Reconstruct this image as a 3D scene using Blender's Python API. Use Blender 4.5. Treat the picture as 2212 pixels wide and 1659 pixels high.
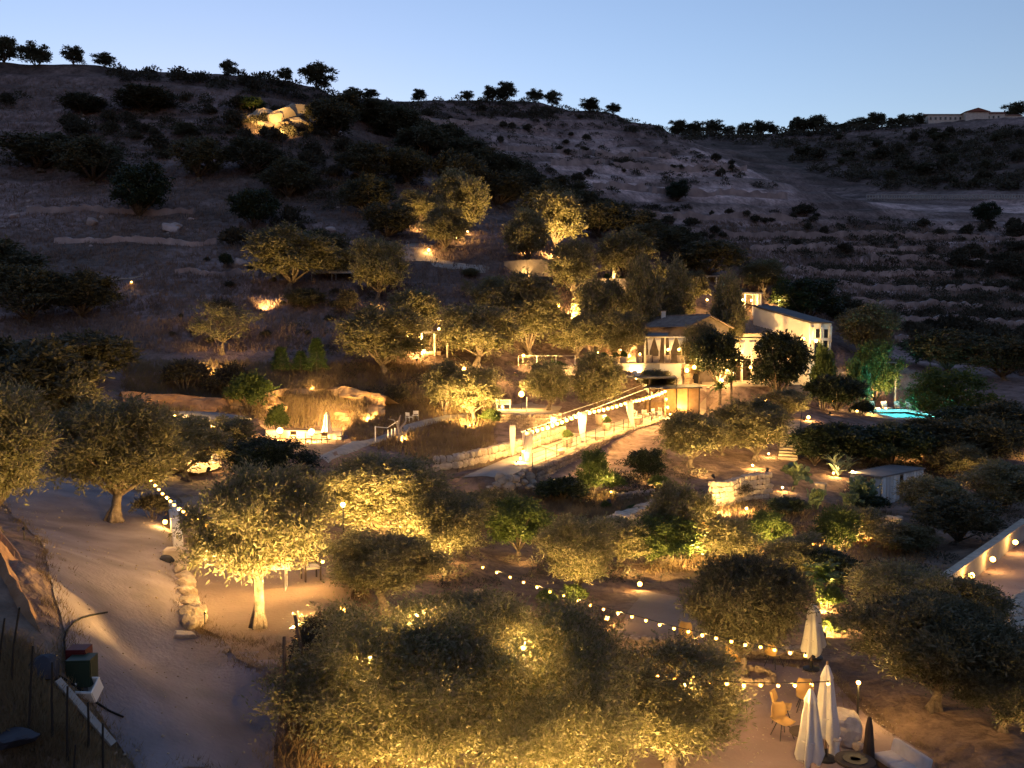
import bpy, bmesh, math, random
import numpy as np
from mathutils import Vector, Matrix, Euler
from mathutils.geometry import delaunay_2d_cdt
R = math.radians
scene = bpy.context.scene
for o in list(bpy.data.objects): bpy.data.objects.remove(o)
COL = scene.collection
rnd = random.Random(7)
nrs = np.random.RandomState(7)

# ---------------------------------------------------------------- camera
PITCH = R(-3.0)
FPX = 1916.0                      # focal length in units of a 2212 px wide frame
cam_d = bpy.data.cameras.new('camera'); cam = bpy.data.objects.new('camera', cam_d); COL.objects.link(cam)
cam.location = (0, 0, 0); cam.rotation_euler = (R(90) + PITCH, 0, 0)
cam_d.sensor_fit = 'HORIZONTAL'; cam_d.angle = 2*math.atan(1106/FPX)
cam_d.clip_start = 0.3; cam_d.clip_end = 5000
scene.camera = cam

# ---------------------------------------------------------------- dusk sky
SUN_EL, SUN_AZ = R(-1.0), R(-18)     # sun just below the horizon, behind the left hill
world = bpy.data.worlds.new('World'); scene.world = world; world.use_nodes = True
wn, wl = world.node_tree.nodes, world.node_tree.links
wn.clear()
sky = wn.new('ShaderNodeTexSky'); sky.sky_type = 'NISHITA'; sky.sun_disc = False
sky.sun_elevation = SUN_EL; sky.sun_rotation = SUN_AZ
sky.air_density = 1.0; sky.dust_density = 0.6; sky.ozone_density = 2.0
bg = wn.new('ShaderNodeBackground'); bg.inputs['Strength'].default_value = 0.15
wo = wn.new('ShaderNodeOutputWorld')
wl.new(sky.outputs[0], bg.inputs[0]); wl.new(bg.outputs[0], wo.inputs[0])

scene.view_settings.view_transform = 'Standard'; scene.view_settings.look = 'None'
scene.view_settings.exposure = 3.45; scene.view_settings.gamma = 1.0
scene.view_settings.use_curve_mapping = False
scene.render.engine = 'CYCLES'
scene.cycles.use_denoising = True
try: scene.cycles.denoiser = 'OPENIMAGEDENOISE'
except Exception: pass
scene.cycles.max_bounces = 5; scene.cycles.diffuse_bounces = 3; scene.cycles.transparent_max_bounces = 12
scene.cycles.use_light_tree = True
scene.cycles.sample_clamp_indirect = 4.0

# ---------------------------------------------------------------- picture <-> place calibration
_cp, _sp = math.cos(PITCH), math.sin(PITCH)
def ray(px, py):                        # viewing direction scaled to one metre of forward (Y) distance
    xv, yv = (px-1106)/FPX, (829.5-py)/FPX
    Y = _cp - yv*_sp; Z = _sp + yv*_cp
    return xv/Y, Z/Y
def at(px, py, Y):
    a, b = ray(px, py); return Vector((a*Y, Y, b*Y))
def onz(px, py, z):
    a, b = ray(px, py); Y = z/b; return Vector((a*Y, Y, z))
def mpp(Y): return Y/FPX                # metres per picture unit at forward distance Y

# ---------------------------------------------------------------- terrain (one height field)
CP = [ # picture x, y, forward distance of ground points
 (420,1659,17.5),(300,1450,22),(470,1480,21.7),(200,1130,36),(100,1060,39),(330,1230,30),(560,1355,25.2),(668,1240,30.8),
 (600,1180,35),(400,1020,56),(470,1060,48),(300,1060,45),(180,1010,50),(50,1200,21),(0,1150,25),(100,1600,16),(60,1450,17),(0,1350,17.5),(250,1640,17.4),(-200,1400,18),(-300,1100,30),
 (1750,1659,22.8),(1600,1480,28.3),(1660,1440,30),(1060,1700,21.5),(1300,1430,30.5),(900,1750,20.5),(2000,1700,22),(2300,1700,21),
 (1400,1380,33),(1400,1290,38),(2150,1300,35.5),(2200,1190,44),(2300,1150,47),(1900,1400,31),(2250,1450,28),
 (1300,1110,54),(1600,1060,60),(1750,1045,63),(1920,1083,62),(1705,990,70),(1720,905,77),(1950,897,97),(1850,960,76),(1945,805,108),
 (1050,1240,38.5),(850,1180,42),(1200,1180,46),(1500,1180,49),(1750,1180,49),(1950,1200,46),(1100,1085,57),(950,1060,58),
 (1250,970,72),(1440,900,88),(1100,1010,62),(750,970,69),(900,915,77),(650,955,73),(550,950,70),(1000,900,80),
 (700,890,82),(700,815,86),(400,860,80),(400,800,86),(850,830,86),(200,900,66),(0,900,62),(-300,880,60),
 (300,750,90),(0,750,85),(-400,700,85),(300,600,108),(0,600,110),(600,700,97),(600,600,110),(900,560,118),(200,450,140),(600,450,145),(-400,450,140),(850,450,150),
 (100,300,175),(600,250,185),(-400,250,185),(150,142,206),(0,135,205),(600,168,216),(400,160,212),(730,210,222),(-500,110,210),
 (850,330,205),(900,222,298),(1100,217,308),(1300,242,316),(1450,287,326),(1200,300,280),(1400,400,240),(1650,410,240),(1300,420,205),(1200,480,172),(1050,350,205),(1000,280,255),(1550,340,285),
 (1500,300,480),(1800,283,520),(2100,258,560),(2600,235,580),(1650,330,400),(1900,425,300),(2300,425,300),(2100,480,250),(2000,600,190),(2000,700,150),(2000,780,125),(2150,850,97),(2100,1000,69),
 (2500,600,190),(2500,850,97),(2500,1000,70),
 (1700,600,152),(1500,530,143),(1550,625,122),(1400,665,110),(1250,605,114),(1150,562,120),(1000,650,104),(1000,750,94),(900,820,87),(1150,850,87),(1150,770,97),(1300,745,103),(1470,800,97),(1600,800,97),(1680,790,101),(1780,800,101),(1600,880,85),
]
CP += [(1490,302,338),(1600,362,285),(1690,412,250),(1716,444,232),(1535,312,455),(1660,368,405),(1735,420,350),(1765,446,310),(1600,330,440)]
# behind every crest the ground falls away again
CP += [(x, y+28, Y*1.13) for x, y, Y in ((150,142,206),(0,135,205),(600,168,216),(400,160,212),(-500,110,210))]
CP += [(x, y+14, Y*1.12) for x, y, Y in ((900,222,298),(1100,217,308),(1300,242,316),(1450,287,326))]
CP += [(x, y+8, Y*1.1) for x, y, Y in ((1800,283,520),(2100,258,560),(2600,235,580))]
P = np.array([[*at(*c)] for c in CP])
BASE = 30.0
def warp(x, y): return x/(y+BASE), np.log(np.maximum(y, -20)+BASE)
pu, pw = warp(P[:,0], P[:,1])
N = len(P)
D = np.hypot(pu[:,None]-pu[None], pw[:,None]-pw[None])
A = np.zeros((N+3, N+3)); A[:N,:N] = D + np.eye(N)*(-0.004)
A[:N,N] = 1; A[:N,N+1] = pu; A[:N,N+2] = pw; A[N:,:N] = A[:N,N:].T
coef = np.linalg.solve(A, np.concatenate([P[:,2], [0,0,0]]))
NU, NW = 440, 540
W0, W1 = math.log(BASE+3), math.log(BASE+640)
us = np.linspace(-1.05, 1.05, NU); ws = np.linspace(W0, W1, NW)
GU, GW = np.meshgrid(us, ws)            # [NW,NU]
GZ = coef[N] + coef[N+1]*GU + coef[N+2]*GW
for i in range(N): GZ += coef[i]*np.hypot(GU-pu[i], GW-pw[i])
GY = np.exp(GW)-BASE; GX = GU*(GY+BASE)

_perm = np.random.RandomState(3).rand(256, 256)
def vnoise(x, y):
    xi, yi = np.floor(x).astype(int), np.floor(y).astype(int)
    fx, fy = x-xi, y-yi; fx = fx*fx*(3-2*fx); fy = fy*fy*(3-2*fy)
    g = lambda a, b: _perm[a & 255, b & 255]
    return (g(xi,yi)*(1-fx)+g(xi+1,yi)*fx)*(1-fy) + (g(xi,yi+1)*(1-fx)+g(xi+1,yi+1)*fx)*fy - .5
def fbm(x, y, s, n=4):
    t = 0; a = 1.0
    for k in range(n): t = t + a*vnoise(x/s+17.3*k, y/s-9.1*k); s *= .5; a *= .55
    return t
def poly_sd(poly, X, Y):                # signed distance to polygon, positive outside
    pts = np.array([(p[0], p[1]) for p in poly]); d = np.full(X.shape, 1e9); ins = np.zeros(X.shape, bool)
    for i in range(len(pts)):
        a, b = pts[i-1], pts[i]; e = b-a; L = max(e@e, 1e-9)
        t = np.clip(((X-a[0])*e[0]+(Y-a[1])*e[1])/L, 0, 1)
        d = np.minimum(d, np.hypot(X-a[0]-t*e[0], Y-a[1]-t*e[1]))
        c = (a[1] > Y) != (b[1] > Y)
        with np.errstate(divide='ignore', invalid='ignore'):
            ins ^= c & (X < (b[0]-a[0])*(Y-a[1])/np.where(b[1]==a[1], 1e-9, b[1]-a[1])+a[0])
    return np.where(ins, -d, d)

Z_LOW, Z_LEFT, Z_DECK, Z_HOUSE, Z_POOL, Z_SAND, Z_WALL, Z_YARD = -11.3, -8.3, -8.9, -2.9, -8.45, -11.05, -8.35, -5.0
def DECKZ(y): return np.interp(y, [58, 90], [-9.05, -7.45])
PADS = { # flat places cut into the slope: outline, height, blend width
 'low':  ([onz(*p, Z_LOW) for p in ((900,1800),(1000,1560),(1060,1440),(1240,1418),(1480,1420),(1770,1446),(1850,1520),(2010,1640),(2050,1800))], Z_LOW, 1.6),
 'left': ([onz(*p, Z_LEFT) for p in ((388,1075),(520,1075),(760,1215),(770,1320),(690,1420),(640,1480),(520,1420),(425,1345),(395,1180))], Z_LEFT, 1.2),
 'sand': ([onz(*p, Z_SAND) for p in ((1335,1365),(1385,1278),(1520,1300),(1560,1400),(1420,1385))], Z_SAND, 1.2),
 'deck': ([at(*p) for p in ((1000,1050,57.5),(1090,985,63.5),(1215,945,72),(1330,905,82),(1400,888,90),(1525,888,91),(1525,905,86),(1432,915,83.5),(1262,978,69.5),(1150,1022,61),(1090,1055,57))], lambda x, y: DECKZ(y), 1.0),
 'house':([at(*p) for p in ((1285,800,93.5),(1285,770,108),(1490,770,110),(1488,790,93.5))], Z_HOUSE, 1.2),
 'yard': ([at(*p) for p in ((1494,800,91),(1494,770,111),(1680,770,111),(1680,800,91))], Z_YARD, 1.2),
 'villa':([at(*p) for p in ((1688,790,96),(1640,790,110),(1800,790,112),(1850,790,101),(1830,790,97))], -2.9, 1.5),
 'round':([at(*p) for p in ((1062,893,79.5),(1100,900,78.2),(1150,900,78.2),(1205,893,80),(1215,885,86),(1150,870,89),(1075,875,88))], -6.8, 1.0),
 'pool': ([Vector(p) for p in ((31,90,0),(31,108,0),(50,108,0),(50,90,0))], Z_POOL, 2.0),
 'basin':([Vector(p) for p in ((at(1893,0,98).x-.1,91.9,0),(at(1893,0,98).x-.1,100.9,0),(at(2004,0,98).x+.1,100.9,0),(at(2004,0,98).x+.1,91.9,0))], Z_POOL-2.0, .5),
 'wall': ([onz(*p, Z_WALL) for p in ((560,965),(600,925),(740,925),(760,960),(700,985))], Z_WALL, 1.5),
}
hill = np.clip((GZ+6)/14, 0, 1)*np.clip((GY-70)/30, 0, 1)
amp = .10+.5*hill
rough = fbm(GX, GY, 14, 4)*amp*1.5 + fbm(GX+50, GY, 3.0, 3)*.18
# terraces: soften the hill into steps of dry-stone terracing
st = 2.6+1.6*np.clip((GY-150)/200,0,1)
zz = GZ+fbm(GX,GY,60,2)*3.0
q = zz/st; fr = q-np.floor(q); stepd = (np.floor(q)+np.clip((fr-.62)/.38,0,1))*st - zz + st*.31
terr = .85*hill*np.clip((fbm(GX+9,GY+4,70,2)+.35)*3,0.25,1)
H = GZ + rough + stepd*terr
ROAD_POLYS = []
for poly, z, bw in PADS.values():
    sd = poly_sd(poly, GX, GY); w = 1-np.clip(sd/bw, 0, 1); w = w*w*(3-2*w)
    H = H*(1-w) + (z(GX, GY) if callable(z) else z)*w
# the road and the walkways are graded smooth
gravel_px = [(300,1700),(330,1560),(372,1420),(408,1362),(404,1240),(385,1170),(372,1120),(330,1085),(260,1040),(120,1030),(20,1035),(10,1090),(80,1150),(118,1250),(140,1340),(152,1420),(185,1500),(240,1570),(300,1640),(330,1700),(620,1700),(600,1560),(612,1480),(560,1430),(480,1395),(428,1365)]
def groundray(px, py, Hf=None):
    a, b = ray(px, py); Ys = np.exp(np.linspace(math.log(BASE+8), math.log(BASE+620), 4000))-BASE
    z = gz(a*Ys, Ys, Hf); below = (b*Ys) < z
    k = int(np.argmax(below))
    if not below[k]: return None
    if k == 0: return Vector((a*Ys[0], Ys[0], float(z[0])))
    f0, f1 = b*Ys[k-1]-z[k-1], b*Ys[k]-z[k]; t = f0/(f0-f1)
    Y = Ys[k-1]+t*(Ys[k]-Ys[k-1]); return Vector((a*Y, Y, b*Y))
def gz(x, y, Hf=None):
    Hf = H if Hf is None else Hf
    x = np.asarray(x, float); y = np.asarray(y, float)
    u, w = warp(x, y)
    fu = np.clip((u-us[0])/(us[1]-us[0]), 0, NU-1.001); fw = np.clip((w-ws[0])/(ws[1]-ws[0]), 0, NW-1.001)
    i, j = fu.astype(int), fw.astype(int); a, b = fu-i, fw-j
    return (Hf[j,i]*(1-a)+Hf[j,i+1]*a)*(1-b)+(Hf[j+1,i]*(1-a)+Hf[j+1,i+1]*a)*b
def G(px, py):                           # the ground point seen at a picture position
    p = groundray(px, py)
    if p is None: raise ValueError('no ground at %s,%s' % (px, py))
    return p
def onground(x, y, dz=0): return Vector((x, y, float(gz(x, y))+dz))
def smooth_under(poly, bw):
    global H
    S = GZ
    sd = poly_sd(poly, GX, GY); w = 1-np.clip(sd/bw, 0, 1); w = w*w*(3-2*w)
    padw = np.zeros_like(w)
    for pp, z, b_ in PADS.values(): padw = np.maximum(padw, 1-np.clip(poly_sd(pp, GX, GY)/b_, 0, 1))
    w = w*(1-padw)
    H = H*(1-w)+(S+fbm(GX,GY,5,2)*.04)*w
gravel = [groundray(*p, GZ) for p in [(300,1690),(240,1600),(185,1500),(150,1420),(138,1340),(116,1250),(85,1160),(20,1100),(-40,1050),(60,1030),(200,1035),(300,1062),(350,1095),(376,1130),(388,1200),(402,1260),(412,1340),(440,1370),(520,1405),(600,1450),(625,1490),(606,1560),(598,1620),(604,1690)]]
smooth_under(gravel, 1.2)
farroad = [groundray(*p, GZ) for p in [(2010,1320),(2075,1258),(2190,1165),(2330,1080),(2360,1200),(2280,1300),(2260,1420),(2180,1330),(2120,1300)]]
smooth_under(farroad, 1.0)

# ---------------------------------------------------------------- materials (all procedural)
MATS = {}
def mat(name, col, rough=.85, col2=None, scale=4.0, bump=0.0, bscale=None, spec=.3, metal=0.0, transl=0.0, emit=None, estr=0.0, contrast=(.35,.65), back=None, objvar=0.0, coords='Object', detail=5):
    m = bpy.data.materials.new(name); m.use_nodes = True; n, l = m.node_tree.nodes, m.node_tree.links
    b = n['Principled BSDF']; b.inputs['Roughness'].default_value = rough; b.inputs['Metallic'].default_value = metal
    b.inputs['Specular IOR Level'].default_value = spec
    c3 = lambda c: (c[0], c[1], c[2], 1)
    tc = n.new('ShaderNodeTexCoord'); src = None
    if col2 is not None:
        nt = n.new('ShaderNodeTexNoise'); nt.inputs['Scale'].default_value = scale; nt.inputs['Detail'].default_value = detail
        l.new(tc.outputs[coords], nt.inputs['Vector'])
        cr = n.new('ShaderNodeValToRGB'); cr.color_ramp.elements[0].position, cr.color_ramp.elements[1].position = contrast
        cr.color_ramp.elements[0].color = c3(col); cr.color_ramp.elements[1].color = c3(col2)
        l.new(nt.outputs['Fac'], cr.inputs['Fac']); src = cr.outputs['Color']
    if back is not None:
        g = n.new('ShaderNodeNewGeometry'); mx = n.new('ShaderNodeMix'); mx.data_type = 'RGBA'
        l.new(g.outputs['Backfacing'], mx.inputs['Factor'])
        if src is not None: l.new(src, mx.inputs['A'])
        else: mx.inputs['A'].default_value = c3(col)
        mx.inputs['B'].default_value = c3(back); src = mx.outputs['Result']
    if objvar > 0:
        oi = n.new('ShaderNodeObjectInfo'); hs = n.new('ShaderNodeHueSaturation')
        mr = n.new('ShaderNodeMapRange'); mr.inputs['To Min'].default_value = 1-objvar; mr.inputs['To Max'].default_value = 1+objvar
        l.new(oi.outputs['Random'], mr.inputs['Value']); l.new(mr.outputs['Result'], hs.inputs['Value'])
        if src is not None: l.new(src, hs.inputs['Color'])
        else: hs.inputs['Color'].default_value = c3(col)
        src = hs.outputs['Color']
    if src is not None: l.new(src, b.inputs['Base Color'])
    else: b.inputs['Base Color'].default_value = c3(col)
    if bump:
        nb = n.new('ShaderNodeTexNoise'); nb.inputs['Scale'].default_value = bscale or scale*4; nb.inputs['Detail'].default_value = 6
        l.new(tc.outputs[coords], nb.inputs['Vector'])
        bp = n.new('ShaderNodeBump'); bp.inputs['Strength'].default_value = bump; bp.inputs['Distance'].default_value = .05
        l.new(nb.outputs['Fac'], bp.inputs['Height']); l.new(bp.outputs['Normal'], b.inputs['Normal'])
    if transl > 0:
        tr = n.new('ShaderNodeBsdfTranslucent'); ms = n.new('ShaderNodeMixShader'); ms.inputs['Fac'].default_value = transl
        if src is not None: l.new(src, tr.inputs['Color'])
        else: tr.inputs['Color'].default_value = c3(col)
        l.new(b.outputs[0], ms.inputs[1]); l.new(tr.outputs[0], ms.inputs[2]); l.new(ms.outputs[0], n['Material Output'].inputs['Surface'])
    if emit is not None:
        b.inputs['Emission Color'].default_value = c3(emit); b.inputs['Emission Strength'].default_value = estr
    MATS[name] = m; return m
M = MATS
WARM = (1.0, .58, .17)
mat('olive_leaf', (.10,.100,.040), .5, (.18,.170,.075), 1.6, transl=.32, back=(.21,.19,.115), objvar=.18, spec=.35)
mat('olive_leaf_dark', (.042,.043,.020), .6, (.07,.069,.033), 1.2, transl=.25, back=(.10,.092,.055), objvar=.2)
mat('carob_leaf', (.014,.024,.009), .5, (.028,.042,.015), 1.5, transl=.15, objvar=.15, spec=.4)
mat('green_leaf', (.055,.085,.020), .5, (.095,.13,.034), 2, transl=.3, objvar=.15)
mat('pine_leaf', (.03,.055,.014), .6, (.055,.09,.024), 2, transl=.15)
mat('scrub_leaf', (.040,.037,.022), .8, (.075,.064,.042), .8, transl=.1, objvar=.25)
mat('cactus_pad', (.10,.14,.06), .5, (.15,.19,.09), 3, spec=.4)
mat('agave_leaf', (.11,.15,.12), .5, (.16,.2,.16), 3)
mat('palm_leaf', (.04,.075,.02), .5, (.07,.11,.03), 2, transl=.2)
mat('bark', (.10,.075,.055), .95, (.19,.15,.12), 6, bump=.9, bscale=14)
mat('pale_bark', (.30,.25,.20), .9, (.42,.36,.30), 5, bump=.6, bscale=14)
mat('dry_grass', (.16,.11,.06), .95, (.27,.20,.11), .5, transl=.25)
mat('dim_grass', (.16,.11,.085), .95, (.27,.19,.15), .2, transl=.2)
mat('gravel', (.18,.145,.145), .95, (.30,.25,.25), .7, bump=.8, bscale=9, contrast=(.3,.7), coords='Object', detail=9)
mat('sand', (.20,.138,.10), .95, (.29,.21,.155), .5, bump=.6, bscale=8, contrast=(.3,.7), detail=9)
mat('pale_gravel', (.30,.24,.19), .95, (.42,.35,.29), .7, bump=.6, bscale=10, detail=9)
mat('track', (.22,.155,.14), .95, (.31,.23,.21), .5, bump=.6, bscale=8, detail=9)
mat('stone', (.24,.175,.12), .9, (.40,.31,.23), 3.0, bump=.8, bscale=9, objvar=.22)
mat('pale_stone', (.38,.31,.24), .9, (.52,.44,.35), 2.5, bump=.7, bscale=8, objvar=.15)
mat('rock', (.28,.215,.155), .95, (.45,.37,.28), 1.0, bump=1.0, bscale=5, objvar=.15)
mat('hill_rock', (.30,.23,.21), .95, (.45,.36,.33), 1.0, bump=.9, bscale=5, objvar=.2)
mat('bank_earth', (.22,.12,.065), .95, (.34,.20,.115), 1.2, bump=1.0, bscale=6)
mat('bank_rock', (.26,.155,.085), .95, (.44,.31,.18), .8, bump=1.0, bscale=4)
mat('house_stone', (.15,.125,.105), .9, (.23,.19,.165), 1.4, bump=.6, bscale=6)
mat('terrace_stone', (.24,.18,.165), .95, (.42,.32,.29), .35, bump=1.0, bscale=3, contrast=(.35,.7), objvar=.15)
mat('mortar', (.13,.095,.07), .95, (.19,.145,.11), 4, bump=.5)
mat('plaster', (.55,.47,.40), .85, (.66,.58,.50), .9, bump=.15, bscale=12)
mat('white_wall', (.70,.66,.60), .8, (.78,.74,.68), 1.2, bump=.1)
mat('ochre_wall', (.42,.30,.17), .85, (.52,.39,.24), 1.2, bump=.2)
mat('roof_tile', (.17,.125,.10), .9, (.27,.21,.17), 1.6, bump=.5, objvar=.05)
mat('red_tile', (.24,.085,.055), .9, (.30,.12,.08), 1.0)
mat('dark_roof', (.055,.052,.055), .7, (.085,.08,.085), .8)
mat('grey_roof', (.14,.135,.135), .7, (.20,.19,.19), 1.0)
mat('concrete', (.28,.26,.24), .9, (.36,.34,.31), 1.5, bump=.3)
mat('wood', (.16,.10,.055), .8, (.24,.16,.09), 3, bump=.4)
mat('dark_wood', (.045,.03,.02), .8, (.075,.05,.035), 3, bump=.3)
mat('pole_wood', (.10,.07,.045), .9, (.16,.115,.08), 5, bump=.4)
mat('panel_wood', (.40,.25,.12), .7, (.50,.33,.17), 2, bump=.2)
mat('iron', (.03,.026,.022), .6, spec=.4, metal=.3)
mat('white_metal', (.72,.70,.66), .5)
mat('canvas', (.70,.67,.63), .9, (.78,.75,.71), 3, transl=.25, bump=.2)
mat('cushion', (.48,.43,.40), .95, (.56,.51,.47), 4, bump=.2)
mat('white_paint', (.76,.74,.70), .6)
mat('chair_shell', (.42,.26,.09), .5, (.50,.32,.12), 3)
mat('black_hose', (.018,.017,.017), .9, spec=.1)
mat('black_metal', (.02,.02,.02), .5)
mat('bin_green', (.02,.035,.02), .5)
mat('red_plastic', (.10,.012,.012), .5)
mat('water_dark', (.02,.06,.07), .1)
mat('terracotta', (.33,.16,.085), .85, (.42,.22,.12), 3)
mat('pot_clay', (.40,.32,.23), .85, (.50,.41,.31), 3)
mat('glass_dark', (.02,.022,.028), .08, spec=.6)
mat('blue_tarp', (.03,.032,.045), .6)
mat('teal_cushion', (.06,.22,.24), .9)
mat('red_wall', (.32,.06,.04), .8, (.38,.09,.06), 2)
mat('pool_tile', (.40,.72,.74), .4, (.5,.8,.82), 6)
mat('bulb', (.9,.8,.6), .4, emit=(1.0,.37,.035), estr=4.0)
mat('lens', (.9,.8,.6), .4, emit=(1.0,.42,.05), estr=4.5)
mat('white_lens', (.9,.9,.9), .4, emit=(.85,.9,1.0), estr=6)
# water that lets the pool lamps through
mw = bpy.data.materials.new('pool_water'); mw.use_nodes = True; n, l = mw.node_tree.nodes, mw.node_tree.links; n.remove(n['Principled BSDF'])
tr = n.new('ShaderNodeBsdfTransparent'); tr.inputs[0].default_value = (.45,.92,.92,1); gl = n.new('ShaderNodeBsdfGlossy'); gl.inputs['Roughness'].default_value = .06
lw = n.new('ShaderNodeFresnel'); lw.inputs['IOR'].default_value = 1.33; ms = n.new('ShaderNodeMixShader')
nb = n.new('ShaderNodeTexNoise'); nb.inputs['Scale'].default_value = 1.5; bp = n.new('ShaderNodeBump'); bp.inputs['Strength'].default_value = .15
l.new(nb.outputs['Fac'], bp.inputs['Height']); l.new(bp.outputs['Normal'], gl.inputs['Normal'])
mh = n.new('ShaderNodeMath'); mh.operation = 'MULTIPLY'; mh.inputs[1].default_value = .25; l.new(lw.outputs[0], mh.inputs[0]); l.new(mh.outputs[0], ms.inputs[0]); l.new(tr.outputs[0], ms.inputs[1]); l.new(gl.outputs[0], ms.inputs[2]); l.new(ms.outputs[0], n['Material Output'].inputs['Surface']); M['pool_water'] = mw

# ---------------------------------------------------------------- mesh helpers
def mesh_obj(name, verts, faces, m, parent=None, smooth=False):
    me = bpy.data.meshes.new(name); me.from_pydata([tuple(v) for v in verts], [], faces); me.update()
    if m: me.materials.append(M[m] if isinstance(m, str) else m)
    if smooth: me.shade_smooth()
    return link(name, me, parent)
def link(name, data, parent=None):
    o = bpy.data.objects.new(name, data); COL.objects.link(o)
    if parent is not None: o.parent = parent
    return o
def np_mesh(name, V, F, m, smooth=False):     # fast: V (n,3), F (k,4) quads
    me = bpy.data.meshes.new(name); me.vertices.add(len(V)); me.vertices.foreach_set('co', np.asarray(V, np.float32).ravel())
    k = F.shape[1]; me.loops.add(F.size); me.loops.foreach_set('vertex_index', F.astype(np.int32).ravel())
    me.polygons.add(len(F)); me.polygons.foreach_set('loop_start', np.arange(0, F.size, k, dtype=np.int32))
    me.materials.append(M[m] if isinstance(m, str) else m)
    if smooth: me.polygons.foreach_set('use_smooth', np.ones(len(F), bool))
    me.update(calc_edges=True); me.validate(); return me
class MB:
    def __init__(s): s.v = []; s.f = []
    def add(s, verts, faces):
        o = len(s.v); s.v += [tuple(v) for v in verts]; s.f += [tuple(i+o for i in f) for f in faces]; return s
    def box(s, c, size, rz=0, rx=0, ry=0, taper=1.0):
        x, y, z = size[0]/2, size[1]/2, size[2]/2; m = Matrix.Translation(Vector(c)) @ Euler((rx, ry, rz)).to_matrix().to_4x4()
        vs = [m @ Vector((sx*x*(taper if sz > 0 else 1), sy*y*(taper if sz > 0 else 1), sz*z)) for sz in (-1,1) for sy in (-1,1) for sx in (-1,1)]
        return s.add(vs, [(0,2,3,1),(4,5,7,6),(0,1,5,4),(2,6,7,3),(0,4,6,2),(1,3,7,5)])
    def tube(s, pts, rad, n=6, cap=True):
        pts = [Vector(p) for p in pts]; rs = rad if isinstance(rad, (list, tuple)) else [rad]*len(pts); rings = []
        up = Vector((.13, .21, 1)).normalized()
        for i, p in enumerate(pts):
            d = (pts[min(i+1, len(pts)-1)]-pts[max(i-1, 0)]).normalized()
            a = d.cross(up)
            if a.length < .05: a = d.cross(Vector((1, 0, 0)))
            a.normalize(); b = d.cross(a)
            rings.append([p+(a*math.cos(2*math.pi*k/n)+b*math.sin(2*math.pi*k/n))*rs[i] for k in range(n)])
        vs = [v for r in rings for v in r]; fs = []
        for i in range(len(pts)-1):
            for k in range(n): fs.append((i*n+k, i*n+(k+1) % n, (i+1)*n+(k+1) % n, (i+1)*n+k))
        if cap: fs.append(tuple(range(n-1, -1, -1))); fs.append(tuple((len(pts)-1)*n+k for k in range(n)))
        return s.add(vs, fs)
    def lathe(s, c, prof, n=12, sx=1, sy=1):
        c = Vector(c); vs = [c+Vector((r*math.cos(2*math.pi*k/n)*sx, r*math.sin(2*math.pi*k/n)*sy, z)) for r, z in prof for k in range(n)]; fs = []
        for i in range(len(prof)-1):
            for k in range(n): fs.append((i*n+k, i*n+(k+1) % n, (i+1)*n+(k+1) % n, (i+1)*n+k))
        fs.append(tuple(range(n-1, -1, -1))); fs.append(tuple((len(prof)-1)*n+k for k in range(n)))
        return s.add(vs, fs)
    def prism(s, poly, z0, z1):               # poly: list of (x,y) counterclockwise or not
        a = sum(poly[i-1][0]*poly[i][1]-poly[i][0]*poly[i-1][1] for i in range(len(poly)))
        if a < 0: poly = poly[::-1]
        n = len(poly); vs = [(p[0], p[1], z0) for p in poly]+[(p[0], p[1], z1) for p in poly]
        return s.add(vs, [tuple(range(n-1, -1, -1)), tuple(range(n, 2*n))]+[(i, (i+1) % n, n+(i+1) % n, n+i) for i in range(n)])
    def quad(s, a, b, c, d): return s.add([a, b, c, d], [(0,1,2,3)])
    def build(s, name, m, parent=None, smooth=False): return mesh_obj(name, s.v, s.f, m, parent, smooth)
def tag(o, label, cat, group=None, kind=None):
    if label: o['label'] = label
    if cat: o['category'] = cat
    if group: o['group'] = group
    if kind: o['kind'] = kind
    elif cat: o['kind'] = 'thing'
    return o
def empty(name, loc, rz=0, s=1.0):
    o = bpy.data.objects.new(name, None); COL.objects.link(o); o.empty_display_size = .2
    o.location = loc; o.rotation_euler = (0, 0, rz); o.scale = (s, s, s); return o
def copy_tree(o, parent=None):
    kids = [c for c in o.children]
    c = o.copy(); COL.objects.link(c); c.parent = parent
    for ch in kids: copy_tree(ch, c)
    return c

# ---------------------------------------------------------------- ground sheets
def sheet_uv():
    V = np.stack([GX, GY, H], -1).reshape(-1, 3); ii = np.arange(NW*NU).reshape(NW, NU)
    F = np.stack([ii[:-1,:-1], ii[:-1,1:], ii[1:,1:], ii[1:,:-1]], -1).reshape(-1, 4); return V, F
mt = bpy.data.materials.new('hillside_earth'); mt.use_nodes = True; n, l = mt.node_tree.nodes, mt.node_tree.links; b = n['Principled BSDF']; b.inputs['Roughness'].default_value = 1; b.inputs['Specular IOR Level'].default_value = .1
va = n.new('ShaderNodeAttribute'); va.attribute_name = 'cover'
tc = n.new('ShaderNodeTexCoord'); n1 = n.new('ShaderNodeTexNoise'); n1.inputs['Scale'].default_value = .9; n1.inputs['Detail'].default_value = 10; n1.inputs['Roughness'].default_value = .7
l.new(tc.outputs['Object'], n1.inputs['Vector']); mr = n.new('ShaderNodeMapRange'); mr.inputs['From Min'].default_value = .3; mr.inputs['From Max'].default_value = .7; mr.inputs['To Min'].default_value = .45; mr.inputs['To Max'].default_value = 1.55
l.new(n1.outputs['Fac'], mr.inputs['Value']); mx = n.new('ShaderNodeMix'); mx.data_type = 'RGBA'; mx.blend_type = 'MULTIPLY'; mx.inputs['Factor'].default_value = 1
l.new(va.outputs['Color'], mx.inputs['A']); l.new(mr.outputs['Result'], mx.inputs['B']); l.new(mx.outputs['Result'], b.inputs['Base Color'])
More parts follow.
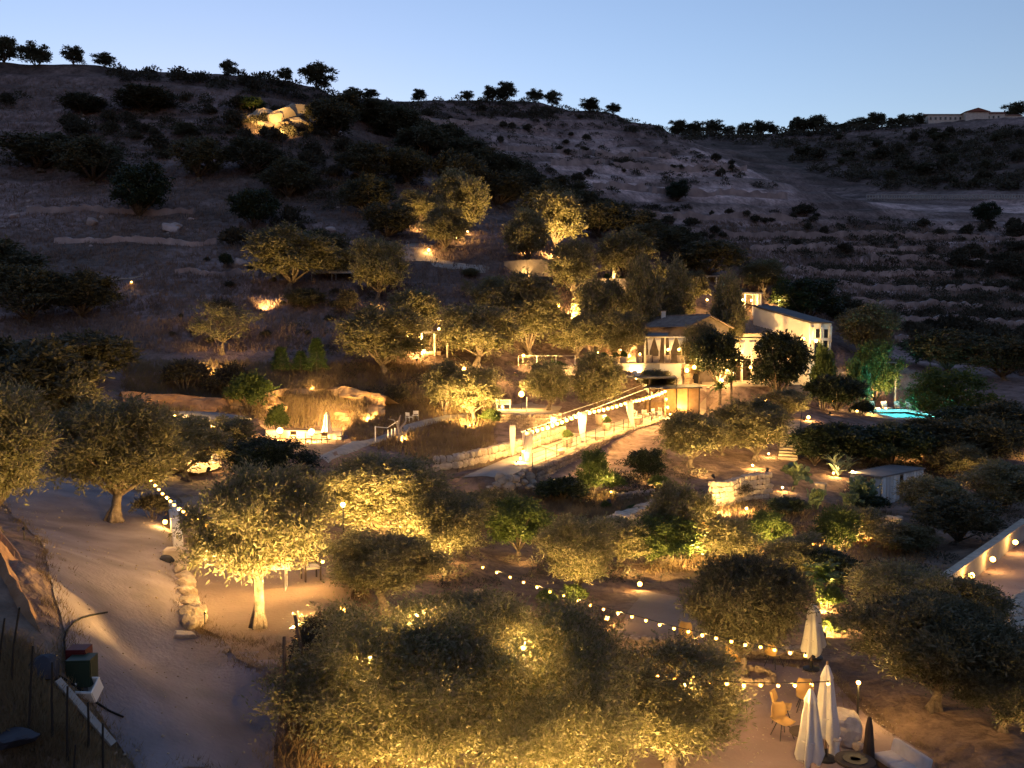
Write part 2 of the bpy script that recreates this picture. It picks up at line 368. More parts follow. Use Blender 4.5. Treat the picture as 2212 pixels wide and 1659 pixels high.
n2 = n.new('ShaderNodeTexNoise'); n2.inputs['Scale'].default_value = 2.2; n2.inputs['Detail'].default_value = 8; l.new(tc.outputs['Object'], n2.inputs['Vector'])
bp = n.new('ShaderNodeBump'); bp.inputs['Strength'].default_value = 1; bp.inputs['Distance'].default_value = .25; l.new(n2.outputs['Fac'], bp.inputs['Height']); l.new(bp.outputs['Normal'], b.inputs['Normal'])
M['hillside_earth'] = mt
V, F = sheet_uv()
me = np_mesh('hillside', V, F, 'hillside_earth', True)
# what covers the ground: dry brown grass, dark scrub, bare pale limestone earth
earth = np.array([.29,.20,.182]); dark = np.array([.085,.064,.050]); pale = np.array([.70,.50,.455]); warm = np.array([.20,.135,.085])
cov = np.zeros((NW, NU, 3)); cov[:] = earth
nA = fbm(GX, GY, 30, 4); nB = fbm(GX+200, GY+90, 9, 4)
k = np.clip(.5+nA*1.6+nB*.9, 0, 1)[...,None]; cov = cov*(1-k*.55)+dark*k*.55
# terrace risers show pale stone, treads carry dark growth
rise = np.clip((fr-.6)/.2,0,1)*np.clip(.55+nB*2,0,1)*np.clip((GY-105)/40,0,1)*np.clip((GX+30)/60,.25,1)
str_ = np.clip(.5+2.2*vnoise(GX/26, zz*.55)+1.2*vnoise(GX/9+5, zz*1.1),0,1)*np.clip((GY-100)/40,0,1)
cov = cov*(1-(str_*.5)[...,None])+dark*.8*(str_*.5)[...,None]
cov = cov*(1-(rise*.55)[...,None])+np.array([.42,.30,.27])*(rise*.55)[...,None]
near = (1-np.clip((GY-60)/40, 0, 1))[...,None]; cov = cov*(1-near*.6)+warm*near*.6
def blob(pxs, col, soft, amt, wob=3.0):
    global cov
    poly = [groundray(*p, GZ) for p in pxs]; poly = [p for p in poly if p is not None]
    sd = poly_sd(poly, GX+fbm(GX,GY,20,3)*wob*2, GY+fbm(GX+77,GY,20,3)*wob*2)
    w = (1-np.clip(sd/soft+.5, 0, 1))*amt*np.clip(.85+nB*1.2, 0.4, 1); cov = cov*(1-w[...,None])+np.array(col)*w[...,None]
blob([(900,255),(1010,270),(1110,330),(1260,345),(1420,335),(1330,300),(1200,285),(1060,262)], pale*.75, 10, .7)
blob([(1180,355),(1420,350),(1560,350),(1640,368),(1690,405),(1715,438),(1600,440),(1420,430),(1290,410)], pale, 8, .95)
blob([(1340,452),(1600,450),(1740,470),(1600,482),(1400,478)], pale*.7, 6, .7)
blob([(1790,424),(2300,418),(2300,450),(1900,446)], pale*.9, 5, .9)
blob([(1940,462),(2300,468),(2300,500),(2050,490)], pale*.8, 6, .8)
blob([(2170,540),(2300,520),(2300,580),(2180,580)], pale*.9, 4, .9)
for (xa, ya, xb, yb, th, c_, am) in ((990,318,1470,342,10,pale*.95,1.0),(1120,336,1520,356,10,dark*1.1,.9),(1190,352,1650,372,12,pale,.95),(1230,376,1690,398,11,dark*1.2,.85),(1270,404,1712,428,14,pale,.95),(1330,462,1745,474,8,pale*.7,.8),(1340,444,1730,456,8,dark*1.2,.7),(900,258,1200,276,8,pale*.7,.7),(1000,292,1330,304,7,pale*.65,.7)):
    blob([(xa,ya),((xa+xb)/2,(ya+yb)/2-3),(xb,yb),(xb,yb+th),((xa+xb)/2,(ya+yb)/2+th-3),(xa,ya+th)], c_, 4, am, 1.2)
for k_, y_ in enumerate((506,532,562,590,622,654,688,724,762)):
    x0_ = 1500+k_*55; blob([(x0_,y_),(1900,y_+4),(2260,y_+8),(2260,y_+17),(1900,y_+13),(x0_,y_+8)], earth*(2.0 if k_ % 3 else 2.5), 3, .95, 1.5)
blob([(520,620),(800,630),(790,720),(700,700),(580,690)], pale*.45, 6, .7)
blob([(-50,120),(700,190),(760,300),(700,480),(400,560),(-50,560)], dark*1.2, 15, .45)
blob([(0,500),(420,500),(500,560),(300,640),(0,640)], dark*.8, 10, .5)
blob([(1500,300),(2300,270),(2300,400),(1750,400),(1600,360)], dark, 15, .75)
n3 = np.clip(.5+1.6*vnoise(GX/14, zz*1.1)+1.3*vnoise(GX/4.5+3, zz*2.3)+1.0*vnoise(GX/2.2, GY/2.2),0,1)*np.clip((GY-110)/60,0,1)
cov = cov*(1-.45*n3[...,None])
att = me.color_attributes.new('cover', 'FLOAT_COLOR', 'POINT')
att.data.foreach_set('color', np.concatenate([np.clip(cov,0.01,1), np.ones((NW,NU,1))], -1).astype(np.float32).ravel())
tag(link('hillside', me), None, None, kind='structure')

def drape(name, poly, m, step=.6, off=.035, wob=.12, seed=0, hf=None):
    pts = []
    for i in range(len(poly)):
        a, b = Vector(poly[i-1][:2]), Vector(poly[i][:2]); k = max(1, int((b-a).length/(step*.6)))
        for j in range(k): pts.append(a.lerp(b, j/k))
    pts = [p+Vector((float(fbm(np.array(p.x+seed), np.array(p.y), 1.6, 3)), float(fbm(np.array(p.x), np.array(p.y+31+seed), 1.6, 3))))*wob*2 for p in pts]
    ne = len(pts); X0, X1 = min(p.x for p in pts), max(p.x for p in pts); Y0, Y1 = min(p.y for p in pts), max(p.y for p in pts)
    gx, gy = np.meshgrid(np.arange(X0, X1, step), np.arange(Y0, Y1, step)); sd = poly_sd([(p.x, p.y) for p in pts], gx, gy)
    ins = [Vector((float(x), float(y))) for x, y in zip(gx[sd < -step*.5], gy[sd < -step*.5])]
    ov, oe, of, *_ = delaunay_2d_cdt(pts+ins, [(i, (i+1) % ne) for i in range(ne)], [], 1, 1e-5)
    xs = np.array([v.x for v in ov]); ys = np.array([v.y for v in ov]); zs = gz(xs, ys)+off
    return tag(mesh_obj(name, np.stack([xs, ys, zs], -1), [tuple(f) for f in of], m, None, True), None, None, kind='structure')
drape('gravel_road', gravel, 'gravel', .5)
drape('road', farroad, 'track', .6)
drape('sandy_terrace', [p for p in PADS['left'][0]], 'sand', .6, .05, .15, 3)
drape('gravel_terrace', [p for p in PADS['low'][0]], 'track', .7, .04, .2, 5)
drape('sandy_court', [p for p in PADS['sand'][0]], 'sand', .6, .05, .1, 8)
walk = [groundray(*p, H) for p in [(690,990),(760,955),(860,925),(960,898),(1010,893),(1010,902),(900,926),(800,962),(710,1002)]]
drape('footpath', walk, 'concrete', .5, .06, .05, 9)
path2 = [groundray(*p, H) for p in [(850,545),(870,530),(920,525),(940,533),(915,545),(960,562),(1060,580),(1050,590),(940,580),(860,556)]]
drape('upper_track', [p for p in path2 if p is not None], 'pale_gravel', .9, .08, .2, 12)

# ---------------------------------------------------------------- vegetation prototypes
def unit(v): return v/np.maximum(np.linalg.norm(v, axis=-1, keepdims=True), 1e-6)
def leaf_quads(pos, axis, ln, wd, rs):
    n = len(pos); axis = unit(axis); side = unit(np.cross(axis, rs.normal(size=(n, 3)))); ln = ln[:,None]; wd = wd[:,None]
    nrm = np.cross(axis, side)
    V = np.stack([pos, pos+axis*ln*.5+side*wd*.5+nrm*ln*.06, pos+axis*ln, pos+axis*ln*.5-side*wd*.5+nrm*ln*.06], 1).reshape(-1, 3)
    return V, np.arange(n*4).reshape(n, 4)
def crown_mesh(name, blobs, n, leaf, m, seed, per=9, twig=.4, inner=.45, droop=0.0, asp=.28):
    rs = np.random.RandomState(seed); B = np.array([[*c, *((r,)*3 if np.isscalar(r) else r)] for c, r in blobs])
    vol = (B[:,3]*B[:,4]*B[:,5])**(2/3.); pick = rs.choice(len(B), n//per, p=vol/vol.sum())
    d = unit(rs.normal(size=(len(pick), 3))); d[:,2] = np.where(d[:,2] < -.45, -d[:,2], d[:,2])
    lump = .80+.40*np.sin(d[:,0]*5+pick)*np.sin(d[:,1]*5+pick*2.1)+.18*rs.rand(len(pick))
    rr = (inner+(1-inner)*rs.rand(len(pick))**.6)*lump
    c = B[pick,:3]; base = c+d*rr[:,None]*B[pick,3:]
    tdir = unit(d*.8+rs.normal(size=d.shape)*.55+np.array([0,0,.28-droop]))
    tl = twig*(.6+.8*rs.rand(len(pick)))
    t = np.tile(np.linspace(.05, 1, per), len(pick)); k = np.repeat(np.arange(len(pick)), per)
    pos = base[k]+tdir[k]*(t*tl[k])[:,None]+rs.normal(size=(len(k), 3))*leaf*.25
    ax = tdir[k]*.7+rs.normal(size=(len(k), 3))*.65
    L = leaf*(.45+1.1*rs.rand(len(k)))
    V, F = leaf_quads(pos, ax, L, L*asp, rs)
    return np_mesh(name, V, F, m)
def tree_proto(kind, seed, W=5.0, Hh=5.0, n=26000, leaf=.12, m='olive_leaf', trunk=.34, nb=15, tr=.17, barkm='bark', lean=0.0, open_=1.0, asp=.28):
    rr = random.Random(seed); mb = MB(); th = Hh*trunk
    base = Vector((0, 0, -.25)); top = Vector((lean+rr.uniform(-.2, .2), rr.uniform(-.2, .2), th))
    pts = [base, Vector((top.x*.2+rr.uniform(-.05,.05), rr.uniform(-.08,.08), th*.3)), Vector((top.x*.6, top.y*.5, th*.65)), top]
    mb.tube(pts, [tr*1.75, tr*1.1, tr*.85, tr*.8], 9)
    for a in range(5):            # root flare ridges
        an = a*1.256+rr.uniform(-.3,.3); mb.tube([(math.cos(an)*tr*1.9, math.sin(an)*tr*1.9, -.2), (math.cos(an)*tr*.8, math.sin(an)*tr*.8, th*.32), (top.x*.5, top.y*.5, th*.7)], [tr*.5, tr*.35, tr*.2], 5)
    blobs = []; z0 = Hh*(.03+trunk*.72); zc0, zh = (z0+Hh)/2, (Hh-z0)/2
    for i in range(nb):
        a = i*2.399+rr.uniform(-.4,.4); cz = 1-2*(i+.5)/nb; cz = max(cz, -.8); s_ = math.sqrt(max(0, 1-cz*cz))**.8
        k = rr.uniform(.42,.86); r = W*rr.uniform(.075,.15)*(1.12-.25*k)
        c = (lean+W*.5*k*s_*open_*math.cos(a), W*.5*k*s_*open_*math.sin(a), zc0+zh*.72*cz+rr.uniform(-.04,.04)*Hh); blobs.append((c, (r, r, r*.85*min(1.15, Hh/W))))
    blobs.append(((lean,0,zc0),(W*.17,W*.17,zh*.4)))
    for c, r in blobs[::1 if nb < 12 else 2]:
        c = Vector(c); mid = top.lerp(c, .5)+Vector((rr.uniform(-.25,.25), rr.uniform(-.25,.25), rr.uniform(-.15,.25)))
        mb.tube([top-Vector((0,0,.15)), mid, c], [tr*.55, tr*.3, tr*.1], 6)
    me = bpy.data.meshes.new('trunk'); me.from_pydata(mb.v, [], mb.f); me.materials.append(M[barkm]); me.shade_smooth()
    return dict(trunk=me, crown=crown_mesh('crown', blobs, n, leaf, m, seed, twig=.52, inner=.2, asp=asp), W=W, H=Hh)
def shrub_proto(seed, W=2.0, Hh=1.6, n=4000, leaf=.1, m='scrub_leaf', nb=9, asp=.4, per=7):
    rr = random.Random(seed); mb = MB(); blobs = []
    for i in range(nb):
        a = i*2.399; q = (i+.5)/nb; rad = math.sqrt(q)*W*.32; r = W*rr.uniform(.16,.25)
        c = (rad*math.cos(a), rad*math.sin(a), Hh*(.36+.34*(1-q))+rr.uniform(-.08,.08)*Hh); blobs.append((c, (r, r, r*Hh/W*1.05)))
        mb.tube([(0.05*math.cos(a), .05*math.sin(a), -.2), (c[0]*.6, c[1]*.6, c[2]*.55), c], [.035*W/2, .022*W/2, .01*W/2], 5)
    me = bpy.data.meshes.new('stem'); me.from_pydata(mb.v, [], mb.f); me.materials.append(M['bark'])
    return dict(trunk=me, crown=crown_mesh('foliage', blobs, n, leaf, m, seed, per, twig=.18*W/2, inner=.3, asp=asp), W=W, H=Hh, tn='stem', cn='foliage')
def cone_proto(seed, W, Hh, n, leaf, m, barkm='bark', trunk=.12, tight=.8):
    rs = np.random.RandomState(seed); t = rs.rand(n//8)**.8; layers = np.sin(t*26)*.12+.9
    a = rs.rand(n//8)*6.283; r = W/2*(1-t)**tight*layers*(.35+.65*rs.rand(n//8)**.5)
    base = np.stack([r*np.cos(a), r*np.sin(a), Hh*(trunk+(1-trunk)*t)], -1)
    k = np.repeat(np.arange(n//8), 8); dirv = unit(np.stack([np.cos(a), np.sin(a), .5+0*a], -1))
    pos = base[k]+dirv[k]*rs.rand(len(k))[:,None]*W*.13+rs.normal(size=(len(k),3))*leaf*.3
    V, F = leaf_quads(pos, dirv[k]*.8+rs.normal(size=(len(k),3))*.5, leaf*(.6+.7*rs.rand(len(k))), leaf*.22*np.ones(len(k)), rs)
    mb = MB().tube([(0,0,-.2), (.02,0,Hh*.5), (0,0,Hh*.95)], [.05*Hh/2.5, .03*Hh/2.5, .008], 6)
    me = bpy.data.meshes.new('trunk'); me.from_pydata(mb.v, [], mb.f); me.materials.append(M[barkm])
    return dict(trunk=me, crown=np_mesh('crown', V, F, m), W=W, H=Hh)
PR = {}
for i in range(3): PR['near%d' % i] = tree_proto('o', 11+i, trunk=(.36,.24,.18)[i], n=50000, leaf=.15, nb=26+i, open_=1.0, lean=(-.2,.25,0)[i], tr=.19)
PR['front'] = tree_proto('o', 31, W=6, n=120000, leaf=.108, nb=38, trunk=.12)
PR['front2'] = tree_proto('o', 37, W=6, n=120000, leaf=.108, nb=36, trunk=.12)
for i in range(4): PR['mid%d' % i] = tree_proto('o', 51+i, trunk=(.14,.2,.1,.16)[i], n=22000, leaf=.21, nb=20+i, open_=.95, lean=(.2,-.25,.1,0)[i], asp=.32)
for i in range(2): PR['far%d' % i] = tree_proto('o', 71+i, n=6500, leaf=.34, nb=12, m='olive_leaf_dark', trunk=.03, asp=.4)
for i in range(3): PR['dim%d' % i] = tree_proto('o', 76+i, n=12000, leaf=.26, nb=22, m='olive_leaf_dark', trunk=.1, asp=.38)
for i in range(2): PR['carob%d' % i] = tree_proto('c', 81+i, n=16000, leaf=.2, nb=22, m='carob_leaf', trunk=.05, asp=.5)
PR['carobnear'] = tree_proto('c', 85, n=40000, leaf=.13, nb=24, m='carob_leaf', trunk=.08, asp=.45)
PR['darknear'] = tree_proto('c', 86, W=6, n=62000, leaf=.16, nb=34, m='olive_leaf_dark', trunk=.18, asp=.3)
for i in range(2): PR['green%d' % i] = tree_proto('g', 91+i, n=16000, leaf=.18, nb=18, m='green_leaf', trunk=.12, asp=.45, tr=.12)
PR['pale'] = tree_proto('g', 95, W=3, Hh=3.4, n=11000, leaf=.16, nb=11, m='green_leaf', trunk=.42, tr=.1, barkm='pale_bark', asp=.4)
for i in range(3): PR['bush%d' % i] = shrub_proto(101+i, n=5000, leaf=.12)
for i in range(2): PR['gbush%d' % i] = shrub_proto(105+i, n=6500, leaf=.11, m='green_leaf', asp=.5)
for i in range(2): PR['dbush%d' % i] = shrub_proto(108+i, n=6500, leaf=.12, m='carob_leaf', asp=.5)
for i in range(3): PR['scrub%d' % i] = shrub_proto(111+i, W=2.4, Hh=1.5, n=1500, leaf=.26, nb=8)
PR['pine'] = cone_proto(121, 1.7, 2.8, 6000, .16, 'pine_leaf')
PR['cypress'] = cone_proto(122, 1.6, 9, 4000, .5, 'carob_leaf', tight=.35, trunk=.03)
PR['sparse'] = tree_proto('s', 131, n=4200, leaf=.22, nb=12, m='olive_leaf', trunk=.25, tr=.11, open_=1.1, asp=.25)

NAMEOF = dict(near='olive_tree', front='olive_tree', mid='olive_tree', far='olive_tree', dim='olive_tree', darknear='olive_tree', carobnear='carob_tree', carob='carob_tree', green='leafy_tree', pale='young_tree', bush='shrub', gbush='shrub', dbush='shrub', scrub='shrub', pine='young_pine', cypress='cypress', sparse='wild_olive')
CATOF = dict(shrub='shrub', young_pine='pine', cypress='cypress')
POS = {}
def put(proto, px, ybase, ytop, wpx, label, Y=None, group=None, rz=None, sink=0.0, relh=False):
    p = PR[proto]
    if Y is None: g = G(px, ybase)
    else: a, b = ray(px, ybase); g = onground(a*Y, Y)
    h = max(at(px, ytop, g.y).z-g.z, .25) if not relh else (ybase-ytop)*mpp(g.y)*1.05; w = wpx*mpp(g.y)
    if Y is not None and not relh: h = max(h, .62*w)
    if proto.startswith(('mid','dim','green')): w *= 1.2; h *= 1.07
    nm = NAMEOF[proto.rstrip('0123456789')]
    POS[label] = (g.copy(), w, h)
    o = empty(nm, (g.x, g.y, g.z-sink), rnd.uniform(0, 6.28) if rz is None else rz)
    # crowns reach a little past W and H of their prototype
    o.scale = (w/(p['W']*1.08), w/(p['W']*1.08), h/(p['H']*1.08))
    tag(o, label, CATOF.get(nm, 'tree'), group)
    link(p.get('tn', 'trunk'), p['trunk'], o); link(p.get('cn', 'crown'), p['crown'], o)
    return o
TREES = [
 # foreground
 ('near0',560,1358,985,330,'olive tree with a bare gnarled trunk on the sandy left terrace',None),
 ('near1',245,1128,845,340,'olive with thick dark trunk beside the gravel road, left of the wall',None),
 ('near2',-15,1185,800,330,'olive cut by the left picture edge above the earth bank',28),
 ('dim0',55,1000,735,270,'dim olive behind the roadside olives at the left edge',58),
 ('near1',840,1190,1000,360,'broad lamplit olive directly right of the terrace olive',40),
 ('carobnear',585,1085,940,220,'black dense tree in front of the white lit wall',50),
 ('mid1',400,1010,905,190,'olive covering the lit restaurant front',52),
 ('front',860,1700,1285,600,'huge foreground olive, left one of the bottom centre mass',21.2),
 ('front2',1170,1690,1290,580,'huge foreground olive, middle one of the bottom centre mass',21),
 ('near2',1450,1640,1385,430,'foreground olive left of the pink gravel terrace',22.8),
 ('near0',830,1330,1140,300,'shaded olive between the terrace chair and the foreground olives',29),
 ('near1',1010,1420,1270,330,'olive top just behind the huge foreground olives',28),
 ('darknear',1608,1462,1185,310,'big round olive on the gravel terrace behind the upper bulbs',None),
 ('near2',1250,1330,1105,200,'brownish olive left of the sandy court',37),
 ('green0',1120,1260,1075,150,'bushy green tree left of the brownish olive',43),
 ('darknear',2015,1700,1365,430,'large dark olive in the bottom right corner beside the sofa',25.5),
 ('near2',1955,1460,1220,280,'dusty olive behind the large dark bottom right olive',32),
 ('darknear',2160,1700,1430,300,'dark olive cut by the bottom right corner',24),
 ('mid2',2100,1420,1255,170,'small dark olive beside the lamplit roadway',31),
 ('mid0',1470,1190,1045,150,'yellowish olive behind the dark terrace olive, above its left side',45),
 ('green1',1430,1220,1120,170,'green shrubby tree under the yellowish olive',43),
 ('green0',1660,1215,1105,95,'round brightly lit little tree right of three path lights',47),
 ('pale',1808,1228,1095,115,'slim pale-trunked tree beside the row of path lights',None),
 ('mid3',1490,1025,890,150,'olive in front of the brown panelled kiosk',66),
 ('mid0',1632,1010,865,165,'olive left of the garden staircase',69),
 ('green1',1282,1078,975,80,'crooked green tree with pale trunk below the lounge terrace',None),
 ('carob0',1395,1045,965,95,'dark rounded shrub tree below the terrace wall',62),
 ('mid1',1025,912,795,110,'brilliantly uplit olive beside the footpath',None),
 ('mid2',960,900,785,100,'dim olive just left of the brilliantly uplit one',80),
 ('mid0',830,850,665,190,'large olive above the right end of the lit rock face',88),
 ('mid3',895,730,625,125,'lit olive uphill behind the large one above the rock face',95),
 ('mid1',1030,800,662,170,'big olive right of the ochre pavilion',91),
 ('mid2',1145,780,595,160,'tall brown olive between pavilion and main house',97),
 ('mid0',1245,785,675,120,'olive left of the house forecourt, third from the house',98),
 ('mid3',1350,775,672,110,'lit olive touching the left end of the house roof',97),
 ('mid1',1185,895,785,110,'olive above the curved stone wall, left one',82),
 ('mid2',1290,890,765,125,'olive above the curved stone wall, right one',84),
 ('mid1',815,655,518,115,'olive right of the white tents',None),
 ('mid3',625,630,488,190,'broad olive with an orange lamp at its foot on the left slope',None),
 ('sparse',480,805,645,190,'orange-lit wild olive with several bare stems on the left slope',90),
 ('pine',607,808,748,48,'bright young pine above the rock face, leftmost of three',None),
 ('pine',650,806,757,44,'dimmer young pine between two bright ones',None),
 ('pine',684,810,728,50,'tallest bright young pine above the rock face',None),
 ('dim1',662,765,690,75,'dark small tree behind the young pines',100),
 # upper garden
 ('mid0',1000,520,372,120,'olive with glowing lower branches at the top of the garden',130),
 ('mid3',1205,530,415,125,'brightest golden olive of the upper garden',126),
 ('mid2',1143,562,455,100,'olive silhouetted before an orange glow in the upper garden',118),
 ('mid1',1240,625,522,95,'lit olive left of the glowing upper garden wall',110),
 ('mid3',1352,620,498,130,'olive right of the glowing white column',113),
 ('mid2',1386,668,560,85,'olive with a tall dark bare trunk above the house roof',105),
 ('mid0',1442,665,565,110,'golden olive above the house roof, right of the bare trunk',109),
 ('mid1',1573,735,595,90,'upright olive between the house and the white annex',104),
 ('mid3',1500,640,585,70,'small olive by the upper bar counter',114),
 ('mid2',960,580,452,110,'dim olive at the bend of the upper track',122),
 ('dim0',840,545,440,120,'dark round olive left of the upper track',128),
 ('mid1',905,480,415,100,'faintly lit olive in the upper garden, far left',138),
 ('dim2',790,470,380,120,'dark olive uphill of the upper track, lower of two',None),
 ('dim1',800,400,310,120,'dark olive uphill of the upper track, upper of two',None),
 ('mid0',1015,600,580,40,'small sapling under the upper garden wall',None),
 ('sparse',1008,645,600,40,'thin lit sapling on the bare slope',None),
 # right of the house
 ('carob0',1680,860,705,150,'tall dark carob in front of the white annex',90),
 ('carob1',1548,815,700,125,'dark tree between the house porch and the lit yard',92),
 ('mid0',1870,775,660,130,'olive right of the white annex',112),
 ('green0',1890,835,738,110,'vivid green uplit tree left of the pool pergola',106),
 ('carob1',1805,900,800,140,'dark dome tree with a turquoise edge left of the pool',88),
 ('green1',2045,925,800,170,'big bush tinted green by the pool light',92),
 ('carob0',1800,1000,905,170,'dark dense tree below the pool, beside the staircase',None),
 ('carob1',1930,1010,905,190,'dark dense tree below the pool, right one',None),
 ('mid2',1935,1015,945,110,'brownish olive in front of the dark trees below the pool',73),
 ('dim1',2160,1080,870,170,'olive at the right edge above a small ground light',74),
 ('mid1',2075,1095,970,120,'olive right of the glass-sided cabana',66),
 ('dim0',2040,860,760,150,'dim olive beyond the pool bush',112),
 ('dim2',2170,870,770,150,'dim olive at right edge beyond the pool',108),
 ('sparse',2010,790,745,60,'pale wild olive beside the pool pergola',115),
 ('mid3',1650,640,560,100,'orange-tinted olive behind the annex',None),
 ('carob0',1745,690,628,160,'dark clump behind the annex roof',122),
 ('dim0',1820,700,640,80,'dark olive far right of the annex roof',None),
 ('mid2',1950,1190,1130,150,'dim olive below the cabana, left',None),
 ('dim2',2060,1240,1100,170,'dim olive below the cabana, right',47),
 ('mid0',1850,1230,1150,120,'dim olive behind the pale-trunked tree',50),
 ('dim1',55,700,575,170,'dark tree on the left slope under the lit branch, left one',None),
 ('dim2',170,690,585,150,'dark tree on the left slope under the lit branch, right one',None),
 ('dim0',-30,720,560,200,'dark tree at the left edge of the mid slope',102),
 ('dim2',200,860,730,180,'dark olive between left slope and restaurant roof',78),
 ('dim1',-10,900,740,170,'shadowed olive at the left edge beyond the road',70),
 ('carob0',1760,1005,915,130,'dark tree at the right side of the garden staircase',None),
 ('carob1',1870,1005,912,150,'dark tree below the pool, between two taller ones',None),
 ('dim1',2010,1000,905,160,'dim tree below the right end of the pool',None),
 ('carob0',2080,965,870,160,'dark tree right of the pool bush',None),
 ('dim2',2140,1010,900,150,'dim tree at the right, below the dark pool-side tree',None),
 ('mid2',1560,990,905,110,'olive between the kiosk-front olive and the staircase olive',70),
 ('mid1',1512,830,700,75,'olive right beside the porch, before the house gable',94),
 ('near1',950,1260,1050,270,'lit olive right behind the shaded terrace olive',38),
 ('mid0',735,1130,1010,170,'olive between the black dense tree and the broad lamplit one',47),
 ('mid2',640,1150,1040,150,'olive filling the gap right of the black dense tree',46),
 ('mid1',1060,1180,1090,130,'low olive on the dirt slope left of the bushy green tree',49),
 ('mid3',1340,1260,1150,170,'lit olive behind the brownish one',43),
 ('mid2',1560,1240,1130,150,'olive beside the short string of path lights',45),
 ('mid1',1730,1290,1190,160,'olive above the golden floodlit bushes',41),
 ('mid0',1700,950,860,100,'olive hugging the top of the garden staircase',80),
 ('mid3',2010,1150,1070,150,'dim olive right below the cabana',55),
 ('mid0',2170,1180,1040,170,'dim olive at the right edge above the roadway',56),
 ('mid1',1420,860,800,80,'olive half hidden by the shade canopy',92),
 ('mid2',1080,700,600,120,'brown olive on the slope left of the tall brown olive',103),
 ('mid0',740,650,560,110,'olive behind the white tents',112),
 ('mid3',1290,690,600,110,'olive between the upper garden wall and the forecourt',106),
 ('mid1',1450,720,640,70,'small olive right behind the house chimney',107),
 ('mid2',1330,690,610,100,'brown olive left of the bare dark trunk',107),
 ('dim0',700,600,520,110,'dim olive left of the white tents, uphill',116),
 ('mid0',330,1010,880,150,'olive between restaurant roof and roadside olive',55),
 ('mid3',500,985,900,140,'olive before the right end of the restaurant',58),
 ('mid1',150,960,820,170,'dim olive beyond the roadside olive with thick trunk',58),
]
for t in TREES: put(*t)
